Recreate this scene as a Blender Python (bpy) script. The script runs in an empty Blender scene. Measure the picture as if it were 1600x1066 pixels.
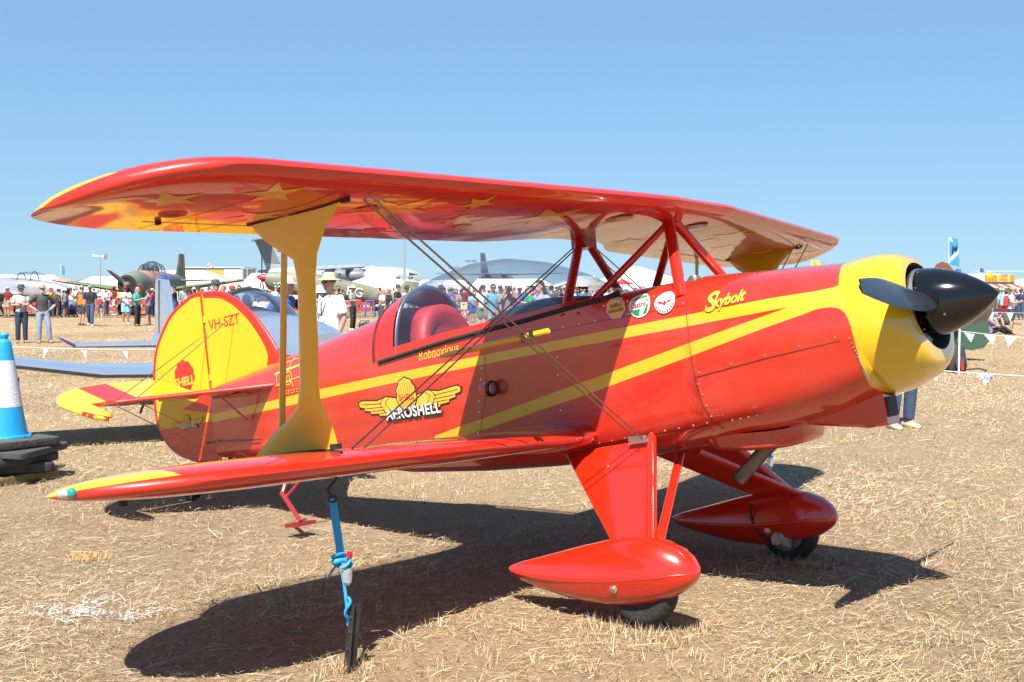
import bpy, bmesh, math, random
import numpy as np
from mathutils import Vector, Matrix

random.seed(7)
RNG = np.random.default_rng(11)
scene = bpy.context.scene
COL = scene.collection

# ------------------------------------------------------------------ camera, world, sun
CAM_POS = np.array([2.66652616, -5.58188555, 1.57862847])
F_PX = 1813.81                     # focal length in pixels of a 1600 px wide frame
YAW, PITCH, ROLL = (math.radians(v) for v in (36.07164, -2.46622, 0.12074))


def cam_basis():
    cy, sy, cp, sp = math.cos(YAW), math.sin(YAW), math.cos(PITCH), math.sin(PITCH)
    f = np.array([-sy * cp, cy * cp, sp])
    r = np.array([cy, sy, 0.0])
    u = np.cross(r, f)
    c, s = math.cos(ROLL), math.sin(ROLL)
    return c * r + s * u, -s * r + c * u, f


RIGHT, UP, FWD = cam_basis()
cam_data = bpy.data.cameras.new('camera')
cam_data.sensor_width = 36.0
cam_data.lens = 36.0 * F_PX / 1600.0
cam_data.clip_start = 0.05
cam_data.clip_end = 6000.0
cam = bpy.data.objects.new('camera', cam_data)
M = Matrix.Identity(4)
for i in range(3):
    M[i][0], M[i][1], M[i][2], M[i][3] = RIGHT[i], UP[i], -FWD[i], CAM_POS[i]
cam.matrix_world = M
COL.objects.link(cam)
scene.camera = cam

SUN_DIR = Vector((-0.285, 0.625, -1.0)).normalized()      # direction the light travels
sun_elev = math.asin(-SUN_DIR.z)
sun_rot = math.atan2(-SUN_DIR.x, -SUN_DIR.y)
world = bpy.data.worlds.new('World')
scene.world = world
world.use_nodes = True
wnt = world.node_tree
wnt.nodes.clear()
wsky = wnt.nodes.new('ShaderNodeTexSky')
wsky.sky_type = 'NISHITA'
wsky.sun_disc = False
wsky.sun_elevation = sun_elev
wsky.sun_rotation = sun_rot
wsky.altitude = 0.0
wsky.air_density = 1.0
wsky.dust_density = 0.0
wsky.ozone_density = 4.0
wbg = wnt.nodes.new('ShaderNodeBackground')
wbg.inputs['Strength'].default_value = 0.067
wout = wnt.nodes.new('ShaderNodeOutputWorld')
wgam = wnt.nodes.new('ShaderNodeGamma')
wgam.inputs['Gamma'].default_value = 0.45
wmul = wnt.nodes.new('ShaderNodeVectorMath')
wmul.operation = 'MULTIPLY'
wmul.inputs[1].default_value = (1.24, 1.84, 2.46)
wnt.links.new(wsky.outputs['Color'], wgam.inputs['Color'])
wnt.links.new(wgam.outputs['Color'], wmul.inputs[0])
wnt.links.new(wmul.outputs['Vector'], wbg.inputs['Color'])
wnt.links.new(wbg.outputs['Background'], wout.inputs['Surface'])

sun_data = bpy.data.lights.new('sun', 'SUN')
sun_data.energy = 5.0
sun_data.angle = math.radians(0.53)
sun_data.color = (1.0, 0.955, 0.88)
sun = bpy.data.objects.new('sun', sun_data)
sun.rotation_euler = SUN_DIR.to_track_quat('-Z', 'Y').to_euler()
sun.location = (6, -12, 20)
COL.objects.link(sun)

scene.view_settings.view_transform = 'Standard'
scene.view_settings.look = 'None'
scene.view_settings.gamma = 1.0
scene.view_settings.use_curve_mapping = False
scene.view_settings.exposure = 1.2
scene.render.engine = 'CYCLES'
scene.cycles.use_denoising = True
scene.cycles.max_bounces = 10
scene.cycles.transparent_max_bounces = 12
scene.cycles.glossy_bounces = 5
scene.cycles.sample_clamp_indirect = 8.0


# ------------------------------------------------------------------ helpers
def Wp(px, depth, z=0.0):
    """ground-plan point seen in pixel column px at camera depth (metres)"""
    p = CAM_POS + FWD * depth + RIGHT * ((px - 800.0) / F_PX * depth)
    return Vector((p[0], p[1], z))


def Wz(py, depth):
    """height of a point seen in pixel row py at a given depth"""
    return float(CAM_POS[2] + (455.0 - py) / F_PX * depth)


def depth_of(py, z=0.0):
    return (CAM_POS[2] - z) * F_PX / (py - 455.0)


TO_CAM = math.atan2(-FWD[1], -FWD[0])     # heading (about z) that faces the camera


def lin(c):
    return tuple((v / 12.92 if v <= 0.04045 else ((v + 0.055) / 1.055) ** 2.4) for v in c)


def rgb(r, g, b):
    return lin((r / 255.0, g / 255.0, b / 255.0))


MATS = {}


def mat(name, color=(0.5, 0.5, 0.5), rough=0.6, metal=0.0, coat=0.0, var=0.0, vscale=8.0,
        bump=0.0, bscale=40.0, spec=0.5, trans=0.0, ior=1.5, alpha=1.0, coatrough=0.03):
    if name in MATS:
        return MATS[name]
    if metal < .5 and not name.startswith(('red_paint', 'yellow_paint', 'red_fabric', 'yellow_fabric', 'fuselage', 'fin_yellow', 'band_red')):
        color = tuple(v * 0.84 for v in color)
    m = bpy.data.materials.new(name)
    m.use_nodes = True
    nt = m.node_tree
    b = nt.nodes['Principled BSDF']
    b.inputs['Base Color'].default_value = (*color, 1)
    b.inputs['Roughness'].default_value = rough
    b.inputs['Metallic'].default_value = metal
    b.inputs['Coat Weight'].default_value = coat
    b.inputs['Coat Roughness'].default_value = coatrough
    b.inputs['Specular IOR Level'].default_value = spec
    b.inputs['Transmission Weight'].default_value = trans
    b.inputs['IOR'].default_value = ior
    b.inputs['Alpha'].default_value = alpha
    if var > 0 or bump > 0:
        tc = nt.nodes.new('ShaderNodeTexCoord')
        if var > 0:
            n = nt.nodes.new('ShaderNodeTexNoise')
            n.inputs['Scale'].default_value = vscale
            n.inputs['Detail'].default_value = 5
            nt.links.new(tc.outputs['Object'], n.inputs['Vector'])
            mr = nt.nodes.new('ShaderNodeMapRange')
            mr.inputs[1].default_value, mr.inputs[2].default_value = 0.3, 0.7
            mr.inputs[3].default_value, mr.inputs[4].default_value = 1 - var, 1 + var
            nt.links.new(n.outputs['Fac'], mr.inputs[0])
            mx = nt.nodes.new('ShaderNodeMix')
            mx.data_type = 'RGBA'
            mx.blend_type = 'MULTIPLY'
            mx.inputs[0].default_value = 1
            mx.inputs[6].default_value = (*color, 1)
            nt.links.new(mr.outputs[0], mx.inputs[7])
            nt.links.new(mx.outputs[2], b.inputs['Base Color'])
        if bump > 0:
            n2 = nt.nodes.new('ShaderNodeTexNoise')
            n2.inputs['Scale'].default_value = bscale
            n2.inputs['Detail'].default_value = 4
            nt.links.new(tc.outputs['Object'], n2.inputs['Vector'])
            bp = nt.nodes.new('ShaderNodeBump')
            bp.inputs['Strength'].default_value = bump
            bp.inputs['Distance'].default_value = 0.02
            nt.links.new(n2.outputs['Fac'], bp.inputs['Height'])
            nt.links.new(bp.outputs['Normal'], b.inputs['Normal'])
    MATS[name] = m
    return m


def objcolor_mat(name, rough=0.8, var=0.12, vscale=14.0, bump=0.25, bscale=30):
    """cloth / skin whose colour is the object's own colour"""
    m = mat(name, (0.5, 0.5, 0.5), rough, var=var, vscale=vscale, bump=bump, bscale=bscale)
    nt = m.node_tree
    oi = nt.nodes.new('ShaderNodeObjectInfo')
    for n in nt.nodes:
        if n.bl_idname == 'ShaderNodeMix':
            nt.links.new(oi.outputs['Color'], n.inputs[6])
    return m


RED = (0.50, 0.0155, 0.004)
YEL = (0.62, 0.385, 0.008)


class MB:
    """collects geometry, then links it as one mesh object"""

    def __init__(self):
        self.v, self.f, self.m = [], [], []

    def add(self, verts, faces, mi=0):
        o = len(self.v)
        self.v += [tuple(p) for p in verts]
        for f in faces:
            self.f.append(tuple(i + o for i in f))
            self.m.append(mi)
        return self

    def box(self, c, s, rot=None, mi=0, taper=1.0):
        x, y, z = (d / 2 for d in s)
        vs = [Vector((sx * x * (taper if sz > 0 else 1), sy * y * (taper if sz > 0 else 1), sz * z))
              for sz in (-1, 1) for sy in (-1, 1) for sx in (-1, 1)]
        if rot is not None:
            vs = [rot @ p for p in vs]
        vs = [p + Vector(c) for p in vs]
        return self.add(vs, [(0, 2, 3, 1), (4, 5, 7, 6), (0, 1, 5, 4), (2, 6, 7, 3), (0, 4, 6, 2), (1, 3, 7, 5)], mi)

    def loft(self, rings, closed=True, cap0=True, cap1=True, mi=0):
        n = len(rings[0])
        vs = [p for r in rings for p in r]
        fs = []
        for i in range(len(rings) - 1):
            for j in range(n if closed else n - 1):
                k = (j + 1) % n
                fs.append((i * n + j, i * n + k, (i + 1) * n + k, (i + 1) * n + j))
        if closed and cap0:
            fs.append(tuple(range(n)))
        if closed and cap1:
            fs.append(tuple((len(rings) - 1) * n + j for j in range(n)))
        return self.add(vs, fs, mi)

    def tube(self, path, r, n=10, mi=0, flat=1.0, cap=True):
        """r: number or list; flat scales the section along the second axis"""
        path = [Vector(p) for p in path]
        rr = r if isinstance(r, (list, tuple)) else [r] * len(path)
        rings = []
        prev = None
        for i, p in enumerate(path):
            t = (path[min(i + 1, len(path) - 1)] - path[max(i - 1, 0)]).normalized()
            if prev is None:
                a = Vector((0, 0, 1)) if abs(t.z) < 0.9 else Vector((1, 0, 0))
                u = t.cross(a).normalized()
            else:
                u = (prev - t * prev.dot(t)).normalized()
            prev = u
            w = t.cross(u)
            rings.append([p + (u * math.cos(a) + w * math.sin(a) * flat) * rr[i]
                          for a in (2 * math.pi * k / n for k in range(n))])
        return self.loft(rings, True, cap, cap, mi)

    def lathe(self, prof, axis_o, axis_d, n=24, mi=0):
        """prof: list of (distance along the axis, radius)"""
        d = Vector(axis_d).normalized()
        a = Vector((0, 0, 1)) if abs(d.z) < 0.9 else Vector((1, 0, 0))
        u = d.cross(a).normalized()
        w = d.cross(u)
        o = Vector(axis_o)
        rings = [[o + d * t + (u * math.cos(q) + w * math.sin(q)) * r
                  for q in (2 * math.pi * k / n for k in range(n))] for t, r in prof]
        return self.loft(rings, True, True, True, mi)

    def plate(self, poly, nrm, th, mi=0):
        """flat polygon (3-D points) given a thickness along nrm"""
        nrm = Vector(nrm).normalized() * (th / 2)
        n = len(poly)
        a = [Vector(p) + nrm for p in poly]
        b = [Vector(p) - nrm for p in poly]
        fs = [tuple(range(n)), tuple(range(2 * n - 1, n - 1, -1))]
        fs += [(i, i + n, (i + 1) % n + n, (i + 1) % n) for i in range(n)]
        return self.add(a + b, fs, mi)

    def ball(self, c, r, n=12, m=8, mi=0, rot=None):
        if not isinstance(r, (tuple, list)):
            r = (r, r, r)
        rings = []
        for i in range(m + 1):
            th = math.pi * i / m
            s, cz = max(math.sin(th), 0.02), math.cos(th)
            ring = [Vector((r[0] * s * math.cos(q), r[1] * s * math.sin(q), r[2] * cz))
                    for q in (2 * math.pi * k / n for k in range(n))]
            if rot is not None:
                ring = [rot @ p for p in ring]
            rings.append([p + Vector(c) for p in ring])
        return self.loft(rings, True, True, True, mi)

    def build(self, name, mats, parent=None, smooth=35.0, loc=None, fix=True):
        me = bpy.data.meshes.new(name)
        me.from_pydata(self.v, [], self.f)
        if not isinstance(mats, (list, tuple)):
            mats = [mats]
        for k in mats:
            me.materials.append(k)
        if len(mats) > 1:
            me.polygons.foreach_set('material_index', self.m)
        if fix:
            bm = bmesh.new()
            bm.from_mesh(me)
            bmesh.ops.recalc_face_normals(bm, faces=bm.faces)
            bm.to_mesh(me)
            bm.free()
        if smooth:
            me.polygons.foreach_set('use_smooth', [True] * len(me.polygons))
            me.set_sharp_from_angle(angle=math.radians(smooth))
        me.update()
        return link(name, me, parent, loc)


def link(name, me, parent=None, loc=None):
    o = bpy.data.objects.new(name, me)
    COL.objects.link(o)
    if parent is not None:
        o.parent = parent
    if loc is not None:
        o.location = loc
    return o


def empty(name, loc=(0, 0, 0), rz=0.0, label=None, cat=None, group=None):
    o = bpy.data.objects.new(name, None)
    o.empty_display_size = 0.2
    COL.objects.link(o)
    o.location = loc
    o.rotation_euler = (0, 0, rz)
    tag(o, label, cat, group)
    return o


def tag(o, label=None, cat=None, group=None, kind=None):
    for k, v in (('label', label), ('category', cat), ('group', group), ('kind', kind)):
        if v:
            o[k] = v
    return o


def text_mesh(body, size=1.0, shear=0.0, bold=0.0, align='CENTER', spacing=1.0):
    """triangulated lettering in the xy plane as (verts, faces)"""
    c = bpy.data.curves.new('lettering', 'FONT')
    c.body = body
    c.size = size
    c.shear = shear
    c.offset = bold
    c.align_x = align
    c.align_y = 'CENTER'
    c.space_character = spacing
    c.resolution_u = 3
    o = bpy.data.objects.new('lettering', c)
    COL.objects.link(o)
    dg = bpy.context.evaluated_depsgraph_get()
    dg.update()
    me = bpy.data.meshes.new_from_object(o.evaluated_get(dg))
    vs = [tuple(v.co) for v in me.vertices]
    fs = [tuple(p.vertices) for p in me.polygons]
    bpy.data.objects.remove(o)
    bpy.data.curves.remove(c)
    bpy.data.meshes.remove(me)
    return vs, fs


# ------------------------------------------------------------------ ground
def ground_material():
    m = bpy.data.materials.new('dry_grass_ground')
    m.use_nodes = True
    nt = m.node_tree
    b = nt.nodes['Principled BSDF']
    b.inputs['Roughness'].default_value = 0.95
    b.inputs['Specular IOR Level'].default_value = 0.1
    geo = nt.nodes.new('ShaderNodeNewGeometry')

    def noise(scale, detail=6, rough=0.6, dist=0.0, stretch=None):
        n = nt.nodes.new('ShaderNodeTexNoise')
        n.inputs['Scale'].default_value = scale
        n.inputs['Detail'].default_value = detail
        n.inputs['Roughness'].default_value = rough
        n.inputs['Distortion'].default_value = dist
        if stretch:
            mp = nt.nodes.new('ShaderNodeMapping')
            mp.inputs['Scale'].default_value = stretch[0]
            mp.inputs['Rotation'].default_value = (0, 0, stretch[1])
            nt.links.new(geo.outputs['Position'], mp.inputs['Vector'])
            nt.links.new(mp.outputs['Vector'], n.inputs['Vector'])
        else:
            nt.links.new(geo.outputs['Position'], n.inputs['Vector'])
        return n

    def ramp(src, pts):
        r = nt.nodes.new('ShaderNodeValToRGB')
        el = r.color_ramp.elements
        while len(el) > 1:
            el.remove(el[-1])
        el[0].position, el[0].color = pts[0][0], (*pts[0][1], 1)
        for p, c in pts[1:]:
            e = el.new(p)
            e.color = (*c, 1)
        nt.links.new(src, r.inputs['Fac'])
        return r

    def mix(a, bb, fac, mode='MIX'):
        x = nt.nodes.new('ShaderNodeMix')
        x.data_type = 'RGBA'
        x.blend_type = mode
        if isinstance(fac, float):
            x.inputs[0].default_value = fac
        else:
            nt.links.new(fac, x.inputs[0])
        nt.links.new(a, x.inputs[6])
        nt.links.new(bb, x.inputs[7])
        return x.outputs[2]

    fib1 = noise(1.0, 7, 0.7, 0.6, ((26, 90, 30), 0.5))
    fib2 = noise(1.0, 7, 0.7, 0.8, ((80, 24, 30), 0.9))
    big = noise(0.22, 5, 0.55)
    mid = noise(1.7, 6, 0.65)
    c1 = ramp(fib1.outputs['Fac'], [(0.30, (0.115, 0.08, 0.048)), (0.46, (0.265, 0.195, 0.12)), (0.60, (0.385, 0.295, 0.185)), (0.76, (0.49, 0.395, 0.26))])
    c2 = ramp(fib2.outputs['Fac'], [(0.30, (0.12, 0.084, 0.05)), (0.48, (0.29, 0.215, 0.13)), (0.63, (0.41, 0.318, 0.20)), (0.78, (0.51, 0.415, 0.275))])
    mk = ramp(mid.outputs['Fac'], [(0.38, (0, 0, 0)), (0.62, (1, 1, 1))])
    col = mix(c1.outputs['Color'], c2.outputs['Color'], mk.outputs['Color'])
    tint = ramp(big.outputs['Fac'], [(0.30, (0.86, 0.83, 0.80)), (0.5, (1.07, 1.03, 1.02)), (0.70, (1.18, 1.11, 1.05))])
    col = mix(col, tint.outputs['Color'], 1.0, 'MULTIPLY')
    grn = noise(0.9, 6, 0.7)
    gm = ramp(grn.outputs['Fac'], [(0.58, (0, 0, 0)), (0.74, (0.35, 0.35, 0.35))])
    gcol = nt.nodes.new('ShaderNodeRGB')
    gcol.outputs[0].default_value = (0.20, 0.20, 0.09, 1)
    col = mix(col, gcol.outputs[0], gm.outputs['Color'])
    nt.links.new(col, b.inputs['Base Color'])
    bp = nt.nodes.new('ShaderNodeBump')
    bp.inputs['Strength'].default_value = 0.9
    bp.inputs['Distance'].default_value = 0.03
    nt.links.new(fib1.outputs['Fac'], bp.inputs['Height'])
    bp2 = nt.nodes.new('ShaderNodeBump')
    bp2.inputs['Strength'].default_value = 0.6
    bp2.inputs['Distance'].default_value = 0.1
    nt.links.new(mid.outputs['Fac'], bp2.inputs['Height'])
    nt.links.new(bp.outputs['Normal'], bp2.inputs['Normal'])
    nt.links.new(bp2.outputs['Normal'], b.inputs['Normal'])
    return m


G = MB()
G.add([(-3000, -3000, 0), (3000, -3000, 0), (3000, 3000, 0), (-3000, 3000, 0)], [(0, 1, 2, 3)])
tag(G.build('ground', ground_material(), smooth=0), kind='structure')


def blade_material():
    m = bpy.data.materials.new('straw')
    m.use_nodes = True
    nt = m.node_tree
    b = nt.nodes['Principled BSDF']
    at = nt.nodes.new('ShaderNodeAttribute')
    at.attribute_name = 'tone'
    nt.links.new(at.outputs['Color'], b.inputs['Base Color'])
    b.inputs['Roughness'].default_value = 0.65
    b.inputs['Specular IOR Level'].default_value = 0.25
    return m


def scatter_region(n, dmin, dmax, power, half=0.62):
    """world positions in a wide fan in front of the standpoint, thinning with distance"""
    u = RNG.random(n)
    e = 2.0 - power
    d = (dmin ** e + u * (dmax ** e - dmin ** e)) ** (1 / e)
    a = (RNG.random(n) * 2 - 1) * half
    x = CAM_POS[0] + FWD[0] * d * np.cos(a) + RIGHT[0] * d * np.sin(a)
    y = CAM_POS[1] + FWD[1] * d * np.cos(a) + RIGHT[1] * d * np.sin(a)
    return x, y, d


def patch(x, y, s, seed):
    """cheap smooth pseudo-noise in -1..1"""
    r = np.random.default_rng(seed)
    t = np.zeros_like(x)
    for k in range(6):
        a = r.random() * 6.28
        fr = s * (0.6 + 1.2 * r.random())
        t += np.sin((x * math.cos(a) + y * math.sin(a)) * fr + r.random() * 6.28)
    return t / 3.2


SPRAY = (((-2.66, -2.44), (-1.95, -2.24), .055), ((-2.54, -2.58), (-1.95, -2.04), .055), ((-2.44, -2.10), (-2.17, -2.50), .085))


def build_straw(name, n, dmin, dmax, power, lmin, lmax, wid, flat, palette, seed, label, cat, mask=None, lift=0.012):
    x, y, d = scatter_region(n, dmin, dmax, power)
    if mask is not None:
        keep = mask(x, y)
        x, y, d = x[keep], y[keep], d[keep]
    bare = patch(x, y, 1.3, 81) + 0.7 * patch(x, y, 4.5, 82)
    keep = RNG.random(len(x)) < np.clip(1.5 - d / dmax * 1.5, 0, 1) * np.where(bare < -0.6, .30, 1.0)
    x, y, d = x[keep], y[keep], d[keep]
    n = len(x)
    clump = patch(x, y, 2.2, seed)
    L = (lmin + (lmax - lmin) * RNG.random(n) ** 1.8) * (1 + 0.25 * clump)
    az = RNG.random(n) * 6.283
    swirl = 0.62 + 1.1 * patch(x, y, 0.9, seed + 1)
    az = np.where(RNG.random(n) < 0.5, swirl + RNG.normal(0, 0.55, n), az)
    el = np.abs(RNG.normal(0, 1, n)) * flat
    el = np.minimum(el, 1.45)
    z0 = RNG.random(n) * lift * (1 + 0.7 * clump)
    dx, dy, dz = np.cos(az) * np.cos(el), np.sin(az) * np.cos(el), np.sin(el)
    w = wid * (0.6 + 0.8 * RNG.random(n)) * np.maximum(1.0, d / 8.0) / 2
    px, py = -np.sin(az) * w, np.cos(az) * w
    bend = RNG.normal(0, 0.05, n) * L
    tw = RNG.normal(0, 0.5, n) * w
    P = np.zeros((n, 5, 3))
    P[:, 0] = np.stack([x - px, y - py, z0], 1)
    P[:, 1] = np.stack([x + px, y + py, z0 + tw], 1)
    mx, my, mz = x + dx * L * .55 - dy * bend, y + dy * L * .55 + dx * bend, z0 + dz * L * .6 + 0.004
    P[:, 2] = np.stack([mx + px * .8, my + py * .8, mz + tw], 1)
    P[:, 3] = np.stack([mx - px * .8, my - py * .8, mz], 1)
    P[:, 4] = np.stack([x + dx * L, y + dy * L, np.maximum(z0 + dz * L * .95, 0.003)], 1)
    me = bpy.data.meshes.new(name)
    me.vertices.add(n * 5)
    me.vertices.foreach_set('co', P.ravel())
    base = np.arange(n)[:, None] * 5
    loops = np.concatenate([base + np.array([[0, 1, 2, 3]]), base + np.array([[3, 2, 4]])], 1).ravel()
    me.loops.add(n * 7)
    me.loops.foreach_set('vertex_index', loops)
    me.polygons.add(n * 2)
    st = np.stack([np.arange(n) * 7, np.arange(n) * 7 + 4], 1).ravel()
    me.polygons.foreach_set('loop_start', st)
    me.update(calc_edges=True)
    pal = np.array(palette)
    c = pal[RNG.integers(0, len(pal), n)] * (0.75 + 0.5 * RNG.random((n, 1)))
    c = c * (1 + 0.17 * patch(x, y, 0.55, 71) + 0.15 * patch(x, y, 2.4, 72))[:, None]
    c[:, 2] *= 1 - 0.10 * patch(x, y, 0.8, 73)
    c = np.clip(c * 1.03 * np.array([1.035, 0.975, 0.91]), 0, 0.8)
    for (ax, ay), (bx, by), w in SPRAY:
        t = np.clip(((x - ax) * (bx - ax) + (y - ay) * (by - ay)) / ((bx - ax) ** 2 + (by - ay) ** 2), 0, 1)
        dd = np.hypot(x - ax - t * (bx - ax), y - ay - t * (by - ay))
        hit = RNG.random(n) < np.clip(1.0 - dd / w, 0, .5)
        c[hit] = c[hit] * .25 + np.array([.50, .49, .48])
    C4 = np.ones((n, 5, 4))
    C4[:, :, :3] = c[:, None, :]
    ca = me.color_attributes.new('tone', 'FLOAT_COLOR', 'POINT')
    ca.data.foreach_set('color', C4.ravel())
    me.materials.append(STRAW)
    o = link(name, me)
    tag(o, label, cat, None, 'stuff')
    return o


STRAW = blade_material()
straw_pal = [(0.47, 0.345, 0.21), (0.55, 0.425, 0.265), (0.38, 0.265, 0.155), (0.62, 0.50, 0.335), (0.50, 0.38, 0.235), (0.27, 0.18, 0.105), (0.66, 0.57, 0.42), (0.15, 0.105, 0.065), (0.40, 0.35, 0.27), (0.32, 0.27, 0.19)]
build_straw('dry_straw', 680000, 3.6, 85.0, 1.3, 0.018, 0.075, 0.0023, 0.20, straw_pal, 3,
            'dry mown straw lying over the airfield ground', 'straw', lift=.030)
build_straw('loose_stalks', 26000, 3.6, 30.0, 1.3, 0.08, 0.22, 0.0028, 0.14, straw_pal[1:], 5,
            'long loose pale stalks lying on the mown straw', 'straw stalks', lift=.02)
build_straw('standing_straw', 70000, 3.6, 40.0, 1.3, 0.025, 0.09, 0.0022, 0.7, straw_pal, 3,
            'short upright stubble of dry grass on the airfield', 'dry grass', mask=lambda x, y: patch(x, y, 2.2, 3) + patch(x, y, 9, 5) > 0.05)
build_straw('green_weeds', 34000, 3.8, 22.0, 1.25, 0.03, 0.085, 0.005, 0.55,
            [(0.16, 0.17, 0.075), (0.22, 0.22, 0.11), (0.12, 0.135, 0.06), (0.30, 0.28, 0.15)], 21,
            'scattered grey green weeds growing through the straw', 'weeds',
            mask=lambda x, y: patch(x, y, 3.1, 31) + 0.8 * patch(x, y, 11, 33) > 0.85)


# tufts of taller stubble, thicker round the wheels and the picket
def tufts(name, centres, rad, nb, hmin, hmax, palette, label):
    cx = np.repeat(centres[:, 0], nb)
    cy = np.repeat(centres[:, 1], nb)
    n = len(cx)
    x = cx + RNG.normal(0, rad, n)
    y = cy + RNG.normal(0, rad, n)
    az = RNG.random(n) * 6.283
    h = hmin + (hmax - hmin) * RNG.random(n) ** 1.6
    lean = h * (0.25 + 0.8 * RNG.random(n))
    w = .0010 + .0009 * RNG.random(n)
    P = np.zeros((n, 3, 3))
    P[:, 0] = np.stack([x - np.sin(az) * w, y + np.cos(az) * w, np.zeros(n)], 1)
    P[:, 1] = np.stack([x + np.sin(az) * w, y - np.cos(az) * w, np.zeros(n)], 1)
    P[:, 2] = np.stack([x + np.cos(az) * lean, y + np.sin(az) * lean, h], 1)
    me = bpy.data.meshes.new(name)
    me.vertices.add(n * 3)
    me.vertices.foreach_set('co', P.ravel())
    me.loops.add(n * 3)
    me.loops.foreach_set('vertex_index', np.arange(n * 3))
    me.polygons.add(n)
    me.polygons.foreach_set('loop_start', np.arange(n) * 3)
    me.update(calc_edges=True)
    pal = np.array(palette)
    c = np.clip(pal[RNG.integers(0, len(pal), n)] * (0.8 + 0.5 * RNG.random((n, 1))) * .85 * np.array([1.04, .975, .89]), 0, .8)
    C4 = np.ones((n, 3, 4))
    C4[:, :, :3] = c[:, None, :]
    ca = me.color_attributes.new('tone', 'FLOAT_COLOR', 'POINT')
    ca.data.foreach_set('color', C4.ravel())
    me.materials.append(STRAW)
    tag(link(name, me), label, 'grass tufts', None, 'stuff')


tx, ty, td = scatter_region(5200, 3.7, 30, 1.2)
tk = patch(tx, ty, 2.0, 91) + patch(tx, ty, 0.7, 92) > 0.1
tufts('stubble_tufts', np.stack([tx[tk], ty[tk]], 1), .018, 16, .02, .075, straw_pal, 'small tufts of dry stubble standing up across the field')
ring = []
for wx, wy in ((0.03, -.87), (0.03, .87)):
    for k in range(170):
        ring.append((wx + RNG.uniform(-.30, .26), wy + RNG.choice([-1, 1]) * RNG.uniform(.075, .17)))
for k in range(40):
    ring.append((-.673 + RNG.normal(0, .06), -2.141 + RNG.normal(0, .06)))
tufts('wheel_grass', np.array(ring), .014, 9, .02, .07, straw_pal, 'dry grass standing round the wheels of the biplane')

# ------------------------------------------------------------------ the biplane
def paint_bump(m, strength=0.05, scale=3.0, ribs=0.0):
    nt = m.node_tree
    b = nt.nodes['Principled BSDF']
    tc = nt.nodes.new('ShaderNodeTexCoord')
    n = nt.nodes.new('ShaderNodeTexNoise')
    n.inputs['Scale'].default_value = scale
    n.inputs['Detail'].default_value = 2
    nt.links.new(tc.outputs['Object'], n.inputs['Vector'])
    h = n.outputs['Fac']
    if ribs:
        w = nt.nodes.new('ShaderNodeTexWave')
        w.wave_type = 'BANDS'
        w.bands_direction = 'Y'
        w.inputs['Scale'].default_value = ribs
        nt.links.new(tc.outputs['Object'], w.inputs['Vector'])
        ad = nt.nodes.new('ShaderNodeMath')
        ad.operation = 'MULTIPLY_ADD'
        ad.inputs[1].default_value = 0.35
        nt.links.new(w.outputs['Fac'], ad.inputs[0])
        nt.links.new(h, ad.inputs[2])
        h = ad.outputs[0]
    bp = nt.nodes.new('ShaderNodeBump')
    bp.inputs['Strength'].default_value = strength
    bp.inputs['Distance'].default_value = 0.02
    nt.links.new(h, bp.inputs['Height'])
    nt.links.new(bp.outputs['Normal'], b.inputs['Normal'])
    nt.links.new(bp.outputs['Normal'], b.inputs['Coat Normal'])
    return m


m_red = paint_bump(mat('red_paint', RED, 0.28, coat=1.0), 0.04)
m_yel = paint_bump(mat('yellow_paint', YEL, 0.28, coat=1.0), 0.04)
m_redfab = paint_bump(mat('red_fabric', RED, 0.40, coat=0.9, coatrough=.05), 0.06, 2.2, ribs=1.15)
m_yelfab = paint_bump(mat('yellow_fabric', YEL, 0.40, coat=0.9, coatrough=.05), 0.06, 2.2, ribs=1.15)
m_darkred = mat('dark_red_paint', (0.30, 0.012, 0.01), 0.35, coat=0.6)
m_black = mat('black_gloss', (0.006, 0.006, 0.007), 0.12, coat=.45, spec=.35)
m_blade = mat('blade_black', (0.022, 0.023, 0.027), 0.33, coat=0.25, var=0.3, vscale=9)
m_rubber = mat('rubber', (0.022, 0.021, 0.02), 0.75, var=0.35, vscale=30, bump=0.3, bscale=60)
m_steel = mat('steel', (0.55, 0.54, 0.52), 0.32, metal=1.0, var=0.15, vscale=20)
m_wire = mat('wire_steel', (0.33, 0.29, 0.26), 0.30, metal=1.0)
m_exh = mat('exhaust_steel', (0.16, 0.145, 0.135), 0.48, metal=0.7, var=0.4, vscale=12)
m_alu = mat('engine_metal', (0.36, 0.36, 0.36), 0.45, metal=0.8, var=0.3, vscale=25)
m_dark = mat('engine_dark', (0.018, 0.018, 0.018), 0.6)
m_leather_red = mat('red_upholstery', (0.42, 0.022, 0.03), 0.55, bump=0.2, bscale=50)
m_leather_dk = mat('dark_upholstery', (0.022, 0.022, 0.024), 0.5, bump=0.2, bscale=50)
m_white = mat('white_print', (0.8, 0.8, 0.8), 0.35, coat=0.5)
m_blackp = mat('black_print', (0.015, 0.015, 0.015), 0.35, coat=0.5)
m_redp = mat('red_print', (0.70, 0.02, 0.015), 0.35, coat=0.5)
m_yelp = mat('yellow_print', (0.85, 0.48, 0.05), 0.35, coat=0.5)
m_grnp = mat('green_print', (0.01, 0.25, 0.09), 0.35, coat=0.5)
m_seam = mat('panel_gap', (0.10, 0.006, 0.005), 0.6)
m_tape = mat('rib_tape', (0.33, 0.010, 0.007), 0.4, coat=0.5)

TH, RL = math.radians(9.0), math.radians(-0.55)
PLANE = empty('biplane', (0, 0, 0), 0,
              'red and yellow aerobatic biplane with bubble canopy standing on dry grass', 'biplane')
PLANE.matrix_world = Matrix.Rotation(RL, 4, 'X') @ Matrix.Rotation(-TH, 4, 'Y')

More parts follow.
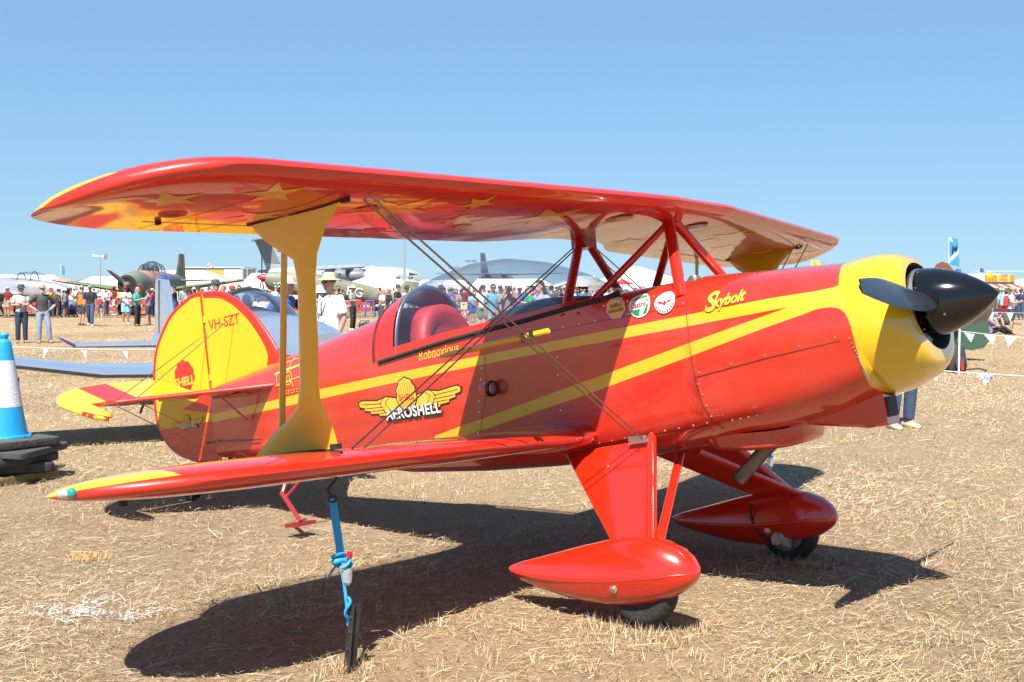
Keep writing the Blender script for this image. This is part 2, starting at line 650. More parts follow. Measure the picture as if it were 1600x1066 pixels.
#        x     ztop  zrail  zlow  zbot   w     wl
STN = [(-3.93, 1.50, 1.36, 1.10, 0.985, 0.045, 0.040),
       (-3.40, 1.575, 1.40, 1.06, 0.925, 0.155, 0.140),
       (-2.80, 1.664, 1.425, 1.00, 0.86, 0.25, 0.225),
       (-2.20, 1.757, 1.45, 0.96, 0.79, 0.325, 0.300),
       (-1.95, 1.80, 1.466, 0.945, 0.755, 0.352, 0.33),
       (-1.40, 1.72, 1.522, 0.94, 0.728, 0.38, 0.355),
       (-0.90, 1.66, 1.555, 0.95, 0.722, 0.385, 0.365),
       (-0.36, 1.640, 1.600, 0.97, 0.735, 0.386, 0.37),
       (0.00, 1.652, 1.505, 1.00, 0.765, 0.39, 0.378),
       (0.178, 1.651, 1.462, 1.02, 0.785, 0.392, 0.38),
       (0.184, 1.655, 1.462, 1.02, 0.781, 0.397, 0.385),
       (0.45, 1.634, 1.42, 1.06, 0.805, 0.402, 0.39),
       (0.70, 1.616, 1.38, 1.11, 0.865, 0.405, 0.39),
       (0.924, 1.598, 1.35, 1.15, 0.945, 0.402, 0.388)]
SX = [s[0] for s in STN]


def stn(x):
    return [float(np.interp(x, SX, [s[k] for s in STN])) for k in range(1, 7)]


NT, NS, NB = 9, 6, 9


def half_section(x):
    zt, zr, zl, zb, w, wl = stn(x)
    pts = []
    n = 2.15
    for i in range(NT):
        a = math.pi / 2 * i / NT
        pts.append((w * math.sin(a) ** (2 / n), zr + (zt - zr) * math.cos(a) ** (2 / n)))
    for i in range(NS):
        t = i / NS
        pts.append((w + (wl - w) * t + 0.012 * math.sin(math.pi * t) * (w / 0.38), zr + (zl - zr) * t))
    n = 2.5
    for i in range(NB + 1):
        a = math.pi / 2 * i / NB
        pts.append((wl * math.cos(a) ** (2 / n) if i < NB else 0.0, zl - (zl - zb) * math.sin(a) ** (2 / n)))
    return pts


def shear_x(x, z):
    k = min(max((x - 0.3) / 0.624, 0), 1)
    return x + 0.25 * (1.595 - z) * k


def side_y(x, z):
    pts = half_section(x)
    ys = [p[0] for p in pts][::-1]
    zs = [p[1] for p in pts][::-1]
    return float(np.interp(z, zs, ys))


def fuselage_material():
    m = paint_bump(mat('fuselage_paint', RED, 0.26, coat=1.0), 0.05, 2.0)
    nt = m.node_tree
    b = nt.nodes['Principled BSDF']
    tc = nt.nodes.new('ShaderNodeTexCoord')
    sp = nt.nodes.new('ShaderNodeSeparateXYZ')
    nt.links.new(tc.outputs['Object'], sp.inputs[0])
    x0, x1, z0, z1 = -4.0, 1.3, 0.7, 2.2

    def mth(op, a, bb):
        n = nt.nodes.new('ShaderNodeMath')
        n.operation = op
        for i, s in enumerate((a, bb)):
            if isinstance(s, (int, float)):
                n.inputs[i].default_value = s
            else:
                nt.links.new(s, n.inputs[i])
        return n.outputs[0]

    xn = mth('MULTIPLY', mth('SUBTRACT', sp.outputs['X'], x0), 1 / (x1 - x0))
    zn = mth('MULTIPLY', mth('SUBTRACT', sp.outputs['Z'], z0), 1 / (z1 - z0))

    def curve(pts):
        n = nt.nodes.new('ShaderNodeFloatCurve')
        cm = n.mapping
        cm.use_clip = False
        c = cm.curves[0]
        q = [((px - x0) / (x1 - x0), (pz - z0) / (z1 - z0)) for px, pz in sorted(pts)]
        c.points[0].location = (0.0, q[0][1])
        c.points[-1].location = (1.0, q[-1][1])
        for p in q:
            c.points.new(*p)
        for p in c.points:
            p.handle_type = 'VECTOR'
        cm.update()
        nt.links.new(xn, n.inputs['Value'])
        return n.outputs[0]

    ut = curve([(-3.87, 1.303), (-3.30, 1.323), (-2.62, 1.355), (-1.39, 1.396), (-0.70, 1.419), (0.188, 1.446), (0.62, 1.462), (0.86, 1.462), (0.944, 1.467), (0.985, 1.485), (1.01, 1.52), (1.02, 1.70), (1.2, 2.0)])
    ub = curve([(-3.87, 1.246), (-3.31, 1.265), (-2.63, 1.292), (-1.163, 1.352), (-0.71, 1.367), (0.17, 1.388), (0.722, 1.406), (1.2, 1.41)])
    lt = curve([(-1.60, 0.975), (-1.451, 1.004), (-1.205, 1.046), (-0.744, 1.132), (-0.33, 1.208), (0.167, 1.302), (0.722, 1.4055), (1.2, 1.41)])
    lb = curve([(-1.60, 0.908), (-1.335, 0.962), (-0.513, 1.105), (0.165, 1.236), (0.607, 1.327), (0.773, 1.357), (0.86, 1.376), (0.92, 1.377), (0.965, 1.365), (1.0, 1.33), (1.015, 1.27), (1.02, 1.0), (1.2, 0.8)])
    band1 = mth('MULTIPLY', mth('LESS_THAN', zn, ut), mth('GREATER_THAN', zn, ub))
    band2 = mth('MULTIPLY', mth('LESS_THAN', zn, lt), mth('GREATER_THAN', zn, lb))
    fac = mth('MAXIMUM', band1, mth('MULTIPLY', band2, mth('GREATER_THAN', sp.outputs['X'], -1.58)))
    mx = nt.nodes.new('ShaderNodeMix')
    mx.data_type = 'RGBA'
    mx.inputs[6].default_value = (*RED, 1)
    mx.inputs[7].default_value = (*YEL, 1)
    nt.links.new(fac, mx.inputs[0])
    n1 = nt.nodes.new('ShaderNodeTexNoise')
    n1.inputs['Scale'].default_value = 2.4
    n1.inputs['Detail'].default_value = 7
    n1.inputs['Roughness'].default_value = .65
    nt.links.new(tc.outputs['Object'], n1.inputs['Vector'])
    rg = nt.nodes.new('ShaderNodeMapRange')
    rg.inputs[1].default_value, rg.inputs[2].default_value = .35, .75
    rg.inputs[3].default_value, rg.inputs[4].default_value = 0.0, .10
    nt.links.new(n1.outputs['Fac'], rg.inputs[0])
    du = nt.nodes.new('ShaderNodeMix')
    du.data_type = 'RGBA'
    du.inputs[7].default_value = (.42, .33, .24, 1)
    nt.links.new(rg.outputs[0], du.inputs[0])
    nt.links.new(mx.outputs[2], du.inputs[6])
    nt.links.new(du.outputs[2], b.inputs['Base Color'])
    rr_ = nt.nodes.new('ShaderNodeMapRange')
    rr_.inputs[1].default_value, rr_.inputs[2].default_value = .3, .7
    rr_.inputs[3].default_value, rr_.inputs[4].default_value = .02, .10
    nt.links.new(n1.outputs['Fac'], rr_.inputs[0])
    nt.links.new(rr_.outputs[0], b.inputs['Coat Roughness'])
    # stringers under the fabric of the rear fuselage
    wv = nt.nodes.new('ShaderNodeTexWave')
    wv.bands_direction = 'Z'
    wv.inputs['Scale'].default_value = 2.6
    nt.links.new(tc.outputs['Object'], wv.inputs['Vector'])
    msk = mth('LESS_THAN', sp.outputs['X'], -1.2)
    hgt = mth('MULTIPLY', wv.outputs['Fac'], msk)
    bp2 = nt.nodes.new('ShaderNodeBump')
    bp2.inputs['Strength'].default_value = .10
    bp2.inputs['Distance'].default_value = .02
    nt.links.new(hgt, bp2.inputs['Height'])
    for l in list(b.inputs['Normal'].links) + list(b.inputs['Coat Normal'].links):
        src = l.from_socket
        nt.links.remove(l)
    nt.links.new(src, bp2.inputs['Normal'])
    nt.links.new(bp2.outputs['Normal'], b.inputs['Normal'])
    nt.links.new(bp2.outputs['Normal'], b.inputs['Coat Normal'])
    return m


m_fus = fuselage_material()


def build_fuselage():
    xs = sorted(set([round(v, 3) for v in np.arange(-3.93, 0.93, 0.09)] + [s[0] for s in STN]))
    half = [half_section(x) for x in xs]
    n = len(half[0])
    verts, faces = [], []
    ring = 2 * n - 2
    for x, h in zip(xs, half):
        full = [(-y, z) for y, z in h] + [(y, z) for y, z in h[-2:0:-1]]
        verts += [(shear_x(x, z), y, z) for y, z in full]
    for i in range(len(xs) - 1):
        xm = (xs[i] + xs[i + 1]) / 2
        for j in range(ring):
            k = (j + 1) % ring
            top = j < NT or j >= ring - NT
            if top and -1.945 < xm < -0.37:
                continue
            faces.append((i * ring + j, i * ring + k, (i + 1) * ring + k, (i + 1) * ring + j))
    faces.append(tuple(range(ring)))
    faces.append(tuple((len(xs) - 1) * ring + j for j in range(ring)))
    b = MB().add(verts, faces)
    return b.build('fuselage', m_fus, PLANE, 40)


FUS = build_fuselage()

# nose bowl
def build_cowl():
    rings = []
    n = 48
    for t in [0, .1, .2, .32, .44, .56, .66, .75, .83, .9, .95, .985, 1.0]:
        s = 0.70 + 0.30 * math.sqrt(max(0.0, 1 - t ** 2.2))
        zc = 1.270 + 0.050 * t
        hh, hw = 0.329 * s, 0.405 * (0.74 + 0.26 * (s - 0.70) / 0.30)
        ring = []
        for k in range(n):
            a = 2 * math.pi * k / n
            e = 2 / 2.35
            y = hw * math.copysign(abs(math.cos(a)) ** e, math.cos(a))
            z = zc + hh * math.copysign(abs(math.sin(a)) ** e, math.sin(a))
            ring.append((0.922 + 0.275 * t + (0.25 - 0.07 * t) * (1.595 - z), y, z))
        rings.append(ring)
    for t, hy, hz in ((1.02, .275, .213), (0.97, .262, .203), (0.72, .26, .20), (0.45, .26, .20)):
        ring = []
        for k in range(n):
            a = 2 * math.pi * k / n
            z = 1.335 + hz * math.sin(a)
            ring.append((0.922 + 0.275 * t + 0.18 * (1.595 - z), hy * math.cos(a), z))
        rings.append(ring)
    b = MB()
    nb = len(rings)
    b.loft(rings[:14], True, False, False, 0)
    b.loft(rings[13:], True, False, True, 1)
    c = b.build('cowling', [m_yel, m_dark], PLANE, 40)
    return c


COWL = build_cowl()

# engine seen inside the opening
e = MB()
for s in (-1, 1):
    for k in range(9):
        e.box((1.155 + 0.0, s * (0.12 + 0.012 * k), 1.235), (0.10, 0.005, 0.13), mi=0)
    e.box((1.14, s * 0.18, 1.235), (0.08, 0.16, 0.10), mi=0)
e.lathe([(0, .06), (.10, .06), (.10, .04), (.16, .04)], (1.06, 0, 1.345), (1, 0, 0), 20, 0)
e.box((1.215, -.085, 1.175), (.05, .12, .05))
e.box((1.22, -.17, 1.215), (.03, .05, .06))
for k in range(7):
    e.box((1.245, -.135 + .017 * k, 1.175), (.014, .005, .06))
e.tube([(1.17, -.19, 1.26), (1.20, -.16, 1.20), (1.20, -.06, 1.155), (1.20, .06, 1.155)], .010, 8)
e.build('engine', [mat('engine_bright', (.50, .50, .49), .4, metal=.7, var=.3, vscale=25)], PLANE, 30)
MB().box((1.19, .02, 1.15), (.05, .06, .02)).build('ignition_lead', m_yel, PLANE, 0)
MB().lathe([(0, .022), (.05, .022)], (1.17, -.165, 1.235), (1, 0, 0), 14).build('oil_fitting', m_dark, PLANE)
MB().lathe([(0, .15), (.02, .168), (.035, .168), (.04, .12)], (1.185, 0, 1.345), (1, 0, 0), 64).build('starter_ring', m_dark, PLANE, 20)

# spinner and propeller
SPX, SPZ = 1.225, 1.346
prof = [(0.0, .155), (0.004, .166)] + [(0.344 * t, .168 * (1 - t ** 1.9) ** 0.80) for t in (.04, .1, .18, .28, .4, .52, .64, .74, .83, .9, .95, .98)] + [(0.344, .004)]
SPIN = MB().lathe(prof, (SPX, 0, SPZ), (1, 0, 0), 48).build('spinner', m_black, PLANE, 50)
MB().lathe([(-.012, .150), (-.012, .169), (.004, .1695), (.004, .15)], (SPX, 0, SPZ), (1, 0, 0), 48).build('backplate', mat('bare_plate', (.62, .62, .62), .35, metal=.9), SPIN, 30)
sc = MB()
for k in range(10):
    a = 2 * math.pi * (k + .3) / 10
    for dx, r in ((.02, .166),):
        sc.ball((SPX + dx, r * math.cos(a), SPZ + r * math.sin(a)), .006, 6, 4)
for a in (1.9, 3.6, 5.2):
    sc.ball((SPX + .13, .151 * math.cos(a), SPZ + .151 * math.sin(a)), .006, 6, 4)
tag(sc.build('screws', m_steel, SPIN), kind='stuff')


def blade(sign):
    rings = []
    n = 16
    for t in [0.0, .06, .12, .2, .3, .42, .55, .68, .8, .9, .96, 1.0]:
        r = 0.10 + 0.90 * t
        ch = np.interp(t, [0, .1, .3, .5, .75, .93, 1], [.12, .155, .185, .172, .13, .085, .068])
        tk = np.interp(t, [0, .1, .3, 1], [.060, .042, .024, .009])
        tw = math.radians(np.interp(t, [0, .1, .3, .6, 1], [52, 48, 38, 26, 18]))
        ring = []
        for k in range(n):
            a = 2 * math.pi * k / n
            c, th = math.cos(a) * ch / 2, math.sin(a) * tk / 2
            if t == 1.0:
                r2 = r - (0.06 if c < 0 else 0) * abs(c) / (ch / 2)
            else:
                r2 = r
            # c along the chord, th normal to it, in the x / z plane
            dx = c * math.sin(tw) + th * math.cos(tw)
            dz = -c * math.cos(tw) + th * math.sin(tw)
            ring.append(Vector((SPX + .055 + dx, sign * -r2, SPZ + sign * dz)))
        rings.append(ring)
    b = MB().loft(rings)
    o = b.build('propeller_blade', m_blade, PLANE, 50)
    rot = Matrix.Translation((SPX, 0, SPZ)) @ Matrix.Rotation(math.radians(-3.5), 4, 'X') @ Matrix.Translation((-SPX, 0, -SPZ))
    o.data.transform(rot)
    bo = MB().lathe([(0, .075), (.07, .062)], (SPX + .055, -sign * .09, SPZ), (0, -sign, 0.06), 20).build('blade_root', m_black, o, 40)
    return o


blade(1)
blade(-1)

# chin scoop and belly fairing
b = MB()
rings = []
for x, y, zt, zb in ((.58, .05, .87, .84), (.70, .08, .90, .825), (.93, .088, .97, .795), (1.03, .088, 1.04, .80)):
    rings.append([(x + .04 * (1 - (z - zb) / (zt - zb)) - .02 + (0.03 if x > 1 and z > .9 else 0), yy - .11, z) for yy, z in
                  ((-y, zb + .015), (-y + .02, zb), (y - .02, zb), (y, zb + .015), (y, zt), (-y, zt))])
b.loft(rings, True, True, True)
SCOOP = b.build('chin_scoop', m_red, PLANE, 30)
g = MB()
g.box((1.047, -.11, .885), (.012, .135, .095))
grille = g.build('scoop_opening', m_dark, SCOOP, 0)
for k in range(7):
    MB().box((1.055, -.11, .848 + k * .0125), (.004, .13, .0025)).build('grille_slat', m_rubber, SCOOP, 0)
rings = []
for x, y, zb in ((.08, .18, .80), (.12, .22, .768), (.20, .245, .747), (.35, .25, .736), (.47, .238, .735), (.54, .215, .738), (.585, .18, .748), (.61, .13, .77)):
    rings.append([(x, yy, z) for yy, z in ((-y, zb + .09), (-y, zb + .02), (-y + .03, zb), (y - .03, zb), (y, zb + .02), (y, zb + .09))])
MB().loft(rings).build('belly_fairing', m_red, PLANE, 50)
EX = MB().tube([(.46, -.06, .80), (.36, -.06, .725), (.19, -.06, .585)], .037, 16, cap=False)
EX.build('exhaust_pipe', m_exh, PLANE, 40)
MB().tube([(.25, -.06, .634), (.185, -.06, .581)], .034, 16, cap=False).build('exhaust_pipe_bore', m_dark, PLANE, 40)


# ---- wings
def foil(n=15, tc=0.12, camber=0.012):
    up, lo = [], []
    for i in range(n + 1):
        x = 0.5 * (1 - math.cos(math.pi * i / n))
        yt = 5 * tc * (0.2969 * math.sqrt(x) - 0.126 * x - 0.3516 * x ** 2 + 0.2843 * x ** 3 - 0.1015 * x ** 4) + 0.0012
        yc = camber * 4 * x * (1 - x)
        up.append((x, yc + yt))
        lo.append((x, yc - yt))
    return up, lo


def wing(name, ys, LE, TE, Z, tip0, tip1, parent, mats, yel_from, tc=0.12, back=0.62, drop=-0.045, inc=0.0):
    up, lo = foil(15, tc)
    rings, keep = [], []
    for y in ys:
        ay = abs(y)
        le, te = LE(ay), TE(ay)
        s = min(max((ay - tip0) / (tip1 - tip0), 0), 1)
        k = math.sqrt(max(1 - s ** 2.2, 0.0))
        xo = le - (le - te) * back
        le2 = xo + (le - xo) * max(k, .02)
        te2 = xo + (te - xo) * max(max(1 - s ** 1.8, 0) ** .58, .02)
        c = le2 - te2
        cz = (le - te) * max(k, 0.0) ** .7 + .012
        zz = Z(ay) + drop * s ** 3
        ring = [(le2 - c * px, y, zz + cz * pz - inc * (le - le2 + c * px) / (le - te)) for px, pz in up]
        ring += [(le2 - c * px, y, zz + cz * pz - inc * (le - le2 + c * px) / (le - te)) for px, pz in lo[-1:0:-1]]
        rings.append(ring)
    b = MB()
    n = len(rings[0])
    nu = len(up) - 1
    vs = [p for r in rings for p in r]
    for mi in (0, 1):
        fs = []
        for i in range(len(rings) - 1):
            outer = min(abs(ys[i]), abs(ys[i + 1])) >= yel_from - 1e-6
            for j in range(n):
                y_ = 1 if (outer and j < nu and j >= (3 if tip1 > 3.25 else 2)) else 0
                if y_ == mi:
                    k = (j + 1) % n
                    fs.append((i * n + j, i * n + k, (i + 1) * n + k, (i + 1) * n + j))
        o = len(b.v)
        if mi == 0:
            b.v += vs
            fs += [tuple(range(n)), tuple((len(rings) - 1) * n + j for j in range(n))]
        for f in fs:
            b.f.append(f)
            b.m.append(mi)
    return b.build(name, mats, parent, 50)


def span(a, b, tip0, tip1, extra=()):
    s = [tip0 + (tip1 - tip0) * math.sin(math.pi / 2 * t) for t in np.linspace(0, 1, 13)]
    inner = list(np.linspace(a, tip0, 30))[:-1]
    return sorted(set([round(v, 4) for v in inner + s + list(extra)]))


def up_LE(y):
    return 0.185 - 0.131 * max(y - 0.3, 0) - 0.131 * 0.5 * 0


def up_TE(y):
    te = up_LE(y) - 1.00
    if y < 0.75:
        t = min(max((y - 0.16) / 0.55, 0), 1)
        t = t * t * (3 - 2 * t)
        te = (-0.645) * (1 - t) + te * t
    return te


def up_Z(y):
    return 2.035 + 0.003 * y


UT0, UT1 = 2.75, 3.275
hs = span(0.0, 0, UT0, UT1, (0.3, 3.17))
uys = sorted([-v for v in hs if v > 0] + hs)
UPW = wing('upper_wing', uys, up_LE, up_TE, up_Z, UT0, UT1, PLANE, [m_redfab, m_yelfab], 3.17, back=0.56, inc=0.04)


def lo_LE(y):
    return -0.475


def lo_TE(y):
    return -1.475


def lo_Z(y):
    return 0.892 + 0.027 * (y - 0.42)


LT0, LT1 = 2.45, 3.195
LOW = []
for s in (-1, 1):
    h = span(0.30, 0, LT0, LT1, (2.92,))
    ys = sorted([s * v for v in h])
    LOW.append(wing('lower_wing', ys, lo_LE, lo_TE, lo_Z, LT0, LT1, PLANE, [m_redfab, m_yelfab], 2.92, back=0.52, drop=0.0))
    # root fairing
    up, lo = foil(15, .15)
    rings = []
    for y, g in ((.33, 1.07), (.385, 1.06), (.43, 1.045), (.45, 1.005)):
        c = 1.0 * g
        rings.append([(-.475 + (c - 1) * .5 - c * px, s * y, .892 + c * pz) for px, pz in up] + [(-.475 + (c - 1) * .5 - c * px, s * y, .892 + c * pz) for px, pz in lo[-1:0:-1]])
    MB().loft(rings).build('wing_root_fairing', m_red, PLANE, 40)


def surf_z(y, x, LE, TE, Z, lower=True, tc=0.12):
    le, te = LE(abs(y)), TE(abs(y))
    c = le - te
    t = min(max((le - x) / c, 0), 1)
    yt = 5 * tc * (0.2969 * math.sqrt(t) - 0.126 * t - 0.3516 * t ** 2 + 0.2843 * t ** 3 - 0.1015 * t ** 4) + 0.0012
    yc = 0.012 * 4 * t * (1 - t)
    return Z(abs(y)) + c * (yc - yt if lower else yc + yt) - (0.04 * t if LE is up_LE else 0)


# fabric tapes over the ribs, underside of the upper wing, and aileron gap
tp = MB()
for k in range(1, 10):
    for s in (-1, 1):
        y = s * (0.22 + 0.27 * k)
        pts = []
        for t in np.linspace(.10, .95, 14):
            x = up_LE(abs(y)) - t * (up_LE(abs(y)) - up_TE(abs(y)))
            pts.append((x, surf_z(y, x, up_LE, up_TE, up_Z) - .0016))
        vs = [(x, y - .0035, z) for x, z in pts] + [(x, y + .0035, z) for x, z in pts]
        n = len(pts)
        tp.add(vs, [(i, i + 1, n + i + 1, n + i) for i in range(n - 1)])
tag(tp.build('rib_tapes', m_tape, UPW, 0), kind='stuff')
for s in (-1, 1):
    gp = MB()
    for y0, y1 in ((1.05, 2.75),):
        vs = []
        for y in np.linspace(y0, y1, 20):
            x = up_LE(y) - .78
            for dx in (-.005, .005):
                vs.append((x + dx, s * y, surf_z(y, x + dx, up_LE, up_TE, up_Z) - .0016))
        gp.add(vs, [(2 * i, 2 * i + 1, 2 * i + 3, 2 * i + 2) for i in range(19)])
    gp.build('aileron_gap', m_seam, UPW, 0)

# stars under the upper wing
m_star = mat('star_yellow', (0.72, 0.36, 0.012), 0.40, coat=.8, coatrough=.05)
for (x, y, r, a) in ((-.50, -2.93, .135, .4), (-.64, -2.40, .14, .1), (-.33, -1.93, .22, .2), (-.38, -1.42, .13, .5), (-.18, -.99, .20, .3),
                     (-.12, -1.60, .10, .1), (-.30, -2.62, .13, .7), (-.53, .376, .13, .3), (-.155, .95, .20, .9), (-.46, 2.12, .16, .6), (-.42, 1.45, .13, .4),
                     (-.4, 2.75, .12, .2)):
    pts = []
    for k in range(10):
        q = a + math.pi * k / 5
        rr = r if k % 2 == 0 else r * .40
        pts.append((x + rr * math.cos(q), y + rr * math.sin(q)))
    bm = bmesh.new()
    bv = [bm.verts.new((px, py, 0)) for px, py in [(x, y)] + pts]
    for k in range(10):
        bm.faces.new([bv[0], bv[1 + k], bv[1 + (k + 1) % 10]])
    for _ in range(4):
        le_ = [e_ for e_ in bm.edges if e_.calc_length() > .03]
        if not le_:
            break
        bmesh.ops.subdivide_edges(bm, edges=le_, cuts=1)
        bmesh.ops.triangulate(bm, faces=bm.faces)
    bm.verts.index_update()
    vs = [(v.co.x, v.co.y, surf_z(v.co.y, v.co.x, up_LE, up_TE, up_Z) - .0022) for v in bm.verts]
    fs = [tuple(v.index for v in f.verts) for f in bm.faces]
    bm.free()
    MB().add(vs, fs).build('painted_star', m_star, UPW, 60)

# inspection rings, cabane cut-outs
for x, y, r in ((-.07, -.50, .075), (-.05, .30, .075)):
    z = surf_z(y, x, up_LE, up_TE, up_Z)
    MB().lathe([(0, r), (.006, r), (.006, r * .92), (0, r * .9)], (x, y, z - .006), (0, 0, 1), 24).build('inspection_ring', m_darkred, UPW, 30)
    MB().lathe([(0, r * .9), (.002, r * .9)], (x, y, z - .004), (0, 0, 1), 24).build('inspection_cover', mat('clear_cover', (.55, .52, .45), .1, coat=1), UPW, 30)
for x, y in ((-.72, -2.75), (-.74, -1.6), (-.5, -1.25), (-.35, -2.05)):
    z = surf_z(y, x, up_LE, up_TE, up_Z)
    MB().lathe([(0, .055), (.005, .055), (.005, .047), (0, .047)], (x, y, z - .005), (0, 0, 1), 24).build('inspection_ring', m_redfab, UPW, 30)
MB().box((-.88, -2.70, 1.985), (.022, .015, .024)).build('hinge_bracket', m_dark, UPW, 0)


# ---- interplane struts
def istrut(s):
    front = [(-.231, 2.00), (-.30, 1.965), (-.40, 1.885), (-.463, 1.80), (-.499, 1.715), (-.54, 1.56), (-.575, 1.408), (-.612, 1.28), (-.622, 1.215), (-.605, 1.16), (-.585, 1.11), (-.575, 1.01)]
    rear = [(-.815, 1.99), (-.74, 1.90), (-.665, 1.845), (-.605, 1.80), (-.606, 1.715), (-.645, 1.56), (-.69, 1.408), (-.725, 1.28), (-.765, 1.20), (-.84, 1.15), (-.93, 1.11), (-1.09, 1.01)]
    rings = []
    for (xf, zf), (xr, zr) in zip(front, rear):
        z = (zf + zr) / 2
        y = 2.29 - (2.0 - z) / .98 * .14
        c = xf - xr
        th = .018 if c > .3 else .028
        ring = []
        for k in range(14):
            a = 2 * math.pi * k / 14
            fx = .5 + .5 * math.cos(a)
            ring.append((xr + c * fx, s * y + th / 2 * math.sin(a) * (1.15 if c < .3 else .9), zr + (zf - zr) * fx))
        rings.append(ring)
    o = MB().loft(rings).build('interplane_strut', m_yel, PLANE, 50)
    tp_ = []
    for q in np.linspace(0, 1, 9):
        x_ = -.225 - .60 * q
        tp_.append((x_, s * 2.29, surf_z(2.29, x_, up_LE, up_TE, up_Z) - .003))
    MB().tube(tp_, .0055, 8).build('strut_top_gap_line', m_rubber, o)  # dark tube put in for the shade of the strut-to-wing gap
    MB().tube([(x_, s * 2.15, surf_z(2.15, x_, lo_LE, lo_TE, lo_Z, False) + .002) for x_ in np.linspace(-.56, -1.1, 9)], .008, 8).build('strut_foot_gap_line', m_rubber, o)  # same dark line modelled for the gap shade at the strut foot
    MB().box((-.255, s * 2.285, 1.980), (.035, .022, .025)).build('strut_bracket', m_dark, o, 0)
    MB().box((-.595, s * 2.145, 1.018), (.045, .026, .022)).build('strut_bracket', m_dark, o, 0)
    for p in ((-.245, 2.29, 1.985), (-.60, 2.15, 1.025)):
        MB().ball((p[0], s * p[1] - s * .02, p[2]), .009, 8, 6).build('strut_bolt', m_steel, o)
    MB().tube([(-.912, s * 2.0, 1.99), (-1.085, s * 2.0, 1.0)], .017, 12, flat=.7).build('aileron_slave_strut', m_yel, PLANE)


istrut(-1)
istrut(1)

# ---- cabane
for s in (-1, 1):
    for a, bq, r in (((.148, .372, 1.55), (-.036, .035, 1.985), .031), ((-.464, .384, 1.545), (-.045, .04, 1.97), .024), ((-.552, .384, 1.55), (-.607, .04, 1.985), .028)):
        a = (a[0], side_y(a[0], a[2] - .01) - .012, a[2] - .01)
        A, B = Vector((a[0], s * a[1], a[2])), Vector((bq[0], s * bq[1], bq[2]))
        o = MB().tube([A, B], r, 14, flat=.8).build('cabane_strut', m_red, PLANE)
    for x in (-.04, -.607):
        MB().box((x, s * .04, 2.0), (.05, .03, .07), mi=0, taper=1.15).build('cabane_fitting', m_darkred, PLANE, 0)
MB().box((-.607, 0, 1.975), (.10, .11, .075)).build('cabane_fitting', m_darkred, PLANE, 0)
MB().lathe([(0, .035), (.02, .035), (.022, .028), (.03, .026), (.03, 0.001)], (.03, .05, 1.648), (0, .1, 1), 20).build('fuel_cap', m_steel, PLANE)

# ---- bracing wires
def wire(name, a, bq, r=.0045, m=None):
    o = MB().tube([a, bq], r, 6, flat=1.0).build(name, m or m_wire, PLANE)
    d = (Vector(bq) - Vector(a)).normalized()
    return o


for s in (-1, 1):
    wire('flying_wire', (-.245, s * 2.19, 1.985), (-.205, s * .385, .86))
    wire('flying_wire', (-.165, s * 2.24, 1.985), (-.15, s * .39, .845))
    wire('landing_wire', (-.63, s * .07, 1.95), (-.645, s * 2.0, 1.00), .0038)
    wire('landing_wire', (-.59, s * .07, 1.955), (-.575, s * 2.0, .995), .0038)
    MB().box((-.18, s * .395, .852), (.11, .02, .035)).build('wire_fitting', m_steel, PLANE, 0)
    jx = MB()
    jx.tube([(-.79, s * 1.17, 1.383), (-.74, s * 1.17, 1.386), (-.40, s * 1.17, 1.405), (-.13, s * 1.17, 1.42), (-.122, s * 1.17, 1.42)], [.006, .014, .0155, .0155, .008], 14)
    jx.build('wire_spacer_rod', m_yel, PLANE)
    for x, z in ((-.215, 1.413), (-.262, 1.408)):
        MB().box((x, s * 1.19, z), (.018, .012, .05)).build('rod_clip', m_dark, PLANE, 0)

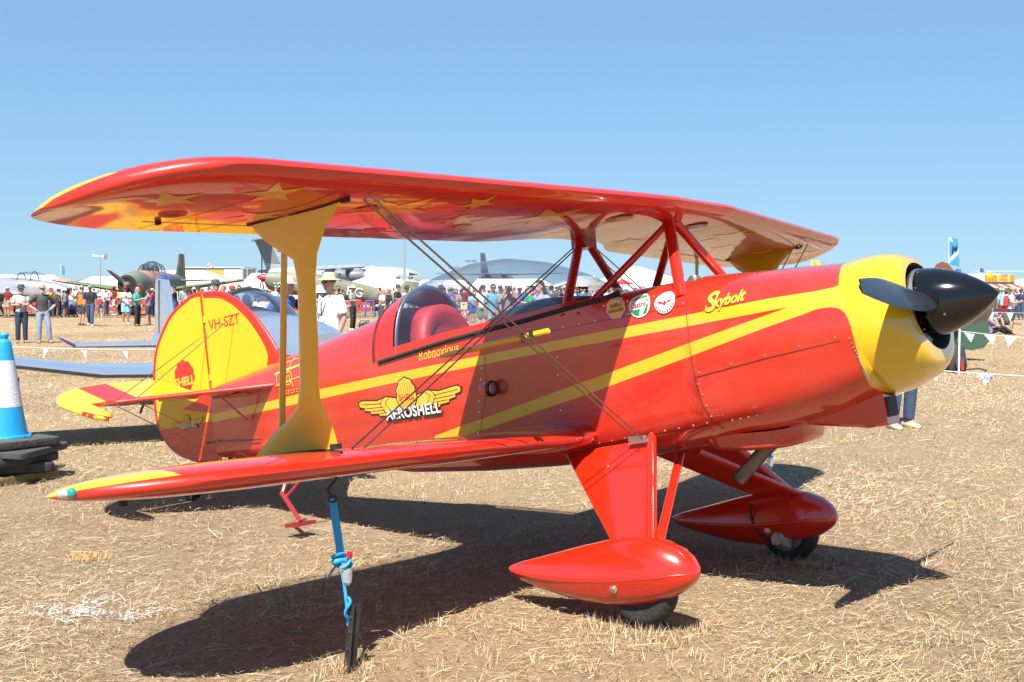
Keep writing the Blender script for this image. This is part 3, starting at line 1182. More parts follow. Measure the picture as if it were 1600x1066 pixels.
# ---- landing gear
for s in (-1, 1):
    tr, tf, bf, br = (-.66, .335, .80), (-.135, .335, .835), (.085, .845, .39), (-.115, .845, .39)
    P = [Vector((p[0], s * p[1], p[2])) for p in (tr, tf, bf, br)]
    nrm = (P[1] - P[0]).cross(P[3] - P[0])
    leg = MB().plate(P, nrm, .026).build('gear_leg_fairing', m_red, PLANE, 0)
    MB().tube([P[1] + Vector((0, 0, .02)), P[2]], .027, 16).build('gear_leg_tube', m_red, leg)
    MB().tube([P[0], P[3]], .014, 10).build('gear_leg_edge', m_red, leg)
    MB().tube([(-.11, s * .10, .735), (.13, s * .845, .39)], .024, 14, flat=.75).build('gear_brace', m_red, PLANE)
    # wheel fairing
    xs = [-.739, -.72, -.66, -.55, -.42, -.28, -.14, 0, .10, .18, .25, .295, .318, .326]
    zt = [.295, .303, .318, .338, .362, .388, .410, .421, .415, .396, .362, .322, .285, .25]
    zb = [.270, .250, .222, .185, .150, .118, .100, .100, .112, .132, .165, .195, .222, .245]
    hw = [.016, .026, .045, .072, .096, .114, .126, .130, .126, .116, .096, .070, .038, .004]
    rings = []
    for x, a, bt, w in zip(xs, zt, zb, hw):
        zc = bt + (a - bt) * .42
        ring = []
        for k in range(28):
            q = 2 * math.pi * k / 28
            cy, sz = math.cos(q), math.sin(q)
            e = .88
            yy = math.copysign(abs(cy) ** e, cy) * w
            zz = zc + (math.copysign(abs(sz) ** e, sz)) * ((a - zc) if sz > 0 else (zc - bt))
            # raised crease along the side
            if abs(sz) < .12 and -.7 < x < .27:
                yy *= 1.07
            ring.append((x, s * .868 + yy, zz))
        rings.append(ring)
    pod = MB().loft(rings).build('wheel_fairing', m_red, PLANE, 28)
    for q in (-1, 1):
        zz_ = [bt + (a - bt) * .44 for a, bt in zip(zt, zb)]
        MB().tube([(x, s * .868 + q * w * 1.0, z) for x, w, z in list(zip(xs, hw, zz_))[1:12]], [.003, .007, .010, .011, .011, .011, .011, .011, .010, .008, .003], 10).build('fairing_ridge', m_red, pod, 60)
    MB().lathe([(0, .020), (.006, .020), (.008, .014), (.008, .001)], (-.06, s * .868 - .1235, .20), (0, -1, 0), 20).build('axle_cap', mat('axle_bronze', (.50, .43, .30), .4, metal=.8), pod)
    MB().lathe([(0, .008), (.012, .008)], (-.06, s * .868 - .128, .20), (0, -1, 0), 10).build('axle_bolt', m_steel, pod)
    # wheel
    c = Vector((.028, s * .868, .172))
    pr = []
    for k in range(17):
        q = math.pi * k / 16
        pr.append((-.066 * math.cos(q), .116 + .052 * math.sin(q) ** .7))
    ty = MB().lathe([(-.06, .09)] + pr + [(.06, .09)], c, (0, 1, 0), 40).build('tyre', m_rubber, PLANE, 50)
    MB().lathe([(-.058, .02), (-.055, .1), (.055, .1), (.058, .02)], c, (0, 1, 0), 28).build('wheel_hub', m_dark, ty, 30)
    cal = MB()
    cal.lathe([(0, .035), (.008, .042), (.035, .042), (.04, .034)], (-.005, s * .735, .150), (0, s, 0), 14)
    cal.lathe([(0, .024), (.045, .024)], (.045, s * .735, .135), (0, s, 0), 12)
    cal.box((.02, s * .765, .125), (.10, .02, .035), Matrix.Rotation(.3, 3, 'Y'))
    cal.ball((-.03, s * .732, .125), .009, 8, 5)
    cal.ball((.02, s * .732, .175), .009, 8, 5)
    cal.build('brake_caliper', m_alu, PLANE, 30)
    MB().lathe([(0, .105), (.006, .105)], (.028, s * .79, .176), (0, s, 0), 28).build('brake_disc', m_exh, PLANE, 30)
    MB().tube([(-.13, s * .72, .36), (-.15, s * .735, .28), (-.12, s * .745, .19), (-.05, s * .75, .13)], .008, 8).build('brake_hose', m_dark, PLANE)

# ---- tail
m_yfin = mat('fin_yellow', YEL, 0.35, coat=0.25)
m_rband = mat('band_red', RED, 0.35, coat=0.25)


def rim(poly, r, name, parent, m=m_red, closed=False):
    pts = list(poly) + ([poly[0], poly[1]] if closed else [])
    return MB().tube(pts, r, 10).build(name, m, parent)


def smooth_poly(pts, n=5):
    """Catmull-Rom through open list of 2-D points"""
    out = []
    P = [pts[0]] + list(pts) + [pts[-1]]
    for i in range(1, len(P) - 2):
        p0, p1, p2, p3 = (np.array(P[i + k], float) for k in (-1, 0, 1, 2))
        for t in np.linspace(0, 1, n, endpoint=False):
            out.append(tuple(.5 * (2 * p1 + (p2 - p0) * t + (2 * p0 - 5 * p1 + 4 * p2 - p3) * t * t + (3 * p1 - p0 - 3 * p2 + p3) * t ** 3)))
    out.append(tuple(pts[-1]))
    return out


fin_out = smooth_poly([(-2.95, 1.60), (-3.12, 1.625), (-3.207, 1.67), (-3.26, 1.75), (-3.33, 1.845), (-3.42, 1.95), (-3.53, 2.05), (-3.64, 2.12), (-3.75, 2.168), (-3.93, 2.195)])
fin = MB().plate([(x, 0, z) for x, z in fin_out] + [(-3.93, 0, 1.2), (-3.0, 0, 1.4)], (0, 1, 0), .026).build('fin', m_red, PLANE, 0)
rim([(x, 0, z) for x, z in fin_out], .019, 'fin_edge', fin)
fy = smooth_poly([(-3.925, 2.160), (-3.76, 2.135), (-3.65, 2.085), (-3.55, 2.01), (-3.45, 1.91), (-3.37, 1.80), (-3.315, 1.70), (-3.31, 1.62), (-3.37, 1.54), (-3.48, 1.49), (-3.60, 1.465), (-3.925, 1.44)])
MB().plate([(x, 0, z) for x, z in fy], (0, 1, 0), .031).build('fin_yellow_panel', m_yfin, fin, 0)
rud_out = smooth_poly([(-3.95, 2.198), (-4.05, 2.20), (-4.152, 2.168), (-4.28, 2.115), (-4.389, 2.035), (-4.535, 1.86), (-4.602, 1.648), (-4.625, 1.353), (-4.60, 1.25), (-4.559, 1.174), (-4.46, 1.08), (-4.338, 1.02), (-4.15, .975), (-3.95, .97)])
rud = MB().plate([(x, 0, z) for x, z in rud_out], (0, 1, 0), .026).build('rudder', m_red, PLANE, 0)
rim([(x, 0, z) for x, z in rud_out], .017, 'rudder_edge', rud)
def inset(pts, d):
    out = []
    for i, p in enumerate(pts):
        a, c = np.array(pts[max(i - 1, 0)]), np.array(pts[min(i + 1, len(pts) - 1)])
        t = (c - a) / max(np.hypot(*(c - a)), 1e-9)
        out.append((p[0] - t[1] * d, p[1] + t[0] * d))
    return out


ryp = [p for p in inset(rud_out, .021) if p[1] > 1.26 and p[0] < -3.965]
MB().plate([(-3.964, 0, ryp[0][1])] + [(x, 0, z) for x, z in ryp] + [(-4.60, 0, 1.243), (-3.962, 0, 1.255)], (0, 1, 0), .031).build('rudder_yellow_panel', m_yfin, rud, 0)
MB().plate([(-3.962, 0, 1.47), (-4.30, 0, 1.37), (-3.962, 0, 1.315)], (0, 1, 0), .034).build('rudder_red_flash', m_red, rud, 0)
MB().tube([(-3.94, 0, .96), (-3.94, 0, 2.205)], .013, 8).build('rudder_hinge_post', m_yel, rud)
for z in (1.25, 1.55, 1.98):
    MB().lathe([(0, .022), (.05, .022)], (-3.94, 0, z), (0, 0, 1), 10).build('hinge', m_yel, rud)
MB().box((-3.95, -.045, 1.10), (.03, .09, .012)).build('rudder_horn', m_dark, rud, 0)
MB().tube([(-3.95, -.08, 1.10), (-3.3, -.17, 1.08)], .004, 6).build('rudder_cable', m_wire, PLANE)

for s in (-1, 1):
    st_out = smooth_poly([(-3.02, .16), (-3.08, .20), (-3.20, .31), (-3.42, .56), (-3.62, .82), (-3.73, .96), (-3.80, 1.0)], 4)
    st = MB().plate([(x, s * y, 1.437) for x, y in st_out] + [(-3.93, s * 1.0, 1.437), (-3.93, s * .05, 1.437), (-3.05, s * .14, 1.437)], (0, 0, 1), .024).build('stabilizer', m_red, PLANE, 0)
    rim([(x, s * y, 1.437) for x, y in st_out], .016, 'stabilizer_edge', st)
    piv = Matrix.Translation((-3.95, 0, 1.437)) @ Matrix.Rotation(math.radians(18), 4, 'Y') @ Matrix.Translation((3.95, 0, -1.437))
    el = smooth_poly([(-3.96, .08), (-4.42, .10), (-4.48, .20), (-4.49, .40), (-4.475, .62), (-4.39, .86), (-4.25, 1.06), (-4.11, 1.16), (-3.97, 1.205), (-3.83, 1.205), (-3.68, 1.185), (-3.59, 1.13)], 4)
    el += [(-3.66, 1.07), (-3.87, 1.035), (-3.96, 1.03)]
    ev = MB().plate([(x, s * y, 1.437) for x, y in el], (0, 0, 1), .024).build('elevator', m_yfin, PLANE, 0)
    ee = rim([(x, s * y, 1.437) for x, y in el], .0145, 'elevator_edge', ev, m_yel)
    band = MB().plate([(-3.965, s * .62, 1.437), (-4.475, s * .55, 1.437), (-4.40, s * .82, 1.437), (-3.965, s * .88, 1.437)], (0, 0, 1), .029).build('elevator_red_band', m_rband, ev, 0)
    eh = rim([(-3.76, s * 1.2, 1.437), (-3.68, s * 1.185, 1.437), (-3.59, s * 1.13, 1.437)], .016, 'elevator_horn_tip', ev, m_red)
    for o in (ev, ee, band, eh):
        o.data.transform(piv)
    # bracing
    wire('tail_brace_wire', (-3.68, s * .85, 1.45), (-3.60, s * .015, 1.99), .0032)
    wire('tail_brace_wire', (-3.94, s * .85, 1.45), (-3.93, s * .015, 1.90), .0032)
    wire('tail_brace_wire', (-3.68, s * .84, 1.42), (-3.45, s * .12, .95), .0032)
    wire('tail_brace_wire', (-3.93, s * .84, 1.42), (-3.9, s * .05, 1.0), .0032)
    MB().tube([(-3.45, s * .14, 1.43), (-3.50, s * .30, 1.40), (-3.40, s * .17, 1.22)], .008, 8).build('stabilizer_bracket', m_red, PLANE)
    MB().tube([(-3.93, s * .62, 1.42), (-3.98, s * .62, 1.36)], .008, 8).build('elevator_horn', m_dark, PLANE)

# tail wheel
tw = MB()
tw.tube([(-3.75, 0, 1.0), (-4.0, 0, .90), (-4.22, 0, .84)], [.022, .018, .016], 10, flat=.5)
tw.build('tail_spring', m_dark, PLANE)
twc = Vector((-4.30, 0, .775))
MB().lathe([(-.03, .04), (-.033, .075), (-.018, .09), (.018, .09), (.033, .075), (.03, .04)], twc, (0, 1, 0), 24).build('tail_wheel', m_rubber, PLANE)
MB().tube([(-4.22, 0, .85), (-4.30, .045, .82), (-4.30, .045, .775)], .012, 8).build('tail_fork', m_steel, PLANE)

# boarding step
s_ = MB()
s_.tube([(-2.97, -.22, .88), (-2.962, -.33, .70)], .016, 10)
s_.tube([(-2.962, -.33, .715), (-2.735, -.40, .525)], .015, 10)
s_.tube([(-2.80, -.20, .85), (-2.93, -.32, .69)], .010, 8)
s_.box((-2.72, -.42, .515), (.12, .16, .022))
s_.build('boarding_step', m_darkred, PLANE, 30)

# ---- cockpit
def rail(x):
    return float(np.interp(x, [-1.947, -1.37, -1.08, -.81, -.55, -.36], [1.466, 1.525, 1.545, 1.561, 1.584, 1.600]))


ct = MB()
xs = np.linspace(-1.94, -.38, 20)
ct.loft([[(x, -(stn(x)[4] - .03), rail(x) - .02), (x, -(stn(x)[4] - .06), 1.36), (x, (stn(x)[4] - .06), 1.36), (x, stn(x)[4] - .03, rail(x) - .02)] for x in xs], closed=False)
ct.build('cockpit_tub', m_leather_dk, PLANE, 0)
bk = []
zt, zr, zl, zb, w, wl = stn(-1.95)
for a in np.linspace(0, math.pi, 17):
    bk.append((-1.948, -w * math.cos(a), 1.44 + (zt - 1.44) * math.sin(a) ** .93))
MB().plate(bk, (1, 0, 0), .012).build('rear_bulkhead', m_red, PLANE, 0)


def arch(x, w, h, z0, n=15):
    return [(x, -w * math.copysign(abs(math.cos(a)) ** .8, math.cos(a)), z0 + h * math.sin(a) ** .85) for a in np.linspace(0, math.pi, n)]


rr = []
for dx, k in ((0, .92), (.015, 1.0), (.10, 1.0), (.125, .93), (.13, .82), (.10, .66), (.095, .6)):
    rr.append([(p[0] + .12 * (1 - (p[2] - 1.42) / .36) * .3, p[1], p[2]) for p in arch(-1.80 + dx, .27 * k, .365 * k, 1.42)])
SEAT = MB().loft(rr, True).build('seat_headrest', m_leather_red, PLANE, 60)
for k in range(-3, 4):
    h = .21 * math.sqrt(max(0, 1 - (k / 4.2) ** 2))
    MB().tube([(-1.67, k * .042, 1.42), (-1.69, k * .042, 1.42 + h * .6), (-1.70, k * .042, 1.42 + h)], [.022, .022, .012], 8, flat=.6).build('seat_rib', m_leather_red, SEAT)
rr = []
for t in np.linspace(0, 1, 9):
    x = -1.20 + .62 * t
    h = .10 + .07 * math.sin(math.pi * (t * .8 + .15))
    rr.append(arch(x, .30, h, rail(x) - .03, 13))
MB().loft(rr, True).build('instrument_coaming', m_leather_dk, PLANE, 50)
fs_ = MB()
fs_.loft([[(p[0], p[1], p[2]) for p in arch(-.96, .25, .10, 1.50)], [(p[0], p[1], p[2]) for p in arch(-.90, .25, .10, 1.50)]], True)
fs_.build('front_seat', m_leather_red, PLANE, 40)

# canopy
CZ = ([-2.10, -2.04, -1.954, -1.783, -1.62, -1.36, -1.135, -.896, -.685, -.487, -.40], [1.775, 1.812, 1.858, 1.920, 1.958, 1.988, 1.975, 1.914, 1.822, 1.694, 1.648])


def canopy_ring(x, off=0.0, lo=0.0):
    w = stn(x)[4] - .004 + off
    z0 = rail(x) + lo
    zt = float(np.interp(x, *CZ)) + off
    if x > -.55:
        w *= math.sqrt(max(0.0, 1 - ((x + .55) / .17) ** 2)) * .5 + .5
    pts = []
    for a in np.linspace(0, math.pi, 25):
        lean = 0.10 * (1 - math.sin(a)) * (1 if x < -1.7 else 0) * 0
        pts.append((x + lean, -w * math.copysign(abs(math.cos(a)) ** .9, math.cos(a)), z0 + (zt - z0) * math.sin(a) ** .95))
    return pts


def glass_mat():
    m = bpy.data.materials.new('canopy_perspex')
    m.use_nodes = True
    nt = m.node_tree
    nt.nodes.clear()
    out = nt.nodes.new('ShaderNodeOutputMaterial')
    tr = nt.nodes.new('ShaderNodeBsdfTransparent')
    tr.inputs['Color'].default_value = (.95, .96, .97, 1)
    gl = nt.nodes.new('ShaderNodeBsdfGlossy')
    gl.inputs['Roughness'].default_value = .02
    lw = nt.nodes.new('ShaderNodeLayerWeight')
    lw.inputs['Blend'].default_value = 0.5
    pw = nt.nodes.new('ShaderNodeMath')
    pw.operation = 'POWER'
    pw.inputs[1].default_value = 2.6
    fr = nt.nodes.new('ShaderNodeMath')
    fr.operation = 'MULTIPLY_ADD'
    fr.inputs[1].default_value = 0.85
    fr.inputs[2].default_value = 0.09
    nt.links.new(lw.outputs['Facing'], pw.inputs[0])
    nt.links.new(pw.outputs[0], fr.inputs[0])
    mx = nt.nodes.new('ShaderNodeMixShader')
    nt.links.new(fr.outputs[0], mx.inputs[0])
    nt.links.new(tr.outputs[0], mx.inputs[1])
    nt.links.new(gl.outputs[0], mx.inputs[2])
    nt.links.new(mx.outputs[0], out.inputs[0])
    return m


m_glass = glass_mat()
xs = list(np.linspace(-1.84, -.42, 34))
CAN = MB().loft([canopy_ring(x) for x in xs], closed=False).build('canopy', m_glass, PLANE, 60)
fr_ = MB()
xs2 = list(np.linspace(-2.0, -1.82, 6))
fr_.loft([canopy_ring(x, .004) for x in xs2], closed=False)
for s in (0, 1):
    strip = []
    for x in np.linspace(-1.85, -.42, 30):
        r = canopy_ring(x, .005)
        r = r if s == 0 else r[::-1]
        h0 = r[0]
        lim = rail(x) + np.interp(x, [-1.85, -1.2, -.42], [.06, .045, .03])
        i = 1
        while r[i][2] < lim and i < 11:
            i += 1
        t = (lim - r[i - 1][2]) / (r[i][2] - r[i - 1][2])
        q = tuple(r[i - 1][k] + (r[i][k] - r[i - 1][k]) * min(max(t, 0), 1) for k in range(3))
        strip.append([(h0[0], h0[1], h0[2] - .015), h0, q])
    fr_.loft(strip, closed=False)
fr_.build('canopy_frame', m_red, CAN, 60)
for s in (-1, 1):
    MB().tube([(x, s * (stn(x)[4] + .004), rail(x) - .004) for x in np.linspace(-1.95, -.30, 24)] + [(-.22, s * .33, 1.625)], .013, 8).build('canopy_seal', m_rubber, CAN)
MB().tube([(x + .0, y * 1.012, z + .004) for x, y, z in canopy_ring(-1.995, .004)], .006, 6).build('canopy_rear_seal', m_rubber, CAN)
MB().tube([(x, y * .985, z - .008) for x, y, z in canopy_ring(-1.80)], .013, 8, flat=.5).build('canopy_bow', mat('bow_grey', (.10, .13, .17), .4), CAN)


# ---- decals and small fittings on the fuselage
def decal(name, vf, cx, cz, ang=0.0, sc=1.0, m=None, off=.004, parent=None, plane_y=None, stretch=1.0):
    vs, fs = vf
    if plane_y is None:
        bm = bmesh.new()
        bv = [bm.verts.new((p[0] * sc * stretch, p[1] * sc, 0)) for p in vs]
        for f in fs:
            try:
                bm.faces.new([bv[i] for i in f])
            except ValueError:
                pass
        bmesh.ops.triangulate(bm, faces=bm.faces)
        for _ in range(3):
            le = [e_ for e_ in bm.edges if e_.calc_length() > .03]
            if not le or len(bm.faces) > 9000:
                break
            bmesh.ops.subdivide_edges(bm, edges=le, cuts=1)
            bmesh.ops.triangulate(bm, faces=bm.faces)
        bm.verts.index_update()
        vs = [(v.co.x / (sc * stretch), v.co.y / sc) for v in bm.verts]
        fs = [tuple(v.index for v in f.verts) for f in bm.faces]
        bm.free()
    c, s = math.cos(ang), math.sin(ang)
    out = []
    for p in vs:
        u, v = p[0] * sc * stretch, p[1] * sc
        x, z = cx + u * c - v * s, cz + u * s + v * c
        y = -(side_y(x, z) + off) if plane_y is None else plane_y
        out.append((x, y, z))
    return MB().add(out, fs).build(name, m, parent or PLANE, 0)


def fan(pts, c=(0, 0)):
    n = len(pts)
    return [(c[0], c[1])] + list(pts), [(0, 1 + i, 1 + (i + 1) % n) for i in range(n)]


def disc(r, n=32, sx=1.0):
    return fan([(r * sx * math.cos(2 * math.pi * k / n), r * math.sin(2 * math.pi * k / n)) for k in range(n)])


def shell_shape(w, h, lobes=7, grow=0.0):
    """scallop: lobed fan above, tapering to a small base"""
    pts = []
    for i in range(lobes * 6 + 1):
        t = i / (lobes * 6)
        a = math.radians(-25 + 230 * t)
        r = 1 + .085 * abs(math.sin(math.pi * lobes * t))
        pts.append(((w / 2 + grow) * r * math.cos(a), (h * .56 + grow) * r * math.sin(a) + h * .05))
    pts += [(-w * .22 - grow, -h * .47 - grow), (w * .22 + grow, -h * .47 - grow)]
    return fan(pts)


def logo(cx, cz, ang, sc, py=None, parent=None, full=True):
    """winged shell emblem, 0.86 m wide at sc = 1"""
    wing_top = [(.075, .035), (.17, .055), (.26, .04), (.40, .055), (.43, .045)]
    wing_bot = [(.425, .02), (.38, .01), (.385, -.005), (.33, -.015), (.33, -.03), (.26, -.035), (.25, -.05), (.18, -.055), (.06, -.06)]
    k = dict(sc=sc, parent=parent, plane_y=py)

    def o(v):
        return v if py is None else None

    def lay(i):
        return {'off': .0035 + .0012 * i, 'plane_y': (None if py is None else py - .0012 * i)}
    for s in (-1, 1):
        outl = [(s * x * 1.015, z + (.009 if i < len(wing_top) else -.009)) for i, (x, z) in enumerate(wing_top + wing_bot)]
        outl[len(wing_top) - 1] = (s * .446, .045)
        body = [(s * x, z) for x, z in wing_top + wing_bot]
        decal('emblem_outline', fan(outl, (s * .2, 0)), cx, cz, ang, sc, m_blackp, parent=parent, **lay(0))
        decal('emblem_wing', fan(body, (s * .2, 0)), cx, cz, ang, sc, m_yelp, parent=parent, **lay(1))
        ln = []
        fs = []
        for x0, z0, x1, z1 in ((.22, .022, .41, .034), (.21, .0, .37, .006), (.20, -.02, .32, -.016), (.19, -.036, .25, -.036), (.15, .05, .19, .02), (.19, .02, .15, -.03), (.20, .05, .235, .02), (.235, .02, .19, -.045)):
            q = len(ln)
            d = np.array([x1 - x0, z1 - z0])
            nn = np.array([-d[1], d[0]]) / np.hypot(*d) * .0018
            ln += [(s * (x0 + nn[0]), z0 + nn[1]), (s * (x1 + nn[0]), z1 + nn[1]), (s * (x1 - nn[0]), z1 - nn[1]), (s * (x0 - nn[0]), z0 - nn[1])]
            fs.append((q, q + 1, q + 2, q + 3))
        decal('emblem_feather_lines', (ln, fs), cx, cz, ang, sc, m_blackp, parent=parent, **lay(2))
    sx, sz = cx - .03 * math.sin(ang) * sc, cz + .036 * sc
    decal('emblem_shell_outline', shell_shape(.15, .178, 7, .008), sx, sz, ang, sc, m_blackp, parent=parent, **lay(2))
    decal('emblem_shell', shell_shape(.15, .178), sx, sz, ang, sc, m_yelp, parent=parent, **lay(3))
    ln, fs = [], []
    for i in range(-4, 5):
        a = math.radians(90 - i * 17)
        q = len(ln)
        p0 = np.array([.012 * i * .8, -.072])
        p1 = np.array([.076 * math.cos(a), .098 * math.sin(a) + .004])
        d = p1 - p0
        nn = np.array([-d[1], d[0]]) / np.hypot(*d) * .0014
        ln += [tuple(p0 + nn), tuple(p1 + nn), tuple(p1 - nn), tuple(p0 - nn)]
        fs.append((q, q + 1, q + 2, q + 3))
    decal('emblem_shell_lines', (ln, fs), sx, sz, ang, sc, m_blackp, parent=parent, **lay(4))
    if full:
        decal('emblem_shell_lettering', text_mesh('SHELL', .05, bold=.0), sx, sz + .0 * sc, ang, sc, m_redp, parent=parent, **lay(5))
    # name plate
    bx, bz = cx + .035 * sc * math.cos(ang), cz - .055 * sc
    decal('emblem_name_shadow', text_mesh('AEROSHELL', .088, bold=.006, spacing=1.06), bx + .006 * sc, bz - .008 * sc, ang, sc, m_blackp, parent=parent, stretch=.93, **lay(5))
    decal('emblem_name', text_mesh('AEROSHELL', .088, bold=.0022, spacing=1.06), bx, bz, ang, sc, m_white, parent=parent, stretch=.93, **lay(6))


logo(-1.745, 1.192, math.radians(1.0), 1.0, None, FUS)
logo(-4.245, 1.262, math.radians(1.5), .42, -.0185, rud, False)
decal('rudder_shell', shell_shape(.22, .21), -4.232, 1.60, 0, 1, m_redp, plane_y=-.0165, parent=rud)
decal('rudder_shell_lettering', text_mesh('SHELL', .088, bold=.003), -4.235, 1.575, math.radians(2), 1, m_yelp, plane_y=-.0175, parent=rud)
decal('registration_lettering', text_mesh('VH-SZT', .108, bold=.001), -3.725, 1.953, math.radians(1), 1, m_redp, plane_y=-.0165, parent=fin, stretch=.95)
decal('script_lettering', text_mesh('Robnoxious', .085, shear=.25, bold=.0005), -1.455, 1.464, math.radians(2.5), 1, m_yelp, parent=FUS, stretch=.78)
decal('script_lettering', text_mesh('S', .128, shear=.35, bold=.004), .315, 1.487, math.radians(4), 1, m_yelp, parent=FUS, off=.006)
decal('script_lettering', text_mesh('kybolt', .078, shear=.45, bold=.0022), .415, 1.490, math.radians(5), 1, m_yelp, parent=FUS, off=.006, stretch=.82)
# round stickers
decal('sticker_rim', shell_shape(.10, .092, 7, .004), -.218, 1.535, 0, 1, m_white, parent=FUS, off=.005)
decal('sticker', shell_shape(.10, .092), -.218, 1.535, 0, 1, m_yelp, parent=FUS, off=.0065)
decal('sticker_lettering', text_mesh('SHELL', .026, bold=.0005), -.215, 1.553, .06, 1, m_blackp, parent=FUS, off=.008)
decal('sticker_lettering', text_mesh('GASOLINE', .022, bold=.0005), -.218, 1.527, .06, 1, m_blackp, parent=FUS, off=.008, stretch=.9)
decal('sticker_rim', disc(.062), -.078, 1.533, 0, 1, m_white, parent=FUS, off=.005)
decal('sticker', ([(-.055, .035), (.03, .062), (.06, .02), (.045, .02), (.035, .045), (-.02, .035)], [(0, 1, 2, 3, 4, 5)]), -.078, 1.533, 0, .88, m_grnp, parent=FUS, off=.0065)
decal('sticker', ([(-.062, -.022), (.005, -.02), (-.008, -.062), (-.04, -.05)], [(0, 1, 2, 3)]), -.078, 1.533, 0, .88, m_grnp, parent=FUS, off=.0065)
decal('sticker', ([(.018, -.055), (.045, -.05), (.062, .0), (.05, .0)], [(0, 1, 2, 3)]), -.078, 1.533, 0, .88, m_grnp, parent=FUS, off=.0065)
decal('sticker_lettering', text_mesh('Castrol', .037, shear=.1, bold=.0008), -.08, 1.537, .06, 1, m_redp, parent=FUS, off=.008, stretch=.88)
decal('sticker', disc(.056), .066, 1.527, 0, 1, m_white, parent=FUS, off=.006)
decal('sticker', ([(-.046, .012), (-.012, .004), (-.01, -.008), (.0, -.016), (.01, -.008), (.012, .004), (.046, .012), (.03, -.002), (.012, -.006), (0, .012), (-.012, -.006), (-.03, -.002)],
                  [(0, 1, 10, 11), (1, 2, 3, 9, 10), (3, 4, 5, 8, 9), (5, 6, 7, 8)]), .066, 1.529, .05, 1, m_redp, parent=FUS, off=.008)
arcs = ([], [])
for k in range(9):
    a = math.radians(200 + k * 17.5)
    q = len(arcs[0])
    c, s = math.cos(a), math.sin(a)
    arcs[0].extend([((.042) * c - .004 * s, .042 * s + .004 * c), (.052 * c - .004 * s, .052 * s + .004 * c), (.052 * c + .003 * s, .052 * s - .003 * c), (.042 * c + .003 * s, .042 * s - .003 * c)])
    arcs[1].append((q, q + 1, q + 2, q + 3))
decal('sticker_marks', arcs, .066, 1.527, .05, 1, m_redp, parent=FUS, off=.008)


# little biplane drawing behind the strut
def strokes(lines, w=.004):
    vs, fs = [], []
    for x0, z0, x1, z1 in lines:
        d = np.array([x1 - x0, z1 - z0])
        nn = np.array([-d[1], d[0]]) / max(np.hypot(*d), 1e-6) * w
        q = len(vs)
        vs += [(x0 + nn[0], z0 + nn[1]), (x1 + nn[0], z1 + nn[1]), (x1 - nn[0], z1 - nn[1]), (x0 - nn[0], z0 - nn[1])]
        fs.append((q, q + 1, q + 2, q + 3))
    return vs, fs


circ = [(.045 * math.cos(a), .045 * math.sin(a), .045 * math.cos(a + .5), .045 * math.sin(a + .5)) for a in np.arange(0, 6.28, .5)]
circ += [(.02 * math.cos(a), .02 * math.sin(a), .02 * math.cos(a + .8), .02 * math.sin(a + .8)) for a in np.arange(0, 6.28, .8)]
decal('biplane_drawing', strokes(circ + [(-.17, .045, .19, .075), (-.17, .053, .19, .083), (-.15, -.03, .18, .0), (-.14, -.035, .04, -.02), (.16, .075, .15, 0), (-.14, .045, -.13, -.03),
                                         (-.06, .115, .07, .125), (0, .045, .01, .18), (-.05, -.03, -.07, -.075), (.04, -.025, .055, -.065)]), -2.885, 1.462, math.radians(1), 1, m_yelp, parent=FUS)
decal('drawing_marks', strokes([(-.10 + .03 * i, -.01, -.10 + .03 * i + .018, .012 if i % 2 else -.008) for i in range(7)] + [(-.10 + .03 * i, .01, -.10 + .03 * i + .018, .010) for i in range(7)], .003), -2.885, 1.372, math.radians(1), 1, m_yelp, parent=FUS)


# panel gaps and fasteners
def seam(pts, w=.003, n=24, off=.0022):
    P = [np.array(p, float) for p in pts]
    L = []
    for a, b_ in zip(P[:-1], P[1:]):
        for t in np.linspace(0, 1, n, endpoint=False):
            L.append(a + (b_ - a) * t)
    L.append(P[-1])
    vs = []
    for i, p in enumerate(L):
        d = L[min(i + 1, len(L) - 1)] - L[max(i - 1, 0)]
        nn = np.array([-d[1], d[0]]) / max(np.hypot(*d), 1e-9) * w / 2
        for sgn in (-1, 1):
            x, z = p + nn * sgn
            xx = x
            vs.append((xx, -(side_y(x, z) + off), z))
    MB().add(vs, [(2 * i, 2 * i + 1, 2 * i + 3, 2 * i + 2) for i in range(len(L) - 1)]).build('panel_gap', m_seam, FUS, 0)


seam([(.19, 1.131), (.60, 1.182), (.95, 1.214)], .004)
seam([(.187, 1.60), (.186, 1.131)], .002)
seam([(.186, 1.131), (.20, 1.0), (.24, .90), (.27, .86)], .004)
seam([(-.69, 1.475), (-.3, 1.487), (.178, 1.498)], .002)
seam([(-.62, .83), (-.15, .862), (.2, .885)], .003)
seam([(-1.11, 1.41), (-1.13, 1.2), (-1.215, 1.0), (-1.23, .97)], .002)
fast = MB()
lines = [((-1.62, 1.43), (-.72, 1.468), 9), ((-.68, 1.482), (.165, 1.508), 9), ((-.30, 1.562), (.13, 1.575), 7), ((-1.125, 1.40), (-1.245, .97), 8), ((-.62, 1.34), (-.66, .95), 5), ((-.55, .842), (.2, .90), 10),
         ((.20, 1.15), (.93, 1.235), 5), ((.20, 1.1), (.235, .93), 4), ((.33, .90), (.60, .93), 7)]
for a, b_, n in lines:
    for t in np.linspace(0.02, 1, n):
        x, z = a[0] + (b_[0] - a[0]) * t, a[1] + (b_[1] - a[1]) * t
        fast.ball((x, -(side_y(x, z) + .001), z), (.0065, .003, .0065), 8, 5)
for i in range(30):
    x = .20 + .72 * i / 29
    z = stn(x)[0] - .012 - .02 * (x - .2)
    fast.ball((x, -(side_y(x, z) + .001), z + .001), (.0035, .0035, .0025), 6, 4)
for i in range(18):
    z = 1.22 - .235 * (i / 17) ** .8
    x = .905
    fast.ball((shear_x(x, z), -(side_y(x, z) + .0015), z), (.005, .003, .005), 8, 5)
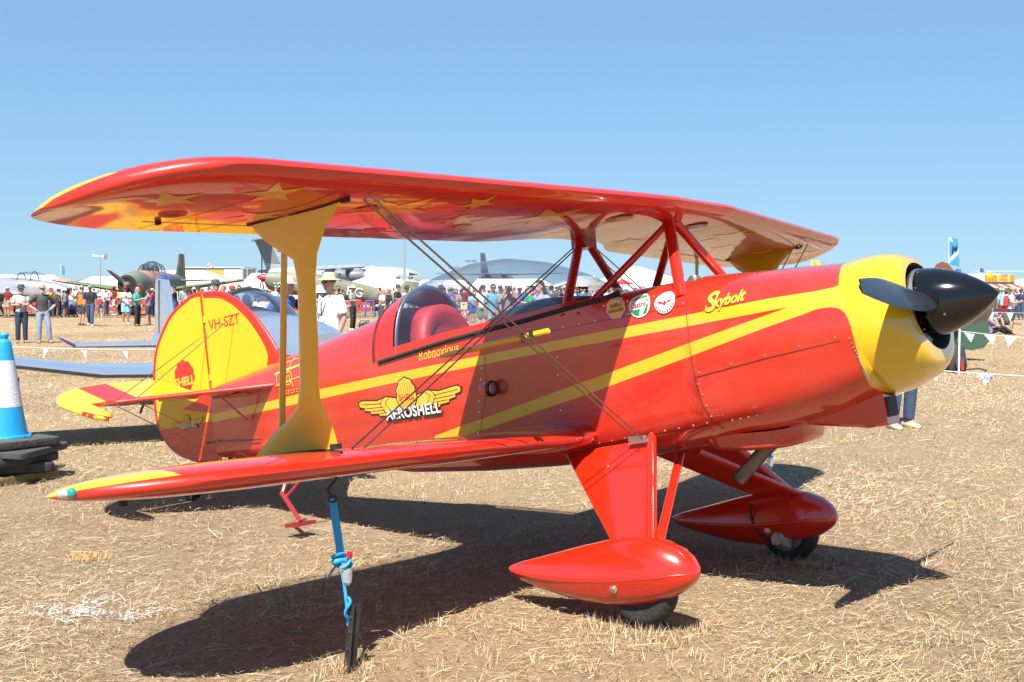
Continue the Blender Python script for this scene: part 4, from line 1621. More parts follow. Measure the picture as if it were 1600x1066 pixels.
for i in range(4):
    for j in range(4):
        x, z = .23 + .022 * i, .93 + .028 * j
        fast.ball((x, -(side_y(x, z) + .001), z), (.003, .002, .003), 6, 4)
tag(fast.build('fasteners', m_steel, FUS), kind='stuff')
# camera housing on the side, red dome with black face
kx, kz = -1.075, 1.21
ky = -(side_y(kx, kz))
KN = MB()
KN.tube([(kx, ky + .01, kz), (kx, ky - .03, kz)], [.02, .018], 12)
KN.tube([(kx - .05, ky - .05, kz), (kx - .045, ky - .05, kz), (kx - .02, ky - .05, kz), (kx + .008, ky - .05, kz)], [.012, .032, .043, .045], 20)
KN.build('air_scoop_housing', m_red, PLANE, 50)
MB().tube([(kx + .008, ky - .05, kz), (kx + .028, ky - .05, kz)], [.0455, .0455], 20).build('scoop_rim', m_black, PLANE, 50)
MB().tube([(kx + .029, ky - .05, kz), (kx + .031, ky - .05, kz)], [.034, .030], 20).build('scoop_mesh', m_steel, PLANE, 50)

# navigation light on the near lower tip
for s in (-1, 1):
    L = MB().ball((-.925, s * 3.192, .972), (.040, .020, .018), 16, 10)
    L.build('light_housing', mat('clear_lens', (.75, .76, .74), .08, coat=1, trans=.5, var=.2, vscale=40), PLANE)
    MB().ball((-.890, s * 3.184, .974), (.019, .018, .020), 14, 8).build('navigation_light', mat('lens_green' if s < 0 else 'lens_red', (.01, .30, .26) if s < 0 else (.5, .01, .01), .08, coat=1.0), PLANE)
MB().tube([(-1.03, -2.88, .93), (-1.03, -2.88, .892)], [.013, .017], 10).build('wingtip_tie_ring', m_dark, PLANE)

# ------------------------------------------------------------------ field strips and far ground
def strip(name, d0, d1, px0, px1, color, z, nvar=0.3):
    n = 24
    vs = []
    for i in range(n + 1):
        px = px0 + (px1 - px0) * i / n
        vs += [tuple(Wp(px, d0 + .6 * math.sin(i * 1.9), z)), tuple(Wp(px, d1 + .8 * math.sin(i * 2.7 + 1), z))]
    o = MB().add(vs, [(2 * i, 2 * i + 1, 2 * i + 3, 2 * i + 2) for i in range(n)]).build(
        name, mat(name + '_mat', color, .95, var=nvar, vscale=1.2, bump=.5, bscale=6), None, 0)
    tag(o, kind='structure')


strip('dirt_track', 66, 73, -600, 1000, (.24, .105, .058), .004)
strip('lawn', 73.4, 112, -600, 1000, (.19, .19, .085), .004)
strip('apron', 112.5, 460, -1500, 3200, (.33, .32, .30), .004, .15)


def heading(right, depth):
    v = RIGHT * right + FWD * depth
    return math.atan2(v[1], v[0])


def camo_mat(name, cols, scale=.45, rough=.55):
    m = mat(name, cols[0], rough)
    nt = m.node_tree
    b = nt.nodes['Principled BSDF']
    tc = nt.nodes.new('ShaderNodeTexCoord')
    n = nt.nodes.new('ShaderNodeTexNoise')
    n.inputs['Scale'].default_value = scale
    n.inputs['Detail'].default_value = 1.0
    nt.links.new(tc.outputs['Object'], n.inputs['Vector'])
    r = nt.nodes.new('ShaderNodeValToRGB')
    r.color_ramp.interpolation = 'CONSTANT'
    el = r.color_ramp.elements
    el[0].position, el[0].color = 0, (*cols[0], 1)
    el[1].position, el[1].color = .47, (*cols[1], 1)
    if len(cols) > 2:
        e_ = el.new(.58)
        e_.color = (*cols[2], 1)
    nt.links.new(n.outputs['Fac'], r.inputs['Fac'])
    nt.links.new(r.outputs['Color'], b.inputs['Base Color'])
    return m


def fus_loft(st, n=20, e=2.2):
    """st: (x, zc, half width, half height)"""
    rings = []
    for x, zc, hw, hh in st:
        ring = []
        for k in range(n):
            a = 2 * math.pi * k / n
            c, s = math.cos(a), math.sin(a)
            ring.append((x, hw * math.copysign(abs(c) ** (2 / e), c), zc + hh * math.copysign(abs(s) ** (2 / e), s)))
        rings.append(ring)
    return MB().loft(rings)


def surf(st, tc=.11, vertical=False):
    """st: (span position, x of leading edge, chord, offset)"""
    up, lo = foil(8, tc, 0.0)
    rings = []
    for y, xl, c, z in st:
        ring = [(xl - c * px, y, z + c * pz) for px, pz in up] + [(xl - c * px, y, z + c * pz) for px, pz in lo[-1:0:-1]]
        if vertical:
            ring = [(p[0], p[2], p[1]) for p in ring]
        rings.append(ring)
    return MB().loft(rings)


def prop(root, c, r, nb, m, phase=0.3, ax=(1, 0, 0), wd=.10):
    for k in range(nb):
        a = phase + 2 * math.pi * k / nb
        d = Vector((0, math.cos(a), math.sin(a)))
        t = Vector((0, -d.z, d.y))
        rings = []
        for f, w in ((.06, .5), (.25, .9), (.5, 1.0), (.8, .85), (1.0, .45)):
            p = Vector(c) + d * r * f
            w *= r * wd
            rings.append([p + t * w + Vector((.02, 0, 0)), p + Vector((.04, 0, 0)), p - t * w - Vector((.02, 0, 0)), p - Vector((.04, 0, 0))])
        MB().loft(rings).build('propeller_blade', m, root, 40)


def bubble(root, x0, x1, w, z0, zt, frames, peak=.45, m=None, name='canopy'):
    rings = []
    for t in np.linspace(0, 1, 17):
        x = x0 + (x1 - x0) * t
        h = (zt - z0) * (math.sin(math.pi * min(t / (2 * peak), .5 + (t - peak) / (2 * (1 - peak)) if t > peak else 1)) ** .7 if 0 < t < 1 else .03)
        ww = w * (max(math.sin(math.pi * t), 0.03) ** .45)
        rings.append([(x, -ww * math.cos(a), z0 + max(h, .01) * math.sin(a)) for a in np.linspace(0, math.pi, 13)])
    c = MB().loft(rings, closed=False).build(name, m or m_glass, root, 60)
    for f in frames:
        i = int(round(f * 16))
        MB().tube([(p[0], p[1] * 1.01, p[2] + .01) for p in rings[i]], .03, 6).build('canopy_frame', mat('frame_dark', (.03, .035, .03), .5), c)
    return c


def wheel(root, c, r, w, m=None, name='wheel'):
    return MB().lathe([(-w / 2, r * .5), (-w / 2, r * .85), (-w * .3, r), (w * .3, r), (w / 2, r * .85), (w / 2, r * .5)], c, (0, 1, 0), 20).build(name, m or m_rubber, root)


m_silver = mat('polished_metal', (.50, .56, .66), .24, metal=.75, coat=.3, var=.06, vscale=2)
m_purple = mat('purple_paint', (.045, .03, .30), .25, coat=1)
m_grey = mat('transport_grey', (.30, .325, .345), .5, var=.06, vscale=.3)
m_grey2 = mat('transport_grey_dark', (.16, .175, .19), .5)
m_alloy = mat('jet_alloy', (.52, .53, .55), .3, metal=.7, var=.1, vscale=1.2)
m_camo = camo_mat('trojan_camo', [(.13, .15, .115), (.36, .20, .13), (.105, .135, .065)], .30)
m_camo2 = camo_mat('fighter_olive_hazed', [(.155, .17, .115), (.20, .205, .15)], .5)  # olive lightened so the colour itself carries distance haze
m_camo3 = camo_mat('trainer_camo', [(.035, .085, .055), (.035, .085, .055), (.20, .14, .085)], .7)
m_glass2 = glass_mat()
m_glass2.name = 'background_perspex'
m_pink = mat('tan_camo', (.36, .20, .13), .55, var=.1, vscale=1)


# ------------------------------------------------------------------ low-wing kit aircraft behind the tail
def sport_plane():
    r = empty('kit_aircraft', Wp(412, 13.0), heading(.55, -.835),
              'low wing polished silver aircraft with purple wingtips parked behind the biplane tail', 'aircraft')
    fus_loft([(-4.2, .76, .03, .10), (-3.4, .78, .12, .17), (-2.0, .88, .28, .30), (-.8, .95, .48, .40), (.2, .93, .50, .40), (1.2, .92, .46, .36), (1.75, .92, .30, .26)]).build('fuselage', m_silver, r, 45)
    for s in (-1, 1):
        w = surf([(s * .42, .65, 1.60, .70), (s * 1.9, .60, 1.55, .74), (s * 3.65, .50, 1.25, 1.0)], .075).build('wing', m_silver, r, 45)
        surf([(s * 3.65, .50, 1.25, 1.0), (s * 3.85, .3, 1.0, 1.10), (s * 3.98, -.1, .5, 1.2)]).build('wingtip', m_purple, w, 45)
        vs = []
        for y, z in ((2.05, .75), (3.6, .985)):
            vs += [(-.52, s * y, z + .035), (-.545, s * y, z + .033)]
        MB().add(vs, [(0, 1, 3, 2)]).build('aileron_gap', m_dark, w, 0)
        t = surf([(s * .08, -3.25, .80, .76), (s * 1.25, -3.40, .58, .76)]).build('stabilizer', m_silver, r, 45)
        surf([(s * 1.25, -3.40, .58, .76), (s * 1.42, -3.52, .28, .86)]).build('stabilizer_tip', m_purple, t, 45)
        wheel(r, (.75, s * .85, .19), .19, .13)
        MB().tube([(.6, s * .35, .66), (.75, s * .85, .20)], .03, 8).build('gear_leg', m_silver, r)
        MB().tube([(.1, s * 2.6, .70), (.1, s * 2.6, .62)], .012, 6).build('tie_ring', m_dark, r)
    f = surf([(.76, -3.12, 1.05, 0), (1.56, -3.46, .68, 0), (1.64, -3.52, .58, 0)], .09, True).build('fin', m_silver, r, 45)
    surf([(1.64, -3.50, .60, 0), (1.70, -3.60, .40, 0)], .09, True).build('fin_cap', m_purple, f, 45)
    MB().box((-3.87, 0, 1.22), (.012, .07, .80)).build('rudder_gap', m_dark, f, 0)
    bubble(r, -1.5, .75, .42, 1.15, 1.56, (.45,), .5, m_glass2)
    MB().ball((-.3, 0, 1.18), (.22, .28, .20), 12, 8).build('seat_back', m_leather_dk, r)
    MB().lathe([(0, .17), (.12, .15), (.28, .06), (.33, .01)], (1.75, 0, .92), (1, 0, 0), 20).build('spinner', m_silver, r)
    prop(r, (1.85, 0, .92), .90, 2, m_blade, .12)
    wheel(r, (-3.9, 0, .16), .10, .07, name='tail_wheel')
    MB().tube([(-3.6, 0, .85), (-3.9, 0, .18)], .018, 6).build('tail_spring', m_dark, r)
    r.matrix_world = Matrix.Translation(r.location) @ Matrix.Rotation(r.rotation_euler.z, 4, 'Z') @ Matrix.Translation((.75, 0, 0)) @ Matrix.Rotation(math.radians(1.2), 4, 'Y') @ Matrix.Translation((-.75, 0, 0))
    return r


sport_plane()


# ------------------------------------------------------------------ camouflaged trainer, nose to the camera
def trojan():
    r = empty('camouflage_trainer', Wp(237, 75), heading(-.085, -1),
              'camouflaged propeller warbird facing the camera with framed canopy open to view', 'aircraft')
    fus_loft([(-6.0, 2.15, .10, .28), (-4.2, 2.10, .38, .55), (-1.5, 2.05, .62, .78), (1.0, 2.0, .70, .85), (2.6, 1.95, .72, .84), (3.5, 1.9, .66, .74), (3.7, 1.9, .52, .58)]).build('fuselage', m_camo, r, 45)
    MB().lathe([(0, .60), (.02, .62), (.03, .45), (-.2, .4)], (3.70, 0, 1.9), (1, 0, 0), 24).build('cowl_ring', m_dark, r)
    MB().lathe([(0, .2), (.2, .18), (.36, .06)], (3.70, 0, 1.9), (1, 0, 0), 16).build('propeller_hub', m_camo, r)
    prop(r, (3.85, 0, 1.9), 1.52, 2, m_blade, 2.45, wd=.09)
    for s in (-1, 1):
        w = surf([(s * .5, 1.6, 2.5, 1.45), (s * 6.1, 1.1, 1.35, 2.22)], .14).build('wing', m_camo, r, 45)
        MB().ball((.5, s * 6.1, 2.22), (.65, .10, .08), 12, 8).build('wingtip', m_camo2, w)
        surf([(s * .2, -4.3, 1.35, 2.25), (s * 2.8, -4.6, .85, 2.30)]).build('stabilizer', m_camo, r, 45)
        wheel(r, (.2, s * 1.95, .35), .35, .22)
        MB().tube([(.2, s * 1.9, 1.55), (.2, s * 1.95, .40)], .06, 8).build('gear_leg', m_steel, r)
    wheel(r, (2.9, 0, .30), .30, .2, name='nose_wheel')
    MB().tube([(2.8, 0, 1.3), (2.9, 0, .32)], .06, 8).build('nose_leg', m_steel, r)
    fin = surf([(2.3, -3.4, 2.8, 0), (2.8, -4.35, 1.75, 0), (4.08, -4.85, 1.05, 0)], .08, True).build('fin', m_camo, r, 45)
    MB().box((-5.35, 0, 3.30), (.03, .14, 1.6)).build('rudder_gap', m_dark, fin, 0)
    MB().box((-5.55, 0, 2.45), (.75, .13, .62)).build('tan_patch', m_pink, fin, 0)
    bubble(r, -2.1, 1.8, .58, 2.72, 3.42, (.25, .42, .55, .75), .45, m_glass2)
    for x in (.7, -.7):
        MB().ball((x, 0, 2.85), (.22, .26, .34), 10, 8).build('seat', m_dark, r)
    return r


trojan()


def fighter():
    r = empty('olive_fighter', Wp(492, 71), heading(-.95, -.30),
              'olive green piston fighter with shark mouth nose pointing left behind the fence', 'aircraft')
    pit = Matrix.Rotation(-math.radians(9), 4, 'Y')
    made = []
    made.append(fus_loft([(-6.4, 1.85, .06, .20), (-5.0, 1.85, .22, .34), (-3.0, 1.88, .40, .52), (-1.0, 1.88, .46, .68), (1.0, 1.82, .46, .70), (2.2, 1.74, .42, .66), (3.0, 1.78, .32, .46), (3.2, 1.82, .26, .28)]).build('fuselage', m_camo2, r, 45))
    made.append(MB().lathe([(0, .26), (.15, .24), (.4, .13), (.55, .02)], (3.2, 0, 1.85), (1, 0, 0), 16).build('spinner', mat('spinner_red', (.55, .03, .05), .35, coat=.5), r))
    for s in (-1, 1):
        made.append(surf([(s * .4, 1.0, 2.5, 1.25), (s * 5.6, .5, 1.2, 1.75)], .13).build('wing', m_camo2, r, 45))
        made.append(surf([(s * .1, -4.9, 1.1, 1.95), (s * 1.9, -5.1, .7, 1.95)]).build('stabilizer', m_camo2, r, 45))
        made.append(wheel(r, (.8, s * 1.25, .62), .34, .2))
        made.append(MB().tube([(.7, s * 1.25, 1.3), (.8, s * 1.25, .6)], .06, 8).build('gear_leg', m_steel, r))
    made.append(surf([(1.95, -4.6, 1.6, 0), (3.1, -5.3, .9, 0)], .08, True).build('fin', m_camo2, r, 45))
    can = bubble(r, -1.9, .3, .40, 2.45, 2.95, (.3, .5, .7), .6, m_glass2)
    made += [can] + list(can.children)
    # shark mouth on both sides
    for s in (-1, 1):
        vs = [(2.75, s * .40, 1.50), (2.2, s * .46, 1.38), (1.5, s * .49, 1.42), (1.9, s * .48, 1.62), (2.4, s * .45, 1.66)]
        mo = MB().add(vs, [(0, 1, 2, 3, 4)]).build('shark_mouth', mat('mouth_dark', (.05, .02, .02), .5), r, 0)
        made.append(mo)
        for k in range(5):
            x = 1.7 + k * .2
            made.append(MB().add([(x, s * .497, 1.44), (x + .16, s * .495, 1.44), (x + .08, s * .49, 1.54)], [(0, 1, 2)]).build('shark_tooth', m_white, mo, 0))
            made.append(MB().add([(x + .1, s * .49, 1.64), (x + .24, s * .487, 1.64), (x + .17, s * .495, 1.55)], [(0, 1, 2)]).build('shark_tooth', m_white, mo, 0))
        vt, ft = text_mesh('RG', .8)
        made.append(MB().add([(-2.2 - p[0] * s, s * (.475 - .04 * (p[1] > 5)), 1.85 + p[1]) for p in vt], ft).build('code_lettering', m_white, r, 0))
    for o in made:
        o.data.transform(Matrix.Translation((0, 0, .55)) @ pit @ Matrix.Translation((0, 0, -.55)))
    p0 = pit @ Vector((3.4, 0, 1.85 - .55)) + Vector((0, 0, .55))
    prop(r, p0, 1.65, 3, m_blade, 1.50, wd=.07)
    return r


fighter()


def transport():
    r = empty('military_transport', Wp(534, 341), heading(.98, .12),
              'large grey T-tailed military transport jet standing beyond the white marquees', 'aircraft')
    fus_loft([(-24, 6.9, .3, .5), (-18, 6.2, 1.7, 2.0), (-10, 5.5, 3.1, 3.2), (0, 5.3, 3.4, 3.4), (14, 5.3, 3.4, 3.4), (19, 5.2, 3.2, 3.2), (22, 4.8, 2.5, 2.6), (24, 4.3, 1.3, 1.4), (24.8, 4.1, .3, .4)], 28, 2.0).build('fuselage', m_grey, r, 45)
    for s in (-1, 1):
        surf([(s * 3, 7, 11, 8.6), (s * 25, -8, 3.2, 7.2)], .11).build('wing', m_grey, r, 45)
        for y, x in ((7.5, 6.5), (14.5, 1.5)):
            e_ = MB().lathe([(0, 1.5), (.5, 1.65), (4, 1.55), (6.5, .9)], (x, s * y, 5.9), (-1, 0, 0), 20).build('engine_nacelle', m_grey2, r)
            MB().box((x - 3.5, s * y, 7.3), (4.5, .4, 1.6)).build('engine_pylon', m_grey, e_, 0)
        surf([(s * .3, -19.5, 5.5, 16.6), (s * 9.9, -24.5, 2.6, 16.2)], .09).build('tailplane', m_grey, r, 45)
        for k in range(4):
            MB().box((20.2 + k * .62 - .3, s * (2.75 - .28 * k), 6.6 - .12 * k), (.5, .5, .55)).build('cockpit_window', m_dark, r, 0)
    fin = surf([(7.5, -10.5, 11, 0), (9.5, -14, 8.2, 0), (16.6, -18.5, 6.5, 0)], .09, True).build('fin', m_grey, r, 45)
    MB().add([(-20.6, -.42, 16.2), (-25.0, -.1, 16.2), (-21.8, -.1, 9.5), (-17.6, -.5, 9.5)], [(0, 1, 2, 3)]).build('rudder_shade_panel', m_grey2, fin, 0)
    MB().box((-17.6, -.55, 13.6), (1.6, .06, .9)).build('fin_badge', m_grey2, fin, 0)
    for x in (4, -2):
        for s in (-1, 1):
            wheel(r, (x, s * 3.4, .65), .65, .9, name='main_wheel')
    wheel(r, (18, 0, .5), .5, .8, name='nose_wheel')
    for x in (9, 4, -3, -8):
        MB().box((x, 0, 8.78), (1.2, .8, .25)).build('antenna_blister', m_white, r, 0)
    return r


transport()


def jet():
    r = empty('silver_jet', Wp(30, 70), heading(.96, -.28),
              'silver jet fighter with clear canopy beside the crowd at the left edge', 'aircraft')
    fus_loft([(-6.5, 1.65, .45, .45), (-4, 1.65, .62, .65), (-1, 1.6, .72, .75), (1, 1.55, .70, .70), (2.6, 1.5, .52, .55), (3.3, 1.45, .32, .38), (3.45, 1.45, .22, .28)]).build('fuselage', m_alloy, r, 45)
    MB().lathe([(0, .20), (.02, .21), (-.3, .2)], (3.46, 0, 1.45), (1, 0, 0), 20).build('intake', m_dark, r)
    bubble(r, -.9, 2.1, .42, 2.05, 2.68, (.35, .68), .6, m_glass2)
    for s in (-1, 1):
        surf([(s * .6, .6, 2.9, 1.35), (s * 5.4, -2.6, 1.3, 1.5)], .10).build('wing', m_alloy, r, 45)
        wheel(r, (-1.0, s * 1.2, .33), .33, .2)
        MB().tube([(-1, s * 1.1, 1.25), (-1, s * 1.2, .35)], .07, 8).build('gear_leg', m_steel, r)
        surf([(s * .2, -4.9, 1.5, 2.1), (s * 2.0, -6.0, .9, 2.3)], .09).build('stabilizer', m_alloy, r, 45)
    wheel(r, (2.1, 0, .28), .28, .18, name='nose_wheel')
    MB().tube([(2.1, 0, 1.1), (2.1, 0, .3)], .05, 8).build('nose_leg', m_steel, r)
    surf([(2.1, -3.4, 2.6, 0), (4.3, -5.6, 1.1, 0)], .09, True).build('fin', m_alloy, r, 45)
    return r


jet()


def trainer():
    r = empty('green_camouflage_aircraft', Wp(1476, 27), heading(-.85, .52),
              'dark green and tan aircraft tail showing behind the biplane propeller', 'aircraft')
    fus_loft([(0, .95, .05, .20), (1.2, 1.0, .22, .30), (3.2, 1.08, .42, .45), (4.6, 1.1, .46, .46), (5.8, 1.1, .40, .40), (6.1, 1.1, .3, .3)]).build('fuselage', m_camo3, r, 45)
    fin = MB().plate([(.15, 0, .33), (-.60, 0, .24), (-.86, 0, .30), (-.98, 0, .48), (-.95, 0, .9), (-.60, 0, 1.5), (-.20, 0, 2.05), (-.03, 0, 2.24), (.10, 0, 2.28), (.22, 0, 2.2), (.34, 0, 2.0), (.85, 0, 1.3)], (0, 1, 0), .06).build('rudder', m_camo3, r, 0)
    MB().plate([(-.28, 0, 1.92), (-.20, 0, 2.05), (-.03, 0, 2.245), (.10, 0, 2.285), (.22, 0, 2.205), (.34, 0, 2.0), (.39, 0, 1.92)], (0, 1, 0), .07).build('brown_fin_top', mat('fin_brown', (.20, .075, .035), .5), fin, 0)
    for s in (-1, 1):
        surf([(s * .05, .75, 1.15, .98), (s * 1.55, .45, .75, .98)], .09).build('stabilizer', mat('tail_tan', (.36, .30, .21), .5, var=.1) if s > 0 else m_camo3, r, 45)
        surf([(s * .4, 4.9, 1.5, .75), (s * 3.9, 4.7, 1.0, .95)], .12).build('wing', m_camo3, r, 45)
        wheel(r, (4.7, s * .95, .25), .25, .14)
        MB().tube([(4.6, s * .8, .75), (4.7, s * .95, .28)], .04, 8).build('gear_leg', m_steel, r)
    wheel(r, (.1, 0, .13), .13, .08, name='tail_wheel')
    MB().tube([(.2, 0, .8), (.1, 0, .15)], .03, 8).build('tail_leg', m_steel, r)
    return r


trainer()

# grey tail of another transport above the canopy
def tail_far():
    r = empty('distant_transport', Wp(772, 330), heading(.3, .95), 'distant grey transport aircraft whose fin rises above the bubble canopy', 'aircraft')
    fus_loft([(-12, 5.5, .4, .8), (-6, 4.8, 1.6, 1.9), (6, 4.4, 2.2, 2.3), (14, 4.2, 1.8, 1.9), (17, 3.8, .6, .7)]).build('fuselage', m_grey2, r, 45)
    surf([(6, -5, 6.5, 0), (12.0, -8.4, 3.6, 0)], .12, True).build('fin', m_grey2, r, 45)
    for s in (-1, 1):
        surf([(s * 1.2, 6, 4.5, 6.3), (s * 19, 4.5, 2.2, 6.6)], .12).build('wing', m_grey2, r, 45)
        surf([(s * .3, -7, 3.6, 6.2), (s * 7, -8, 2, 6.2)], .1).build('tailplane', m_grey2, r, 45)
        wheel(r, (2, s * 2.2, .6), .6, .8, name='main_wheel')
    wheel(r, (12, 0, .5), .5, .6, name='nose_wheel')


tail_far()

# ------------------------------------------------------------------ marquees and buildings
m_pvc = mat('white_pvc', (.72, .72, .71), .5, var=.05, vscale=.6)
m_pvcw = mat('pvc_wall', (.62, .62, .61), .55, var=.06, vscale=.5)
m_frame = mat('tent_frame', (.45, .46, .47), .4, metal=.6)


def marquee(px0, px1, d, eave_y, ridge_y, label, hip=(2.5, 2.5), depth=10.0, wall=True, yaw=0.0, open_bays=()):
    px = (px0 + px1) / 2
    L = (px1 - px0) / F_PX * d
    ez, rz = Wz(eave_y, d), Wz(ridge_y, d)
    r = empty('marquee', Wp(px, d), heading(1, yaw), label, 'marquee', 'white event marquees across the airfield')
    n = max(2, int(round(L / 5)))
    xs = [-L / 2 + L * i / n for i in range(n + 1)]

    def ridge_x(x):
        return min(max(x, -L / 2 + hip[0]), L / 2 - hip[1])
    for i in range(n):
        a, b_ = xs[i] + .03, xs[i + 1] - .03
        for s in (-1, 1):
            y = s * depth / 2
            m1, m2 = (ridge_x(a) + a) / 2, (ridge_x(b_) + b_) / 2
            sag = .10
            zm = (ez + rz) / 2 - sag
            vs = [(a, y, ez), (b_, y, ez), (m2, y / 2, zm), (m1, y / 2, zm), (ridge_x(b_), 0, rz), (ridge_x(a), 0, rz)]
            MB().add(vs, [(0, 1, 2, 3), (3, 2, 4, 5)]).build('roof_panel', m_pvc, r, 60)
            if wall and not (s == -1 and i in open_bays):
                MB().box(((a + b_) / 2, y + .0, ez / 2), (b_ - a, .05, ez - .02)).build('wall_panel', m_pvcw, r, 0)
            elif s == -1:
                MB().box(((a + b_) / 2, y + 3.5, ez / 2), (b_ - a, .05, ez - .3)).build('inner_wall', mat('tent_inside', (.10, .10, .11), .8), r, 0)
        MB().tube([(xs[i], -depth / 2 - .04, 0), (xs[i], -depth / 2 - .04, ez)], .06, 6).build('tent_pole', m_frame, r)
    for s, x in ((-1, xs[0]), (1, xs[-1])):
        MB().add([(x, -depth / 2, 0), (x, depth / 2, 0), (x, depth / 2, ez), (ridge_x(x), 0, rz), (x, -depth / 2, ez)], [(0, 1, 2, 3, 4)]).build('gable_end', m_pvcw, r, 0)
    return r


marquee(-60, 118, 172, 446, 431.5, 'long white marquee behind the silver jet at the far left', (0, 3.0), open_bays=(5, 7))
marquee(126, 204, 176, 446, 433.5, 'white marquee left of the camouflaged trainer, behind the speaker pole', (2, 2))
marquee(204, 386, 168, 445, 424, 'large white marquee behind the camouflaged trainer fin', (2, 6.0))
marquee(384, 470, 178, 446, 428, 'white marquee behind the olive fighter nose', (1, 5.5), open_bays=(1, 2))
marquee(548, 664, 165, 444, 428, 'white marquee with peaked left end below the transport jet nose', (3.2, 4.5), open_bays=(4, 6, 8))
marquee(650, 735, 190, 446, 438, 'low white marquee left of the bubble canopy', (1, 1))
marquee(736, 866, 185, 447, 436, 'white marquee seen through the left of the bubble canopy', (1, 2), open_bays=(2, 4))
marquee(856, 940, 150, 448, 431, 'pale marquee seen through the front of the bubble canopy', (4, 1), open_bays=(1,))
marquee(915, 1096, 150, 446, 417, 'big white marquee behind the cabane struts', (6, 8), open_bays=(2, 5))
marquee(1496, 1572, 160, 446, 427, 'white marquee behind the tip of the black spinner', (0, 1.0))
marquee(1576, 1680, 150, 446, 426, 'white marquee at the right edge behind the snack stall', (4, 0))


def hangar():
    d = 250
    r = empty('hangar', Wp(333, d), heading(1, 0), 'grey hangar with yellow front panel behind the large marquee', 'hangar')
    L = 96 / F_PX * d
    z = Wz(420, d)
    MB().box((0, 6, z / 2), (L, 12, z)).build('wall', mat('hangar_grey', (.36, .37, .38), .6), r, 0)
    MB().box((-L * .16, -.08, z - 1.15), (L * .66, .12, 1.5)).build('yellow_panel', mat('hangar_yellow', (.55, .34, .03), .6), r, 0)
    MB().box((L * .34, -.10, z - 1.6), (L * .30, .12, 2.6)).build('grey_panel', mat('hangar_pale', (.50, .51, .52), .6), r, 0)
    MB().box((0, 6, z + .12), (L + .6, 12.6, .24)).build('roof', mat('hangar_roof', (.52, .52, .52), .5), r, 0)


hangar()


def lamp_post(px, ytop, d, label, kind='lights', r0=.09):
    z = Wz(ytop, d)
    r = empty('pole', Wp(px, d), heading(1, 0), label, 'pole')
    MB().tube([(0, 0, 0), (0, 0, z)], [r0, r0 * .6], 10).build('mast', mat('galvanised', (.38, .40, .41), .45, metal=.5), r)
    if kind == 'lights':
        MB().box((0, 0, z), (1.8, .12, .12)).build('crossarm', m_frame, r, 0)
        for x in (-.8, -.3, .3, .8):
            MB().box((x, -.1, z + .22), (.42, .25, .34)).build('floodlight', mat('flood', (.18, .19, .2), .4), r, 0)
    elif kind == 'speakers':
        for s in (-1, 1):
            MB().lathe([(0, .08), (.3, .14), (.55, .34)], (s * .12, -.05, z + .05), (s, -.3, -.12), 14).build('horn_speaker', m_white, r)
    elif kind == 'tee':
        MB().box((0, 0, z), (1.9, .12, .10)).build('crossarm', m_frame, r, 0)
        for x in (-.85, 0, .85):
            MB().tube([(x, 0, z), (x, 0, z + .25)], .06, 6).build('insulator', m_frame, r)
    elif kind == 'mid':
        MB().box((0, 0, z - 4.2), (1.0, .2, .2)).build('crossarm', m_frame, r, 0)
        for s in (-1, 1):
            MB().ball((s * .65, 0, z - 4.1), (.3, .25, .18), 10, 6).build('floodlight', m_grey2, r)
    return r


lamp_post(158, 403, 120, 'loudspeaker pole between the left marquees', 'speakers', .12)
lamp_post(632, 372, 120, 'tall pale mast beside the transport jet nose', 'mid', .16)
lamp_post(736, 410, 210, 'distant floodlight pole left of the canopy top', 'lights', .1)
lamp_post(709, 420, 230, 'distant floodlight pole lower on the left of the canopy', 'lights', .1)
lamp_post(387, 421, 180, 'power pole with crossarm left of the olive fighter', 'tee', .14)
lamp_post(1521, 410, 180, 'thin bare mast right of the blue flag', 'none', .10)
lamp_post(1287, 401, 170, 'thin mast under the far wingtip of the biplane', 'none', .12)


def flag(px, y0, y1, w, d, cols, label, ground=True, wave=.12, letter=None):
    r = empty('flag', Wp(px, d), heading(1, 0), label, 'flag')
    z0, z1 = Wz(y1, d), Wz(y0, d)
    MB().tube([(0, 0, 0 if ground else z0 - 1), (0, 0, z1 + .1)], .035, 8).build('flagpole', mat('pole_white', (.6, .6, .6), .5), r)
    nx, nz = 10, 16

    def pt(u, v):
        return (.05 + w * u * (1 - .12 * v), wave * math.sin(6 * u + 2.2 * v), z0 + (z1 - z0) * v - .10 * u * (z1 - z0) * (1 - v * .5))
    vs = [pt(i / nx, j / nz) for j in range(nz + 1) for i in range(nx + 1)]
    b = MB()
    o = len(b.v)
    b.v += vs
    for j in range(nz):
        for i in range(nx):
            a = j * (nx + 1) + i
            b.f.append((a, a + 1, a + nx + 2, a + nx + 1))
            k = 0
            if len(cols) > 1:
                u, v = (i + .5) / nx, (j + .5) / nz
                k = 1 if abs((v - .36) - (u - .5) * .45) < .075 or (v > .86 and u < .35 and abs(v - .9 - (.2 - u)) < .1) else 0
            b.m.append(k)
    fl = b.build('flag_cloth', cols, r, 60)
    if letter:
        vt, ft = text_mesh(letter, w * .85, bold=.01)
        MB().add([(pt(.5 + p[0] / w, .6)[0], -wave * 1.6, pt(.5, .62)[2] + p[1]) for p in vt], ft).build('flag_lettering', mat('flag_navy', (.01, .03, .10), .7), fl, 0)
    return r


